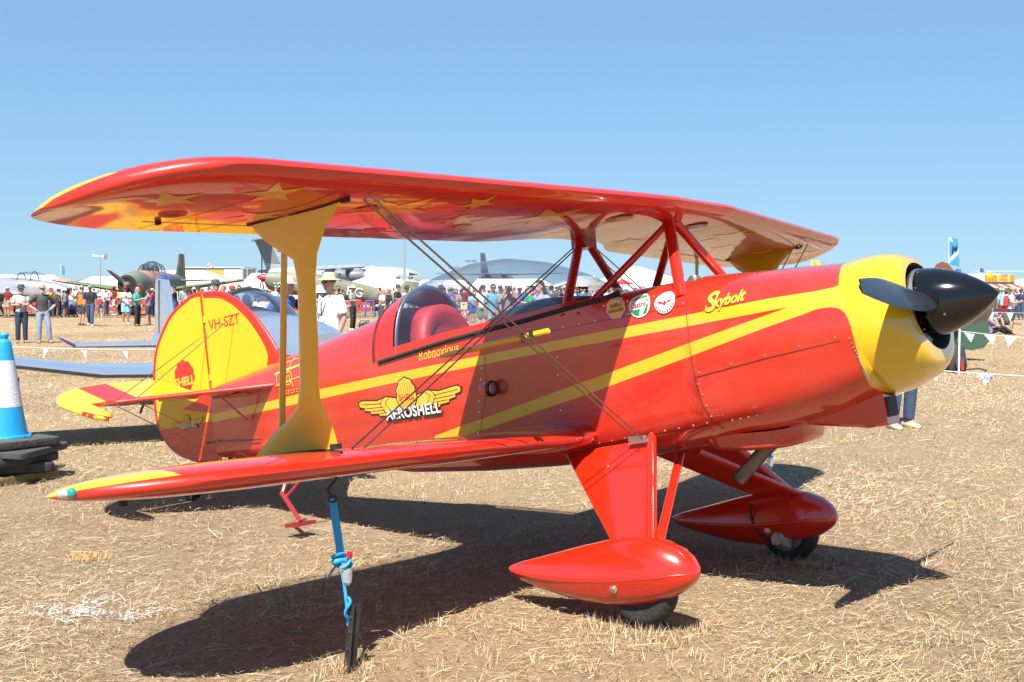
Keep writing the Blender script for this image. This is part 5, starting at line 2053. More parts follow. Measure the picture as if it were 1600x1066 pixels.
m_fb = mat('flag_blue', (.04, .27, .62), .8)
m_fw = mat('flag_white', (.75, .78, .80), .8)
flag(1480, 371, 412, .95, 110, [m_fb, m_fw], 'tall blue and white flag with dark letter above the spinner', letter='M')
flag(1490, 419, 425, .8, 140, [mat('flag_darkblue', (.05, .12, .35), .8)], 'small dark blue flag on the marquee behind the spinner', wave=.06)
flag(1528, 418, 424, .55, 140, [mat('flag_darkblue', (.05, .12, .35), .8)], 'small blue flag right of the spinner tip', wave=.06)
flag(1266, 406, 414, 1.1, 150, [mat('flag_yellow', (.75, .45, .03), .8)], 'small yellow flag under the far wingtip', wave=.1)
flag(97, 417, 431, .28, 100, [m_fb], 'narrow blue feather flag above the left marquee', wave=.04)
ws = empty('windsock', Wp(325, 240), heading(1, 0), 'red and white windsock above the hangar roof', 'windsock')
MB().tube([(0, 0, 0), (0, 0, Wz(414, 240))], .06, 6).build('mast', m_frame, ws)
zt = Wz(414, 240)
for k in range(4):
    MB().tube([(.1 + k * .28, 0, zt - .05 - k * .17), (.1 + (k + 1) * .28, 0, zt - .05 - (k + 1) * .17)], [.20 - .025 * k, .175 - .025 * k], 10).build('sock_band', m_redp if k % 2 else m_fw, ws)


# snack stall
def stall():
    d = 92
    r = empty('snack_stall', Wp(1560, d), heading(1, 0), 'snack stall with orange chips sign and brown awning', 'stall')
    z0, z1 = Wz(439, d), Wz(428, d)
    w = 46 / F_PX * d
    MB().box((0, 1.2, 1.2), (w * 1.05, 2.2, 2.4)).build('counter_body', mat('stall_body', (.42, .42, .42), .6), r, 0)
    sg = MB().box((0, 0, (z0 + z1) / 2), (w, .08, z1 - z0)).build('sign_board', mat('sign_orange', (.75, .22, .02), .5), r, 0)
    MB().box((.12 * w, -.05, (z0 + z1) / 2), (w * .45, .02, (z1 - z0) * .98)).build('sign_panel', mat('sign_cream', (.80, .48, .12), .5), sg, 0)
    for tx, dz, sx, s_ in (('CHIPS', .30, .12, .30), ('ON A', .02, .12, .16), ('STICK', -.27, .12, .30)):
        vt, ft = text_mesh(tx, (z1 - z0) * s_ * 1.5, bold=.006)
        MB().add([(sx * w + p[0], -.07, (z0 + z1) / 2 + dz * (z1 - z0) + p[1]) for p in vt], ft).build('sign_lettering', mat('sign_brown', (.16, .05, .02), .5), sg, 0)
    MB().ball((-.34 * w, -.02, z1 - .05), (w * .12, .06, .3), 12, 8).build('sign_fries', mat('fries_yellow', (.75, .5, .04), .5), sg)
    za, zb = Wz(442, d), Wz(449, d)
    for i in range(9):
        x0, x1 = -w * .72 + i * w * .16, -w * .72 + (i + 1) * w * .16
        MB().add([(x0, .2, za), (x1 - .01, .2, za), (x1 - .01 - .1, -1.7, zb), (x0 - .1, -1.7, zb)], [(0, 1, 2, 3)]).build('awning_stripe', mat('awning_brown', (.20, .10, .075), .7) if i % 2 else mat('awning_cream', (.38, .30, .25), .7), r, 0)
    for s in (-1, 1):
        MB().tube([(s * w * .68 - .08, -1.6, 0), (s * w * .68 - .08, -1.6, zb)], .03, 6).build('awning_pole', m_frame, r)
    return r


stall()
ba = empty('helicopter', Wp(1565, 240), heading(1, 0), 'white helicopter with long rotor blades beyond the snack stall', 'helicopter')
MB().ball((0, 0, 4.0), (2.0, .9, 1.0), 16, 10).build('cabin', m_white, ba)
MB().tube([(-1, 0, 4.3), (-6.5, 0, 4.7)], [.5, .15], 10).build('tail_boom', m_white, ba)
MB().tube([(0, 0, 4.6), (0, 0, 5.9)], .12, 8).build('rotor_mast', m_frame, ba)
for s in (-1, 1):
    MB().box((s * 3.1, 0, 5.9), (6.0, .3, .06)).build('rotor_blade', m_fw, ba, 0)
    MB().tube([(-1.6, s * .9, 2.4), (1.8, s * .9, 2.4)], .07, 8).build('skid', m_frame, ba)
    for x in (-.8, .9):
        MB().tube([(x, s * .5, 3.3), (x, s * .9, 2.4)], .05, 6).build('skid_strut', m_frame, ba)
MB().box((0, 0, 1.15), (5, 3, 2.3)).build('trailer_deck', m_grey2, ba, 0)

# red barrier fence
def barrier(px0, px1, d0, d1, label):
    r = empty('barrier_fence', Wp(px0, d0), 0, label, 'fence')
    o = Wp(px0, d0)
    n = max(3, int(abs(px1 - px0) / F_PX * d0 / 3.2))
    P = [Wp(px0 + (px1 - px0) * i / n, d0 + (d1 - d0) * i / n) - o for i in range(n + 1)]
    mr = mat('barrier_red', (.52, .045, .045), .7, var=.25, vscale=1.5)
    for i, p in enumerate(P):
        MB().tube([(p.x, p.y, 0), (p.x, p.y, 1.0)], .03, 6).build('post', m_frame, r)
    for z0, z1 in ((.62, .90), (.18, .46)):
        for i in range(n):
            a, b_ = P[i], P[i + 1]
            m_ = (a + b_) / 2
            MB().add([(a.x, a.y, z0), (m_.x, m_.y, z0 - .05), (b_.x, b_.y, z0), (b_.x, b_.y, z1), (m_.x, m_.y, z1 - .06), (a.x, a.y, z1)], [(0, 1, 4, 5), (1, 2, 3, 4)]).build('barrier_band', mr, r, 0)
    return r


barrier(-80, 330, 77, 80, 'red barrier tape fence in front of the jet and trainer at left')
barrier(372, 960, 79, 84, 'red barrier tape fence in front of the olive fighter and crowd')

# ------------------------------------------------------------------ people
m_skin = objcolor_mat('skin', .55, .06, 20, .1)
m_cloth = objcolor_mat('cloth', .85, .10, 10, .55, 16)
m_hair = objcolor_mat('hair', .6, .2, 40, .4)
m_shoe = objcolor_mat('shoe_leather', .5, .1, 30, .1)

POSES = {
    'stand': {},
    'relax': dict(kneeR=(.03, -.13, .50), ankR=(.02, -.17, .09), elL=(-.05, .24, 1.14), wrL=(.03, .21, .90)),
    'walk': dict(kneeL=(.16, .09, .52), ankL=(.22, .10, .09), kneeR=(-.08, -.09, .50), ankR=(-.26, -.10, .14), wrL=(-.06, .25, .90), wrR=(.14, -.24, .92)),
    'cross': dict(elL=(.05, .27, 1.16), wrL=(.23, -.06, 1.20), elR=(.05, -.27, 1.16), wrR=(.22, .08, 1.17)),
    'hips': dict(elL=(-.10, .40, 1.17), wrL=(.03, .22, 1.02), elR=(-.10, -.40, 1.17), wrR=(.03, -.22, 1.02), ankL=(.05, .20, .09), kneeL=(.08, .16, .50)),
    'photo': dict(elL=(.22, .24, 1.28), wrL=(.22, .08, 1.56), elR=(.22, -.24, 1.28), wrR=(.22, -.08, 1.56)),
    'phone': dict(elL=(.08, .24, 1.16), wrL=(.30, .08, 1.22), elR=(.08, -.24, 1.16), wrR=(.30, -.08, 1.22)),
    'shade': dict(elL=(.12, .30, 1.44), wrL=(.15, .10, 1.62), elR=(-.03, -.25, 1.13), wrR=(.06, -.24, .90)),
    'bend': dict(elL=(-.08, .34, 1.16), wrL=(.06, .20, 1.00), elR=(-.08, -.34, 1.16), wrR=(.06, -.20, 1.0), lean=.10),
    'sit': dict(sit=True, kneeL=(.42, .17, .42), ankL=(.62, .12, .07), kneeR=(.40, -.16, .38), ankR=(.58, -.12, .07), elL=(.20, .22, .42), wrL=(.40, .10, .46), elR=(.2, -.22, .42), wrR=(.4, -.08, .44)),
    'recline': dict(sit=True, kneeL=(.46, .12, .20), ankL=(.88, .14, .07), kneeR=(.46, -.10, .30), ankR=(.86, -.12, .07), elL=(-.20, .26, .36), wrL=(-.32, .30, .06), elR=(.12, -.25, .34), wrR=(.36, -.10, .26)),
}
PCACHE = {}


def joints(pose):
    P = POSES[pose]
    j = dict(pelvis=(0, 0, .95), waist=(0, 0, 1.10), chest=(.01, 0, 1.29), neckb=(-.01, 0, 1.45), neck=(.01, 0, 1.52), head=(.035, 0, 1.625),
             hipL=(0, .09, .92), hipR=(0, -.09, .92), kneeL=(.03, .10, .50), kneeR=(.03, -.10, .50), ankL=(-.01, .105, .09), ankR=(-.01, -.105, .09),
             shL=(-.01, .185, 1.40), shR=(-.01, -.185, 1.40), elL=(-.03, .245, 1.13), elR=(-.03, -.245, 1.13), wrL=(.05, .245, .89), wrR=(.05, -.245, .89))
    if P.get('sit'):
        for k in ('pelvis', 'waist', 'chest', 'neckb', 'neck', 'head', 'hipL', 'hipR', 'shL', 'shR'):
            x, y, z = j[k]
            zz = z - .95 + .13
            j[k] = (x - (z - .95) * (.12 if pose == 'sit' else .35), y, zz * (1 if pose == 'sit' else .97))
    for k, v in P.items():
        if k in j:
            j[k] = v
    ln = P.get('lean', 0)
    if ln:
        for k in list(j):
            x, y, z = j[k]
            if z > .95:
                j[k] = (x + (z - .95) * ln * 2, y, z)
    return {k: Vector(v) for k, v in j.items()}


def remeshed(b, name, voxel):
    me = bpy.data.meshes.new(name + '_src')
    me.from_pydata(b.v, [], b.f)
    bm = bmesh.new()
    bm.from_mesh(me)
    bmesh.ops.recalc_face_normals(bm, faces=bm.faces)
    bm.to_mesh(me)
    bm.free()
    o = bpy.data.objects.new(name, me)
    COL.objects.link(o)
    r = o.modifiers.new('r', 'REMESH')
    r.mode = 'VOXEL'
    r.voxel_size = voxel
    s = o.modifiers.new('s', 'SMOOTH')
    s.factor = .5
    s.iterations = 3
    dg = bpy.context.evaluated_depsgraph_get()
    dg.update()
    out = bpy.data.meshes.new_from_object(o.evaluated_get(dg))
    out.name = name
    out.polygons.foreach_set('use_smooth', [True] * len(out.polygons))
    bpy.data.objects.remove(o)
    bpy.data.meshes.remove(me)
    out.materials.clear()
    return out


def sides(j, L):
    return (j['sh' + L], j['el' + L], j['wr' + L], j['hip' + L], j['knee' + L], j['ank' + L])


def hand(b, el, wr, s):
    d = (wr - el).normalized()
    side = Vector((0, 1, 0)) if abs(d.y) < .8 else Vector((0, 0, 1))
    side = (side - d * side.dot(d)).normalized()
    nrm = d.cross(side)
    pc = wr + d * .05
    b.tube([wr, wr + d * .03, wr + d * .085], [.026, .037, .034], 10, flat=.55)
    for k, ln in enumerate((.062, .072, .068, .052)):
        o = wr + d * .08 + nrm * (.027 - .018 * k)
        m_ = o + d * ln * .55 + side * .004 * s
        b.tube([o, m_, o + d * ln * .95 - side * s * .016], [.0105, .0098, .0085], 6)
    o = wr + d * .03 + nrm * .028
    b.tube([o, o + d * .035 + nrm * .022, o + d * .068 + nrm * .024], [.0125, .0115, .0095], 6)


def get_mesh(pose, part):
    key = (pose, part)
    if key in PCACHE:
        return PCACHE[key]
    j = joints(pose)
    b = MB()
    if part == 'body':
        b.tube([j['pelvis'] - Vector((0, 0, .05)), j['waist'], j['chest'], j['neckb']], [.13, .125, .14, .07], 14, flat=.66)
        b.tube([j['neckb'] - Vector((0, 0, .03)), j['neck'], j['head'] - Vector((.01, 0, .04))], [.062, .056, .055], 12)
        h = j['head']
        b.ball(h + Vector((-.008, 0, .035)), (.098, .078, .100), 18, 12)           # skull
        b.ball(h + Vector((.018, 0, -.035)), (.072, .060, .088), 16, 10)           # jaw
        b.tube([h + Vector((.085, 0, .035)), h + Vector((.102, 0, .0)), h + Vector((.112, 0, -.018)), h + Vector((.09, 0, -.03))], [.010, .014, .016, .012], 8)   # nose
        b.ball(h + Vector((.083, 0, -.065)), (.014, .026, .011), 8, 6)             # mouth
        b.ball(h + Vector((.075, 0, .045)), (.022, .05, .012), 8, 6)               # brow
        for s in (-1, 1):
            b.ball(h + Vector((-.005, s * .080, .0)), (.022, .010, .032), 8, 6)    # ear
        for L, s in (('L', 1), ('R', -1)):
            sh, el, wr, hp, kn, an = sides(j, L)
            b.tube([j['neckb'] - Vector((0, 0, .06)), sh, sh + (el - sh) * .3, el, el + (wr - el) * .3, wr], [.06, .062, .052, .042, .043, .029], 10)
            hand(b, el, wr, s)
            b.tube([hp + Vector((0, 0, .02)), hp + (kn - hp) * .5, kn, kn + (an - kn) * .35, an], [.092, .078, .057, .058, .038], 12)
            f = Vector((1, .12 * s, 0)).normalized()
            b.tube([an, an + Vector((0, 0, -.03)) + f * .03, an + Vector((0, 0, -.055)) + f * .12], [.04, .04, .028], 8)
        me = remeshed(b, 'body', .0125)
        me.materials.append(m_skin)
    elif part in ('tee', 'long'):
        low = j['pelvis'] + (j['pelvis'] - j['waist']) * .45
        b.tube([low, j['pelvis'], j['waist'], j['chest'], j['chest'] + (j['neckb'] - j['chest']) * .6, j['neckb'] + Vector((0, 0, .02))], [.168, .165, .160, .172, .155, .078], 18, flat=.72)
        for L, s in (('L', 1), ('R', -1)):
            sh, el, wr, hp, kn, an = sides(j, L)
            pts = [j['neckb'] - Vector((0, 0, .08)), sh, sh + (el - sh) * .45, sh + (el - sh) * .80]
            rr = [.075, .082, .075, .073]
            if part == 'long':
                pts = pts[:3] + [el, el + (wr - el) * .5, wr]
                rr = [.075, .084, .072, .062, .056, .044]
            b.tube(pts, rr, 12)
        me = remeshed(b, 'shirt', .017)
        me.materials.append(m_cloth)
    elif part in ('trousers', 'shorts', 'skirt'):
        top = j['waist'] * .35 + j['pelvis'] * .65
        b.tube([top, j['pelvis'] - (j['waist'] - j['pelvis']) * .55], [.150, .168], 16, flat=.76)
        for L, s in (('L', 1), ('R', -1)):
            sh, el, wr, hp, kn, an = sides(j, L)
            if part == 'trousers':
                b.tube([hp + Vector((0, 0, .03)), hp + (kn - hp) * .5, kn, kn + (an - kn) * .4, an + (kn - an) * .02], [.105, .096, .078, .074, .068], 14)
            else:
                e_ = kn + (hp - kn) * (.12 if part == 'shorts' else .35)
                b.tube([hp + Vector((0, 0, .03)), hp + (kn - hp) * .5, e_], [.108, .108, .106], 14)
        me = remeshed(b, 'trousers' if part == 'trousers' else 'shorts', .017)
        me.materials.append(m_cloth)
    elif part in ('shoeL', 'shoeR'):
        L = part[-1]
        s = 1 if L == 'L' else -1
        an = j['ank' + L]
        f = Vector((1, .14 * s, 0)).normalized()
        z0 = max(an.z - .09, 0)
        c = Vector((an.x, an.y, z0))
        rings = []
        for t, w, h in ((-.085, .030, .06), (-.06, .042, .085), (0, .044, .095), (.08, .048, .062), (.14, .047, .046), (.175, .022, .035)):
            p = c + f * t
            q = Vector((-f.y, f.x, 0))
            rings.append([p - q * w + Vector((0, 0, .003)), p + q * w + Vector((0, 0, .003)), p + q * w * 1.02 + Vector((0, 0, h * .5)), p + q * w * .55 + Vector((0, 0, h)), p - q * w * .55 + Vector((0, 0, h)), p - q * w * 1.02 + Vector((0, 0, h * .5))])
        b.loft(rings)
        me = bpy.data.meshes.new('shoe')
        me.from_pydata(b.v, [], b.f)
        me.polygons.foreach_set('use_smooth', [True] * len(me.polygons))
        me.materials.append(m_shoe)
    PCACHE[key] = me
    return me


def head_mesh(kind):
    key = ('head', kind)
    if key in PCACHE:
        return PCACHE[key]
    b = MB()
    if kind in ('hair', 'longhair', 'bald'):
        rings = []
        for th in np.linspace(0.02, 1.75, 9):
            ring = []
            for k in range(18):
                q = 2 * math.pi * k / 18
                lim = th if math.cos(q) < .2 else min(th, 1.0 + .3 * (1 - math.cos(q)))
                if kind == 'bald':
                    lim = max(1.25, th) if math.cos(q) < .1 else 1.25
                ring.append((-.008 + .106 * math.sin(lim) * math.cos(q), .087 * math.sin(lim) * math.sin(q), .037 + .108 * math.cos(lim)))
            rings.append(ring)
        b.loft(rings)
        if kind == 'longhair':
            b.tube([(-.05, 0, .06), (-.085, 0, -.03), (-.085, 0, -.14), (-.06, 0, -.22)], [.07, .085, .075, .03], 12, flat=.7)
    elif kind == 'cap':
        prof = [(.034, .100), (.06, .101), (.10, .09), (.135, .055), (.147, .004)]
        b.lathe(prof, (-.008, 0, 0.0), (0, 0, 1), 20)
        rings = []
        for t in np.linspace(-1, 1, 9):
            a = t * 1.05
            rings.append([(.09 * math.cos(a) - .005, .095 * math.sin(a), .048), (.09 * math.cos(a) + .085 * math.cos(a * .7), .10 * math.sin(a), .035), (.09 * math.cos(a) + .085 * math.cos(a * .7), .10 * math.sin(a), .030), (.09 * math.cos(a) - .005, .095 * math.sin(a), .042)])
        b.loft(rings)
    elif kind in ('brim', 'bucket'):
        R, dz = (.185, -.012) if kind == 'brim' else (.145, -.04)
        prof = [(.052 + dz, R), (.060 + dz, R), (.062, .106), (.10, .100), (.145, .082), (.155, .05), (.15, .004)]
        b.lathe(prof, (-.008, 0, 0), (0, 0, 1), 24)
    me = bpy.data.meshes.new('headwear')
    me.from_pydata(b.v, [], b.f)
    bm = bmesh.new()
    bm.from_mesh(me)
    bmesh.ops.recalc_face_normals(bm, faces=bm.faces)
    bm.to_mesh(me)
    bm.free()
    me.polygons.foreach_set('use_smooth', [True] * len(me.polygons))
    me.set_sharp_from_angle(angle=math.radians(40))
    me.materials.append(m_hair if kind in ('hair', 'longhair', 'bald') else m_cloth)
    PCACHE[key] = me
    return me


def extra_mesh(kind):
    key = ('extra', kind)
    if key in PCACHE:
        return PCACHE[key]
    b = MB()
    if kind == 'sunglasses':
        for s in (-1, 1):
            b.ball((.088, s * .033, .022), (.010, .028, .019), 10, 6)
            b.tube([(.085, s * .062, .026), (.0, s * .084, .02)], .004, 6)
        b.tube([(.096, -.02, .026), (.096, .02, .026)], .004, 6)
    elif kind == 'eyes':
        for s in (-1, 1):
            b.ball((.087, s * .031, .022), (.007, .013, .007), 8, 6)
    elif kind == 'beard':
        b.ball((.040, 0, -.075), (.062, .060, .058), 12, 8)
    elif kind == 'backpack':
        rings = []
        for z, w, d in ((1.02, .10, .06), (1.06, .15, .10), (1.25, .155, .11), (1.40, .13, .09), (1.45, .08, .05)):
            rings.append([(-.17 + d * math.copysign(abs(math.cos(a)) ** .6, math.cos(a)), w * math.copysign(abs(math.sin(a)) ** .6, math.sin(a)), z) for a in np.linspace(0, 2 * math.pi, 14, endpoint=False)])
        b.loft(rings)
        for s in (-1, 1):
            b.tube([(-.12, s * .10, 1.42), (.02, s * .115, 1.46), (.13, s * .11, 1.34), (.12, s * .13, 1.20), (-.10, s * .15, 1.08)], .018, 6, flat=.5)
    elif kind == 'camera':
        b.box((.26, 0, 1.58), (.06, .13, .09))
        b.lathe([(0, .036), (.07, .038), (.075, .03)], (.28, 0, 1.58), (1, 0, 0), 14)
    elif kind == 'card':
        b.box((.150, -.02, 1.10), (.006, .085, .13))
    elif kind == 'lanyard':
        b.tube([(.05, .07, 1.49), (.135, .03, 1.32), (.152, -.02, 1.16)], .006, 6)
        b.tube([(.05, -.07, 1.49), (.135, -.05, 1.32), (.152, -.02, 1.16)], .006, 6)
    elif kind == 'phone':
        b.box((.36, 0, 1.25), (.012, .08, .15))
    elif kind == 'vest':
        b.tube([(0, 0, .92), (0, 0, 1.1), (.0, 0, 1.3), (0, 0, 1.38)], [.172, .168, .180, .165], 18, flat=.73)
    me = bpy.data.meshes.new(kind)
    me.from_pydata(b.v, [], b.f)
    bm = bmesh.new()
    bm.from_mesh(me)
    bmesh.ops.recalc_face_normals(bm, faces=bm.faces)
    bm.to_mesh(me)
    bm.free()
    me.polygons.foreach_set('use_smooth', [True] * len(me.polygons))
    me.set_sharp_from_angle(angle=math.radians(40))
    me.materials.append({'sunglasses': m_black, 'eyes': m_dark, 'camera': m_dark, 'phone': m_black, 'card': m_white}.get(kind, m_cloth if kind != 'beard' else m_hair))
    PCACHE[key] = me
    return me


CN = {'white': (.74, .74, .73), 'off-white': (.62, .60, .55), 'black': (.022, .022, .025), 'charcoal': (.055, .058, .065), 'grey': (.27, .28, .29), 'pale grey': (.45, .46, .47),
      'navy': (.02, .035, .10), 'blue': (.035, .10, .38), 'light blue': (.25, .48, .68), 'sky blue': (.10, .36, .58), 'denim': (.045, .075, .15), 'faded denim': (.24, .30, .40), 'dark denim': (.022, .035, .065),
      'teal': (.015, .38, .36), 'green': (.015, .32, .17), 'olive': (.10, .12, .05), 'sage': (.16, .24, .17), 'khaki': (.36, .29, .18), 'beige': (.52, .44, .32), 'cream': (.66, .58, .42), 'brown': (.13, .075, .04),
      'maroon': (.20, .018, .025), 'red': (.50, .03, .03), 'pink': (.60, .25, .30), 'mauve': (.28, .22, .34), 'purple': (.17, .08, .28), 'orange': (.65, .20, .03), 'yellow': (.68, .46, .05), 'straw': (.52, .43, .29),
      'grey-blue': (.19, .23, .30), 'checked': (.22, .23, .26), 'lilac': (.33, .33, .48)}
SKIN = [(.52, .30, .21), (.45, .25, .17), (.58, .36, .27), (.35, .19, .12), (.48, .27, .19)]
HAIRC = [(.035, .02, .012), (.09, .05, .025), (.02, .015, .012), (.20, .13, .07), (.30, .28, .26)]
USED = {}
prs = random.Random(5)


def person(px, depth, face, pose='stand', h=1.74, shirt='white', sleeve='tee', legs='denim', legkind='trousers', hat=None, hatc='black', hair='hair', hairc=None,
           extras=(), label=None, shoe='charcoal', skin=None, group='spectators at the airshow', z=0.0):
    """face: degrees, 0 = towards the camera, positive turns to the viewer's right, 180 = back to us"""
    head = TO_CAM + math.radians(face)
    r = empty('person', Wp(px, depth, z), head, label, 'person', group)
    r.scale = (h / 1.74,) * 3
    sc_ = skin or prs.choice(SKIN)
    j = joints(pose)

    def put(name, me, col, loc=None, parent=r):
        o = link(name, me, parent, loc)
        o.color = (*(v * .84 for v in col), 1)
        return o
    body = put('body', get_mesh(pose, 'body'), sc_)
    put('shirt', get_mesh(pose, sleeve), CN[shirt])
    put(legkind if legkind != 'skirt' else 'skirt', get_mesh(pose, legkind), CN[legs])
    hc = hairc or prs.choice(HAIRC)
    hd = j['head']
    if hair:
        put('hair', head_mesh(hair), hc, hd)
    if hat:
        put({'cap': 'cap', 'brim': 'hat', 'bucket': 'hat'}[hat], head_mesh(hat), CN[hatc], hd + Vector((0, 0, .012)))
    for L in 'LR':
        put('shoe', get_mesh(pose, 'shoe' + L), CN[shoe])
    for e_ in extras:
        nm, col = (e_, 'black') if isinstance(e_, str) else e_
        off = hd if nm in ('sunglasses', 'beard', 'eyes') else None
        put(nm, extra_mesh(nm), CN[col] if nm != 'beard' else (.55, .53, .50), off)
    if depth < 60 and 'sunglasses' not in extras and not any(e_ == 'eyes' for e_ in extras):
        put('eyes', extra_mesh('eyes'), (.02, .02, .02), hd)
    return r


def dfeet(y):
    return depth_of(y)


# --- nearer people, left to right
person(34, dfeet(538), 28, 'cross', 1.70, 'pale grey', 'tee', 'dark denim', hat='brim', hatc='charcoal', hair='bald', hairc=(.5, .48, .45), extras=('beard',), shoe='brown',
       label='white bearded man in pale shirt and dark jeans with arms crossed at far left')
person(67, dfeet(538), 30, 'hips', 1.72, 'charcoal', 'tee', 'faded denim', hat='cap', hatc='khaki', extras=('beard',), shoe='brown',
       label='man in charcoal shirt and faded jeans with hands on hips at left')
person(128, dfeet(510), 150, 'stand', 1.76, 'charcoal', 'tee', 'charcoal', 'shorts', hat='cap', hatc='grey', extras=(('vest', 'orange'),), label='man in orange and charcoal shirt and dark shorts seen from behind')
person(142, dfeet(511), 10, 'walk', 1.78, 'black', 'tee', 'denim', hat='cap', hatc='sage', extras=(('backpack', 'charcoal'), 'lanyard'), shoe='white',
       label='man in black shirt with green cap walking toward the camera, left of striped umbrella crowd')
person(157, dfeet(502), 200, 'walk', 1.36, 'light blue', 'tee', 'checked', 'shorts', hat='bucket', hatc='white', extras=(('backpack', 'red'),), shoe='white', label='child in white hat with red backpack and patterned shorts')
person(167, dfeet(495), 60, 'phone', 1.66, 'white', 'tee', 'denim', hair='longhair', label='woman in white top and blue jeans beside the man in maroon')
person(180, dfeet(494), -50, 'stand', 1.80, 'maroon', 'tee', 'beige', 'shorts', hat='brim', hatc='brown', shoe='white', label='man in maroon polo and beige shorts with brown hat')
person(197, dfeet(508), 20, 'phone', 1.76, 'white', 'tee', 'light blue', 'shorts', hat='cap', hatc='maroon', extras=('phone',), shoe='white', label='man in white shirt and pale blue shorts holding a device beside woman in teal')
person(215, dfeet(511), 70, 'phone', 1.70, 'teal', 'tee', 'black', hair='longhair', extras=('phone',), shoe='charcoal', label='woman in teal top and black leggings looking at her phone')
person(233, dfeet(509), -100, 'phone', 1.60, 'mauve', 'tee', 'charcoal', 'shorts', label='boy in mauve shirt and dark shorts right of woman in teal')
person(274, dfeet(505), -70, 'shade', 1.78, 'navy', 'tee', 'denim', hat='cap', hatc='navy', label='man in navy shirt with raised arm between purple fin and yellow rudder')
person(290, 52, 10, 'stand', 1.74, 'grey-blue', 'tee', 'denim', hat='cap', hatc='charcoal', label='person in grey blue shirt and charcoal cap above left curve of yellow rudder')
person(297, 38, -40, 'stand', 1.62, 'white', 'tee', 'denim', hair='longhair', hairc=(.02, .015, .012), hat='cap', hatc='black', label='woman in white singlet and black cap above the yellow rudder')
person(310, 44, 40, 'stand', 1.72, 'black', 'tee', 'denim', hat='cap', hatc='black', label='person in black cap whose head shows just left of the rudder top')
person(336, 27, 60, 'stand', 1.80, 'grey', 'tee', 'khaki', hat='cap', hatc='charcoal', extras=('sunglasses',), label='man in grey shirt and dark cap directly above the rudder top')
person(351, 42, -60, 'stand', 1.74, 'black', 'tee', 'denim', hair='hair', label='dark haired person in black right of the rudder top')
person(363, 36, 30, 'stand', 1.70, 'brown', 'tee', 'denim', hat='cap', hatc='red', label='person wearing a red cap above the fin leading edge')
person(374, 46, 10, 'stand', 1.76, 'white', 'tee', 'denim', hair='hair', extras=('sunglasses',), label='man in plain white shirt right of the red cap')
person(389, 44, 160, 'stand', 1.70, 'grey', 'tee', 'denim', hat='cap', hatc='charcoal', extras=(('backpack', 'black'),), label='person with black backpack left of the olive fighter')
person(409, 24, -30, 'stand', 1.60, 'white', 'tee', 'khaki', hat='cap', hatc='grey', label='man in white shirt and grey cap above the silver aircraft canopy')
person(431, 62, 60, 'phone', 1.80, 'white', 'tee', 'denim', hat='cap', hatc='green', label='man in white shirt and green cap near the shark mouth')
person(438, 19.5, 65, 'bend', 1.76, 'blue', 'long', 'beige', hat='brim', hatc='cream', extras=('lanyard', ('card', 'white')), skin=(.5, .28, .2), label='man in blue jacket with cream hat and beige trousers behind the thin yellow rod')
person(503, 20.5, -8, 'stand', 1.63, 'off-white', 'tee', 'faded denim', hat='bucket', hatc='white', hair='longhair', extras=('sunglasses', 'lanyard', ('card', 'white')), label='woman in white bucket hat behind the man in straw hat and white shirt')
person(517, 17.2, -42, 'relax', 1.80, 'white', 'tee', 'cream', hat='brim', hatc='straw', extras=('sunglasses', 'lanyard', ('card', 'white')), shoe='beige', label='man in white shirt, straw hat and cream trousers beside the yellow interplane strut')
person(528, 58, 20, 'photo', 1.80, 'khaki', 'tee', 'olive', extras=('camera',), label='man in khaki photographing behind the man in straw hat')
person(551, dfeet(517), 75, 'cross', 1.76, 'grey', 'tee', 'black', hat='brim', hatc='beige', shoe='white', label='person in grey shirt, sun hat and black trousers standing with folded arms')
person(586, dfeet(487), 40, 'sit', 1.70, 'off-white', 'long', 'olive', hat='brim', hatc='white', label='person in white sun hat sitting by the fence')
person(600, dfeet(498), 40, 'sit', 1.66, 'white', 'tee', 'charcoal', 'shorts', hair='longhair', hairc=(.015, .012, .01), label='woman with long dark hair sitting on the grass left of the canopy')
person(613, dfeet(500), -30, 'sit', 1.30, 'red', 'tee', 'navy', 'shorts', hat='cap', hatc='white', label='small child in white cap sitting beside the dark haired woman')
person(594, 60, -80, 'stand', 1.72, 'maroon', 'tee', 'charcoal', hair='hair', label='person in maroon at the left of the group near the canopy')
person(599, 54, 50, 'cross', 1.64, 'white', 'tee', 'denim', hair='longhair', label='woman in white shirt and jeans in the group left of the canopy')
person(607, 52, -60, 'stand', 1.66, 'black', 'tee', 'denim', hair='longhair', hairc=(.25, .16, .09), label='fair haired woman in black shirt in the group left of the canopy')
person(621, 50, 75, 'cross', 1.82, 'black', 'tee', 'grey', 'shorts', hat='cap', hatc='charcoal', label='tall man in black shirt and grey shorts in the group left of the canopy')
person(635, 48, 60, 'photo', 1.76, 'pale grey', 'tee', 'faded denim', hat='brim', hatc='charcoal', extras=('camera',), label='photographer in pale shirt and dark hat left of the canopy')
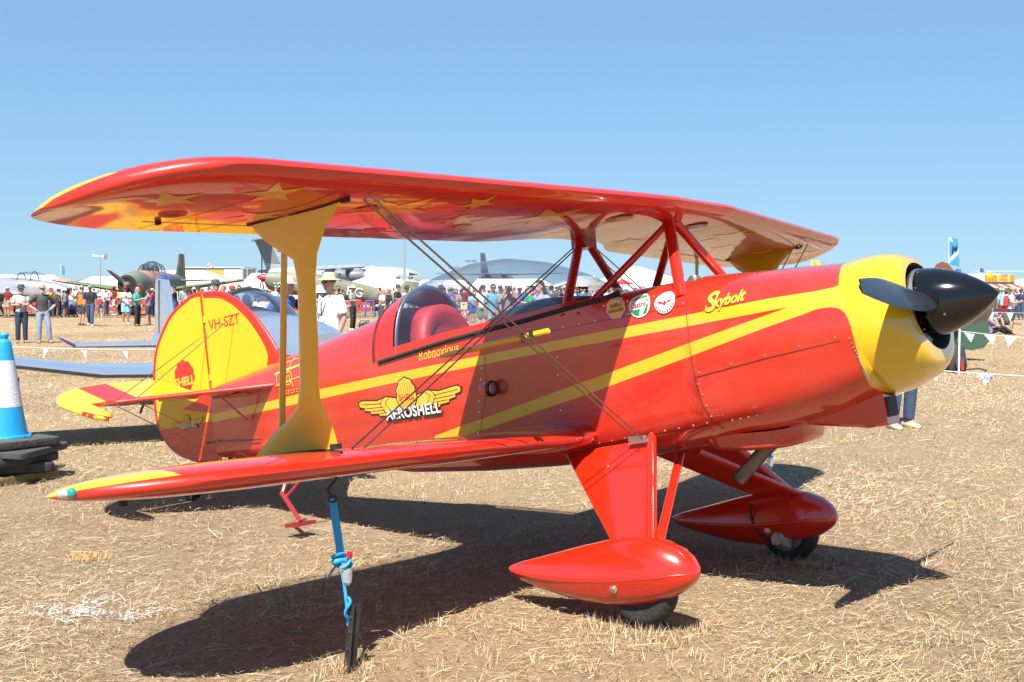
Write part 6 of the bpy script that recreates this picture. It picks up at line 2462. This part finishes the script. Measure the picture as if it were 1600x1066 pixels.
# --- seen through the canopy
person(673, 50, 70, 'bend', 1.70, 'white', 'tee', 'denim', hat='cap', hatc='charcoal', label='person in white shirt at the left inside the canopy view')
person(688, 42, 80, 'shade', 1.74, 'sage', 'tee', 'grey', hat='brim', hatc='charcoal', label='man in sage green shirt shading his eyes, seen through the canopy')
person(697, 52, 20, 'stand', 1.30, 'blue', 'tee', 'grey', 'shorts', label='boy in blue shirt beside the man in sage green')
person(704, 56, 160, 'stand', 1.72, 'purple', 'tee', 'charcoal', 'shorts', hat='cap', hatc='green', label='person in purple shirt and lime cap seen through the canopy')
person(713, 56, 10, 'phone', 1.66, 'grey', 'tee', 'grey', 'skirt', hair='longhair', label='woman in grey dress seen through the canopy')
person(725, 62, 170, 'stand', 1.78, 'maroon', 'tee', 'cream', 'shorts', hat='cap', hatc='red', label='man in maroon shirt and cream shorts seen through the canopy')
person(731, 75, 20, 'walk', 1.78, 'charcoal', 'tee', 'charcoal', label='man dressed all in charcoal further back in the canopy view')
person(738, 58, 30, 'phone', 1.55, 'light blue', 'tee', 'blue', 'shorts', hair='longhair', label='girl in light blue with long dark hair seen through the canopy')
person(728, dfeet(500), -30, 'sit', 1.35, 'pink', 'tee', 'white', 'shorts', shoe='white', label='child in pink sitting on the grass seen through the canopy')
person(754, 44, 165, 'relax', 1.78, 'white', 'tee', 'sage', 'shorts', hat='cap', hatc='charcoal', shoe='brown', label='man in white shirt and sage shorts seen through the canopy')
person(770, 36, 20, 'stand', 1.78, 'sky blue', 'tee', 'grey', hair='hair', extras=('sunglasses',), label='man in sky blue shirt seen through the canopy middle')
person(781, 52, 30, 'stand', 1.78, 'navy', 'tee', 'denim', hat='cap', hatc='navy', label='man in navy shirt and cap behind the checked shirt')
person(794, 30, 5, 'photo', 1.78, 'checked', 'tee', 'khaki', hat='brim', hatc='cream', extras=('camera',), label='man in dark checked shirt and cream hat with camera raised, seen through the canopy')
person(812, 42, -20, 'stand', 1.76, 'blue', 'tee', 'khaki', hat='cap', hatc='white', extras=('sunglasses',), label='man in bright blue polo and white cap seen through the canopy')
person(827, 40, -70, 'phone', 1.70, 'green', 'tee', 'denim', hair='hair', label='person in green shirt seen through the canopy behind the wires')
person(845, 24, -58, 'hips', 1.78, 'lilac', 'tee', 'denim', hair='longhair', hairc=(.08, .04, .02), label='woman in lilac shirt, largest figure seen through the canopy')
person(861, 40, 170, 'stand', 1.76, 'charcoal', 'tee', 'denim', hair='hair', label='person in charcoal shirt facing away, right of the woman in lilac')
person(873, 44, 10, 'cross', 1.64, 'white', 'tee', 'khaki', 'shorts', hair='longhair', hairc=(.015, .012, .01), label='dark haired woman in white top with folded arms seen through the canopy front')
person(882, 46, -40, 'photo', 1.78, 'charcoal', 'tee', 'denim', hat='cap', hatc='beige', extras=('camera',), label='man in charcoal shirt with beige cap photographing, canopy front')
person(892, 50, -10, 'stand', 1.74, 'white', 'tee', 'denim', hair='hair', label='man in white shirt at the front end of the canopy view')
person(965, 34, 10, 'stand', 1.66, 'khaki', 'tee', 'denim', hat='brim', hatc='beige', hair='longhair', label='woman in beige sun hat peeping over the fuselage behind the struts')
person(977, 36, 0, 'stand', 1.62, 'off-white', 'tee', 'denim', hair='hair', extras=('sunglasses',), label='person in sunglasses peeping over the fuselage beside the beige hat')
person(992, 40, 30, 'stand', 1.64, 'charcoal', 'tee', 'denim', hat='cap', hatc='charcoal', label='person in dark cap peeping over the fuselage behind the front strut')
# --- right-hand side
person(1412, dfeet(668), 25, 'relax', 1.70, 'navy', 'tee', 'denim', shoe='beige', hat='cap', hatc='charcoal', label='person in blue jeans and beige shoes standing behind the cowling')
person(1459, dfeet(581), 90, 'stand', 1.70, 'brown', 'tee', 'charcoal', 'shorts', shoe='brown', label='person hidden behind the spinner whose leg shows beside the backpack')
person(1566, dfeet(506), 175, 'stand', 1.74, 'light blue', 'tee', 'maroon', 'shorts', hat='cap', hatc='khaki', shoe='charcoal', label='person in pale blue shirt and maroon shorts at the right')
person(1579, dfeet(521), 60, 'phone', 1.74, 'white', 'tee', 'charcoal', 'shorts', hat='cap', hatc='khaki', extras=(('backpack', 'red'),), shoe='white', label='person in white shirt and dark shorts with red backpack near the right edge')
person(1546, dfeet(522), 105, 'recline', 1.74, 'mauve', 'tee', 'black', shoe='black', hair='hair', label='person in mauve and black lying back on the grass at the right')
person(1549, 52, 20, 'sit', 1.70, 'blue', 'tee', 'olive', 'shorts', label='person in blue shirt sitting behind the reclining figure')
person(1594, 66, -40, 'stand', 1.74, 'navy', 'tee', 'denim', hat='cap', hatc='black', label='person in navy at the extreme right edge')

# --- second rank along the barrier: smaller, each of its own colours
SH = ['white', 'red', 'blue', 'black', 'sky blue', 'green', 'navy', 'pink', 'grey', 'orange', 'light blue', 'maroon', 'yellow', 'khaki', 'teal', 'mauve', 'charcoal', 'off-white']
HT = [('cap', 'white', 'white cap'), ('brim', 'straw', 'straw hat'), (None, None, 'bare head'), ('cap', 'red', 'red cap'), ('cap', 'black', 'black cap'), ('brim', 'beige', 'beige hat'), ('cap', 'green', 'green cap'), ('bucket', 'white', 'white bucket hat'), ('cap', 'blue', 'blue cap')]
seen = set()
zones = [(2, 122, 24, 'among the crowd in front of the silver jet'), (236, 262, 3, 'left of the purple tipped fin'), (300, 330, 3, 'behind the yellow rudder top'), (392, 430, 4, 'near the olive fighter nose'),
         (556, 590, 3, 'by the fence below the olive fighter'), (640, 670, 4, 'left of the canopy arch'), (676, 900, 22, 'in the crowd seen through the canopy'), (948, 1035, 7, 'over the fuselage behind the struts'), (1556, 1598, 4, 'by the snack stall')]
pr2 = random.Random(23)
for a, b_, n, where in zones:
    for i in range(n):
        while True:
            s_, (ht, hcol, hn) = pr2.choice(SH), pr2.choice(HT)
            if (s_, hn, where) not in seen:
                seen.add((s_, hn, where))
                break
        px = a + (b_ - a) * (i + .5) / n + pr2.uniform(-2.5, 2.5)
        d = pr2.uniform(66, 92) if b_ < 1500 else pr2.uniform(72, 84)
        person(px, d, pr2.uniform(-120, 120), pr2.choice(['stand', 'relax', 'walk', 'cross', 'phone', 'photo', 'stand']), pr2.uniform(1.6, 1.84), s_, 'tee',
               pr2.choice(['denim', 'charcoal', 'khaki', 'navy', 'dark denim']), pr2.choice(['trousers', 'trousers', 'shorts']), ht, hcol or 'black', pr2.choice(['hair', 'longhair']),
               label='spectator in %s top, %s, %s' % (s_, hn, where.replace('in the crowd ', '')), group='second rank of spectators')


# the far crowd reads as one mass
def far_crowd():
    m = bpy.data.materials.new('crowd_cloth')
    m.use_nodes = True
    nt = m.node_tree
    at = nt.nodes.new('ShaderNodeAttribute')
    at.attribute_name = 'tone'
    nt.links.new(at.outputs['Color'], nt.nodes['Principled BSDF'].inputs['Base Color'])
    nt.nodes['Principled BSDF'].inputs['Roughness'].default_value = .9
    b = MB()
    cols = []
    rr = random.Random(9)

    def fin_(c):
        cols.extend([c] * (len(b.v) - len(cols)))
    for k in range(330):
        px = rr.uniform(-160, 940) if k < 290 else rr.uniform(1555, 1700)
        d = rr.uniform(96, 140)
        p = Wp(px, d)
        h = rr.uniform(1.5, 1.85)
        c = lambda: CN[rr.choice(SH)]
        b.tube([p + Vector((-.06, .05, 0)), p + Vector((0, 0, h * .5))], [.09, .13], 6)
        fin_(CN[rr.choice(['denim', 'charcoal', 'khaki', 'navy'])])
        b.tube([p + Vector((0, 0, h * .48)), p + Vector((0, 0, h * .72)), p + Vector((0, 0, h * .84))], [.17, .21, .08], 8, flat=.7)
        s1 = c()
        fin_(s1)
        for s in (-1, 1):
            o = Vector((RIGHT[0], RIGHT[1], 0)) * s * .22
            b.tube([p + o * .9 + Vector((0, 0, h * .80)), p + o * 1.2 + Vector((0, 0, h * .62)), p + o * 1.1 + Vector((0, 0, h * .47))], [.055, .05, .04], 5)
            fin_(rr.choice(SKIN) if rr.random() < .5 else s1)
        b.ball(p + Vector((0, 0, h * .93)), (.10, .09, .12), 8, 6)
        fin_(rr.choice(SKIN))
        b.ball(p + Vector((0, 0, h * .965)), (.12, .11, .09), 8, 5)
        fin_(rr.choice([CN['white'], CN['straw'], (.03, .02, .015), (.06, .04, .02), CN['black'], CN['red'], CN['beige']]))
    o = b.build('distant_crowd', m, None, 50)
    ca = o.data.color_attributes.new('tone', 'FLOAT_COLOR', 'POINT')
    ca.data.foreach_set('color', [v for c in cols for v in (*c, 1.0)])
    tag(o, 'far crowd of people massed in front of the marquees', 'crowd', None, 'stuff')


far_crowd()


# ------------------------------------------------------------------ things among the people
def umbrella():
    d = 72
    p = Wp(112, d)
    z = Wz(470, d)
    r = empty('sun_umbrella', p, 0, 'black and white striped sun umbrella in the crowd at left', 'umbrella')
    ax = Vector((-.35, -.25, 1)).normalized()
    c = Vector((0, 0, z - .1))
    a = Vector((0, 0, 1)).cross(ax).normalized()
    bb = ax.cross(a)
    n = 20
    for k in range(n):
        q0, q1 = 2 * math.pi * k / n, 2 * math.pi * (k + .96) / n
        vs = [c + ax * .42]
        for f, hgt in ((.35, .36), (.7, .2), (1.0, 0)):
            for q in (q0, q1):
                vs.append(c + (a * math.cos(q) + bb * math.sin(q)) * .62 * f + ax * hgt)
        MB().add(vs, [(0, 1, 2), (1, 3, 4, 2), (3, 5, 6, 4)]).build('canopy_panel', m_white if k % 2 else mat('umbrella_grey', (.10, .10, .11), .7), r, 0)
    MB().tube([c + ax * .45, c - ax * .55], .015, 6).build('shaft', m_steel, r)


umbrella()


def tent_umbrella(px, d, yt, w, col, label):
    r = empty('market_umbrella', Wp(px, d), 0, label, 'umbrella')
    z = Wz(yt, d)
    for k in range(8):
        q0, q1 = math.pi * 2 * k / 8, math.pi * 2 * (k + .98) / 8
        MB().add([(0, 0, z), (w * math.cos(q0), w * math.sin(q0), z - .45), (w * math.cos(q1), w * math.sin(q1), z - .45)], [(0, 1, 2)]).build('canopy_panel', col, r, 0)
    MB().tube([(0, 0, 0), (0, 0, z)], .025, 6).build('shaft', m_frame, r)


tent_umbrella(972, 95, 436, 1.2, mat('umbrella_red', (.60, .03, .04), .7), 'red umbrella over the crowd between the cabane struts')
tent_umbrella(884, 90, 443, 1.3, mat('umbrella_dark', (.10, .05, .055), .7), 'dark umbrella seen through the front of the canopy')
tent_umbrella(1003, 100, 446, .8, mat('umbrella_pink', (.55, .12, .35), .7), 'small pink umbrella behind the front strut')


def rucksack(px, d, col, label, sc=1.0, yaw=0.0, flash=None, lying=False):
    r = empty('backpack', Wp(px, d), TO_CAM + yaw, label, 'backpack')
    r.scale = (sc,) * 3
    rings = []
    H = [(0, .13, .09), (.03, .17, .12), (.25, .165, .125), (.42, .14, .10), (.49, .08, .05)]
    for z, w, dd in H:
        rings.append([(dd * math.copysign(abs(math.cos(a)) ** .6, math.cos(a)), w * math.copysign(abs(math.sin(a)) ** .6, math.sin(a)), z) for a in np.linspace(0, 2 * math.pi, 18, endpoint=False)])
    mt = mat('pack_' + label[:6].replace(' ', '_'), col, .75, bump=.4, bscale=25)
    o = [MB().loft(rings).build('main_compartment', mt, r, 50)]
    o.append(MB().ball((.125, 0, .17), (.06, .12, .13), 14, 8).build('front_pocket', mt, r))
    for s in (-1, 1):
        o.append(MB().tube([(-.08, s * .07, .45), (-.19, s * .10, .34), (-.20, s * .12, .15), (-.10, s * .13, .03)], .02, 8, flat=.5).build('shoulder_strap', mt, r))
        o.append(MB().ball((.02, s * .165, .14), (.06, .035, .11), 10, 6).build('side_pocket', mt, r))
    o.append(MB().tube([(0, -.04, .49), (-.02, 0, .535), (0, .04, .49)], .012, 8).build('grab_handle', mt, r))
    o.append(MB().tube([(.05, .15, .05), (.10, .40, .07), (.02, .62, .03)], .022, 8, flat=.6).build('waist_strap', mt, r))
    if flash:
        o.append(MB().add([(.182, -.03, .05), (.182, .04, .06), (.186, .0, .24), (.186, -.035, .22)], [(0, 1, 2, 3)]).build('red_flash', flash, r, 0))
    if lying:
        for q in o:
            q.data.transform(Matrix.Translation((0, 0, .13)) @ Matrix.Rotation(math.radians(80), 4, 'Y'))
    return r


rucksack(1494, dfeet(581), (.035, .035, .038), 'black backpack with red flash standing on the grass below the spinner', 1.12, .3, mat('flash_red', (.6, .02, .03), .6))
rucksack(1571, dfeet(507), (.05, .06, .05), 'dark backpack standing beside the maroon shorts at right', 1.2)
rucksack(566, dfeet(517), (.03, .03, .032), 'black bag lying beside the person in black trousers', 1.1, .6, lying=True)
rucksack(512, 17.5, (.03, .07, .38), 'bright blue bag beside the man in cream trousers', .8)
rucksack(715, dfeet(493), (.03, .03, .03), 'black bag on the grass seen through the canopy', 1.2, 1.0, lying=True)
po = empty('pushchair', Wp(112, 68), TO_CAM + .6, 'blue covered pushchair under the striped umbrella', 'pushchair')
MB().ball((0, 0, .62), (.42, .30, .34), 16, 10).build('hood', mat('pram_blue', (.09, .13, .26), .8, var=.3, vscale=12), po)
MB().box((.05, 0, .30), (.55, .42, .30), taper=1.15).build('basket', mat('pram_navy', (.015, .025, .07), .8), po, 0)
for x in (-.3, .35):
    for s in (-1, 1):
        wheel(po, (x, s * .24, .11), .11, .05)
MB().tube([(-.3, -.22, .35), (-.55, -.22, .95), (-.55, .22, .95), (-.3, .22, .35)], .015, 8).build('handle', m_steel, po)

# stake with blue a-frame near the fighter
ab = empty('sign_trestle', Wp(578, 70), heading(1, 0), 'blue trestle frame standing in front of the red fence', 'trestle')
for s in (-1, 1):
    for t in (-1, 1):
        MB().tube([(s * .30, t * .25, 0), (s * .22, 0, 1.0)], .035, 8).build('leg', mat('trestle_blue', (.05, .14, .45), .6), ab)
MB().tube([(-.25, 0, .98), (.25, 0, .98)], .035, 8).build('crossbar', mat('trestle_blue', (.05, .14, .45), .6), ab)


# ------------------------------------------------------------------ bunting ropes
def bunting(a, b_, n, label, print_=False, sag=.05, posts=True, fw=.20, fh=.22):
    A, B = Vector(a), Vector(b_)
    r = empty('bunting_line', (A.x, A.y, 0), 0, label, 'bunting', 'white pennant ropes round the parking line')
    d = B - A
    o = Vector((A.x, A.y, 0))
    P = [A + d * t - Vector((0, 0, sag * 4 * t * (1 - t))) - o for t in np.linspace(0, 1, 25)]
    MB().tube(P, .006, 6).build('rope', m_fw, r)
    u = Vector((d.x, d.y, 0)).normalized()
    w = Vector((-u.y, u.x, 0))
    for i in range(n):
        t = (i + .5) / n
        p = A + d * t - Vector((0, 0, sag * 4 * t * (1 - t))) - o
        sw = .05 * math.sin(i * 2.3)
        q = [p - u * fw / 2, p + u * fw / 2, p + u * (.02 + sw) + w * (.03 * math.cos(i * 1.7)) - Vector((0, 0, fh))]
        mid = (q[0] + q[1] + q[2]) / 3 + w * .012
        fl = MB().add([q[0], q[1], q[2], mid], [(0, 1, 3), (1, 2, 3), (2, 0, 3)]).build('pennant', m_fw, r, 60)
        if print_:
            vt, ft = text_mesh('JNX', .07, shear=.3, bold=.001)
            MB().add([p + u * v[0] + Vector((0, 0, -fh * .30 + v[1])) - w * .02 for v in vt], ft).build('pennant_print', mat('print_blue', (.02, .07, .35), .7), fl, 0)
    if posts:
        for e_ in (P[0], P[-1]):
            MB().tube([Vector((e_.x, e_.y, 0)), Vector((e_.x, e_.y, e_.z + .06))], .018, 8).build('stake', m_fw, r)
    return r


def Wy(px, py, d):
    p = Wp(px, d)
    p.z = Wz(py, d)
    return p


bunting(Wy(-60, 539, 23), Wy(300, 546, 18.5), 6, 'white pennant rope behind the silver wing at left', fw=.19, fh=.17)
bunting(Wy(1330, 566, 13.5), Wy(1760, 592, 13.2), 5, 'nearer white pennant rope right of the cowling', print_=True, fw=.17, fh=.13, sag=.03)
bunting(Wy(1499, 516, 22), Wy(1700, 533, 20.5), 6, 'farther white pennant rope right of the cowling', fw=.22, fh=.19, sag=.02)
bunting(Wy(1500, 484, 34), Wy(1680, 489, 36), 6, 'most distant white pennant rope at the right edge', fw=.28, fh=.26, sag=.02)


# ------------------------------------------------------------------ foreground: cone, mats, tie-downs
def cone():
    d = 9.62
    base = Wp(6, d)
    m_cy = mat('cone_cyan', (.012, .30, .62), .42, coat=.15, var=.06, vscale=10)
    m_refl = mat('cone_white', (.62, .64, .66), .55, bump=.5, bscale=90)
    zb = Wz(688, d)
    zt = Wz(524, d)
    # stack of rubber bases
    lv = [(0.0, .365, .045, 'yellow_base_mat', 'dirty yellow rubber mat at the bottom of the stack under the cone', (.17, .135, .05), .10, (.0, 0)),
          (.047, .37, .055, 'rubber_base_mat', 'thick dark rubber mat second from the bottom under the blue cone', (.045, .043, .045), -.2, (-.02, .02)),
          (.104, .36, .045, 'rubber_base_mat', 'dark rubber mat third from the bottom under the blue cone', (.05, .048, .05), .25, (0, -.01)),
          (.151, .40, .04, 'rubber_base_mat', 'dark rubber mat with protruding corner second from the top under the cone', (.055, .052, .052), .6, (.03, .01)),
          (.193, .37, .05, 'rubber_base_mat', 'grey rubber mat directly under the blue cone', (.075, .07, .07), .15, (0, 0))]
    H = zb
    k = H / .243
    for z, w, h, nm, lab, col, rz, off in lv:
        w *= .88
        o = MB()
        n = 6
        vs = []
        rings = []
        for (f, hz) in ((.985, 0), (1.0, .12), (1.0, .86), (.975, 1.0)):
            ring = []
            for q in range(32):
                a = 2 * math.pi * q / 32
                c, s = math.cos(a), math.sin(a)
                e_ = 2 / 11
                ring.append((w * f * math.copysign(abs(c) ** e_, c), w * f * math.copysign(abs(s) ** e_, s), h * k * hz + .006 * math.sin(2 * a + z * 40)))
            rings.append(ring)
        o.loft(rings)
        ob = o.build(nm, mat('mat_%d' % int(z * 1000), col, .8, var=.35, vscale=6, bump=.4, bscale=30), None, 35)
        ob.location = base + Vector((off[0], off[1], z * k + .014))
        ob.rotation_euler = (0, 0, TO_CAM + math.pi / 4 + rz)
        tag(ob, lab, 'rubber mat', 'rubber mats stacked under the cone')
    r = empty('traffic_cone', base + Vector((0, 0, zb + .01)), 0, 'blue and white traffic cone on a stack of rubber mats', 'traffic cone')
    Hc = zt - zb

    def rad(t):
        return .172 - .125 * t
    MB().lathe([(Hc * .0, rad(0) + .035), (Hc * .015, rad(0) + .036), (Hc * .03, rad(0) + .004), (Hc * .30, rad(.30))], (0, 0, 0), (0, 0, 1), 40).build('cone_base', m_cy, r, 40)
    for q in range(6):
        a = 2 * math.pi * q / 6
        MB().tube([(.19 * math.cos(a + u), .19 * math.sin(a + u), .014) for u in np.linspace(-.38, .38, 7)], .018, 8).build('base_rib', m_cy, r)
    MB().lathe([(Hc * .30, rad(.30) + .002), (Hc * .74, rad(.74) + .002)], (0, 0, 0), (0, 0, 1), 40).build('reflective_sleeve', m_refl, r, 40)
    MB().lathe([(Hc * .74, rad(.74)), (Hc * .90, rad(.90)), (Hc * .915, rad(.92)), (Hc * .93, .044), (Hc * .945, .030), (Hc * .96, .036), (Hc * .985, .038), (Hc, .028)], (0, 0, 0), (0, 0, 1), 36).build('cone_top', m_cy, r, 30)
    for s in (-1, 1):
        MB().ball((s * RIGHT[0] * .022, s * RIGHT[1] * .022, Hc * .985), (.022, .022, .02), 10, 6).build('lifting_knob', m_cy, r)


cone()

m_strap = mat('strap_blue', (.03, .38, .72), .7, bump=.3, bscale=200)
m_clear = mat('bottle_plastic', (.62, .68, .70), .12, coat=1, trans=.6, var=.2, vscale=40)


def tie_down(top, bottom, label, picket=True):
    T, B = Vector(top), Vector(bottom)
    r = empty('tie_down_strap', (B.x, B.y, 0), 0, label, 'strap', 'blue tie down straps under the wings')
    o = Vector((B.x, B.y, 0))
    T, B = T - o, B - o
    u = Vector((RIGHT[0], RIGHT[1], 0))
    f = Vector((FWD[0], FWD[1], 0))

    def ribbon(pts, w, name):
        vs = []
        for i, (p, tw) in enumerate(pts):
            s = (u * math.cos(tw) + f * math.sin(tw)) * w / 2
            vs += [p - s, p + s]
        vs2 = [v + f * .003 for v in vs]
        n = len(pts)
        b = MB()
        b.add(vs, [(2 * i, 2 * i + 1, 2 * i + 3, 2 * i + 2) for i in range(n - 1)])
        b.add(vs2, [(2 * i, 2 * i + 1, 2 * i + 3, 2 * i + 2) for i in range(n - 1)])
        return b.build(name, m_strap, r, 60)
    L = T.z - B.z
    hk = T - Vector((0, 0, .04))
    hp = [T + Vector((0, 0, .02)) + u * (.018 * math.sin(q * 2 * math.pi)) - Vector((0, 0, .105 * q)) for q in np.linspace(0, 1, 17)]
    MB().tube(hp, .0055, 8).build('hook', m_dark, r)
    MB().tube([hp[-1] + u * .016 * math.cos(q) + Vector((0, 0, -.012 + .014 * math.sin(q))) for q in np.linspace(0, 6.28, 13)], .005, 6).build('hook_ring', m_dark, r)
    a = T - Vector((0, 0, .095))
    k = T + (B - T) * .62
    ribbon([(a, .1), (a + (k - a) * .5, .3), (k, .5)], .034, 'webbing')
    # knot
    kn_ = [k + u * (.034 * math.cos(q)) + f * (.018 * math.sin(2 * q)) + Vector((0, 0, .020 * math.sin(q) + .004 * q - .02)) for q in np.linspace(0, 11, 40)]
    MB().tube(kn_, .0115, 8, flat=.6).build('knot', m_strap, r, 60)
    ribbon([(k, .8), (k - u * .035 - Vector((0, 0, .03)), 1.1), (k - u * .06 - Vector((0, 0, .075)), 1.3)], .03, 'loose_end')
    MB().lathe([(0, .008), (.015, .020), (.055, .022), (.075, .015)], k + u * .022 - Vector((0, 0, .10)), (0.05, 0, 1), 14).build('water_bottle', m_clear, r)
    MB().lathe([(0, .013), (.02, .013)], k + u * .03 + Vector((0, 0, .02)), (0.3, 0, 1), 12).build('bottle_cap', m_redp, r)
    ribbon([(k - Vector((0, 0, .04)), 1.0), (k + (B - k) * .5, .9), (B + Vector((0, 0, .02)), .6)], .016, 'lower_webbing')
    lk = [B + u * (.014 * math.sin(q * 9) * (1 - q)) + f * (.012 * math.cos(q * 7)) + Vector((0, 0, .07 - .12 * q)) for q in np.linspace(0, 1, 19)]
    MB().tube(lk, [.012 - .004 * q for q in np.linspace(0, 1, 19)], 8, flat=.5).build('lower_knot', m_strap, r, 60)
    return r


def picket(loc, h, label, lean=(.03, -.03)):
    r = empty('star_picket', loc, TO_CAM + .5, label, 'picket')
    top = Vector((lean[0], lean[1], h))
    mp = mat('picket_black', (.02, .018, .014), .6, var=.4, vscale=20)
    for k in range(3):
        a = math.radians(90 + 120 * k)
        d = Vector((math.cos(a), math.sin(a), 0)) * .028
        n = Vector((-math.sin(a), math.cos(a), 0)) * .004
        MB().add([n - Vector((0, 0, .02)), d + n - Vector((0, 0, .02)), d - n - Vector((0, 0, .02)), -n - Vector((0, 0, .02)), top + n, top + d + n, top + d - n, top - n],
                 [(0, 1, 5, 4), (1, 2, 6, 5), (2, 3, 7, 6), (4, 5, 6, 7), (0, 3, 7, 4)]).build('flange', mp, r, 0)
    for z in (.35, .6, .82):
        MB().lathe([(0, .006), (.003, .006)], top * z + Vector((.0, -.012, 0)), (0, -1, 0), 8).build('wire_hole', m_steel, r)


wt = PLANE.matrix_world
near_top = wt @ Vector((-.66, -2.12, .895))
tie_down(near_top, (-.69, -2.13, .235), 'blue tie down strap with knotted bottle under the near wing')
picket((-.673, -2.141, 0), .275, 'short black steel picket holding the near wing strap', (-.01, .03))
far_top = wt @ Vector((-.66, 2.12, .895))
tie_down(far_top, (-.70, 2.25, .20), 'blue tie down strap under the far wing beyond the exhaust')
picket((-.70, 2.25, 0), .24, 'black steel picket holding the far wing strap', (-.01, .02))

# white spray mark and dry orange tuft on the grass
def spray():
    x, y, d = scatter_region(26000, 3.6, 9, 1.0)
    r = np.random.default_rng(4)
    n = 260
    segs = [((-2.62, -2.42), (-1.98, -2.24), .03), ((-2.50, -2.54), (-1.98, -2.06), .03), ((-2.40, -2.16), (-2.20, -2.48), .05)]
    pts = []
    for (a, b_, w) in segs:
        t = r.random(n // 3)
        q = np.array(a)[None] + (np.array(b_) - np.array(a))[None] * t[:, None] + r.normal(0, w * .62, (n // 3, 2))
        pts.append(q)
    P = np.concatenate(pts)
    vs, fs = [], []
    for i, (px, py) in enumerate(P):
        a = r.random() * 6.28
        l, w = r.uniform(.010, .04), .0016
        c, s = math.cos(a), math.sin(a)
        z = r.uniform(.012, .028)
        q = len(vs)
        vs += [(px - s * w, py + c * w, z), (px + s * w, py - c * w, z), (px + c * l + s * w, py + s * l - c * w, z + r.uniform(0, .01)), (px + c * l - s * w, py + s * l + c * w, z + r.uniform(0, .01))]
        fs.append((q, q + 1, q + 2, q + 3))
    o = MB().add(vs, fs).build('spray_mark', mat('marking_white', (.62, .61, .60), .8), None, 0, fix=False)
    tag(o, 'white sprayed cross marking on the straw at lower left', 'marking', None, 'stuff')
    vs, fs = [], []
    for i in range(300):
        px, py = np.array([-3.31, -1.60]) + r.normal(0, 1, 2) * np.array([.07, .045])
        a = r.random() * 6.28
        l, w = r.uniform(.02, .06), .002
        c, s = math.cos(a), math.sin(a)
        e_ = r.uniform(.2, 1.2)
        q = len(vs)
        vs += [(px - s * w, py + c * w, .01), (px + s * w, py - c * w, .01), (px + c * l * math.cos(e_), py + s * l * math.cos(e_), .01 + l * math.sin(e_))]
        fs.append((q, q + 1, q + 2))
    o = MB().add(vs, fs).build('dry_tuft', mat('tuft_orange', (.58, .37, .14), .8), None, 0, fix=False)
    tag(o, 'small orange dry grass tuft left of the near lower wing', 'grass tuft', None, 'stuff')


spray()
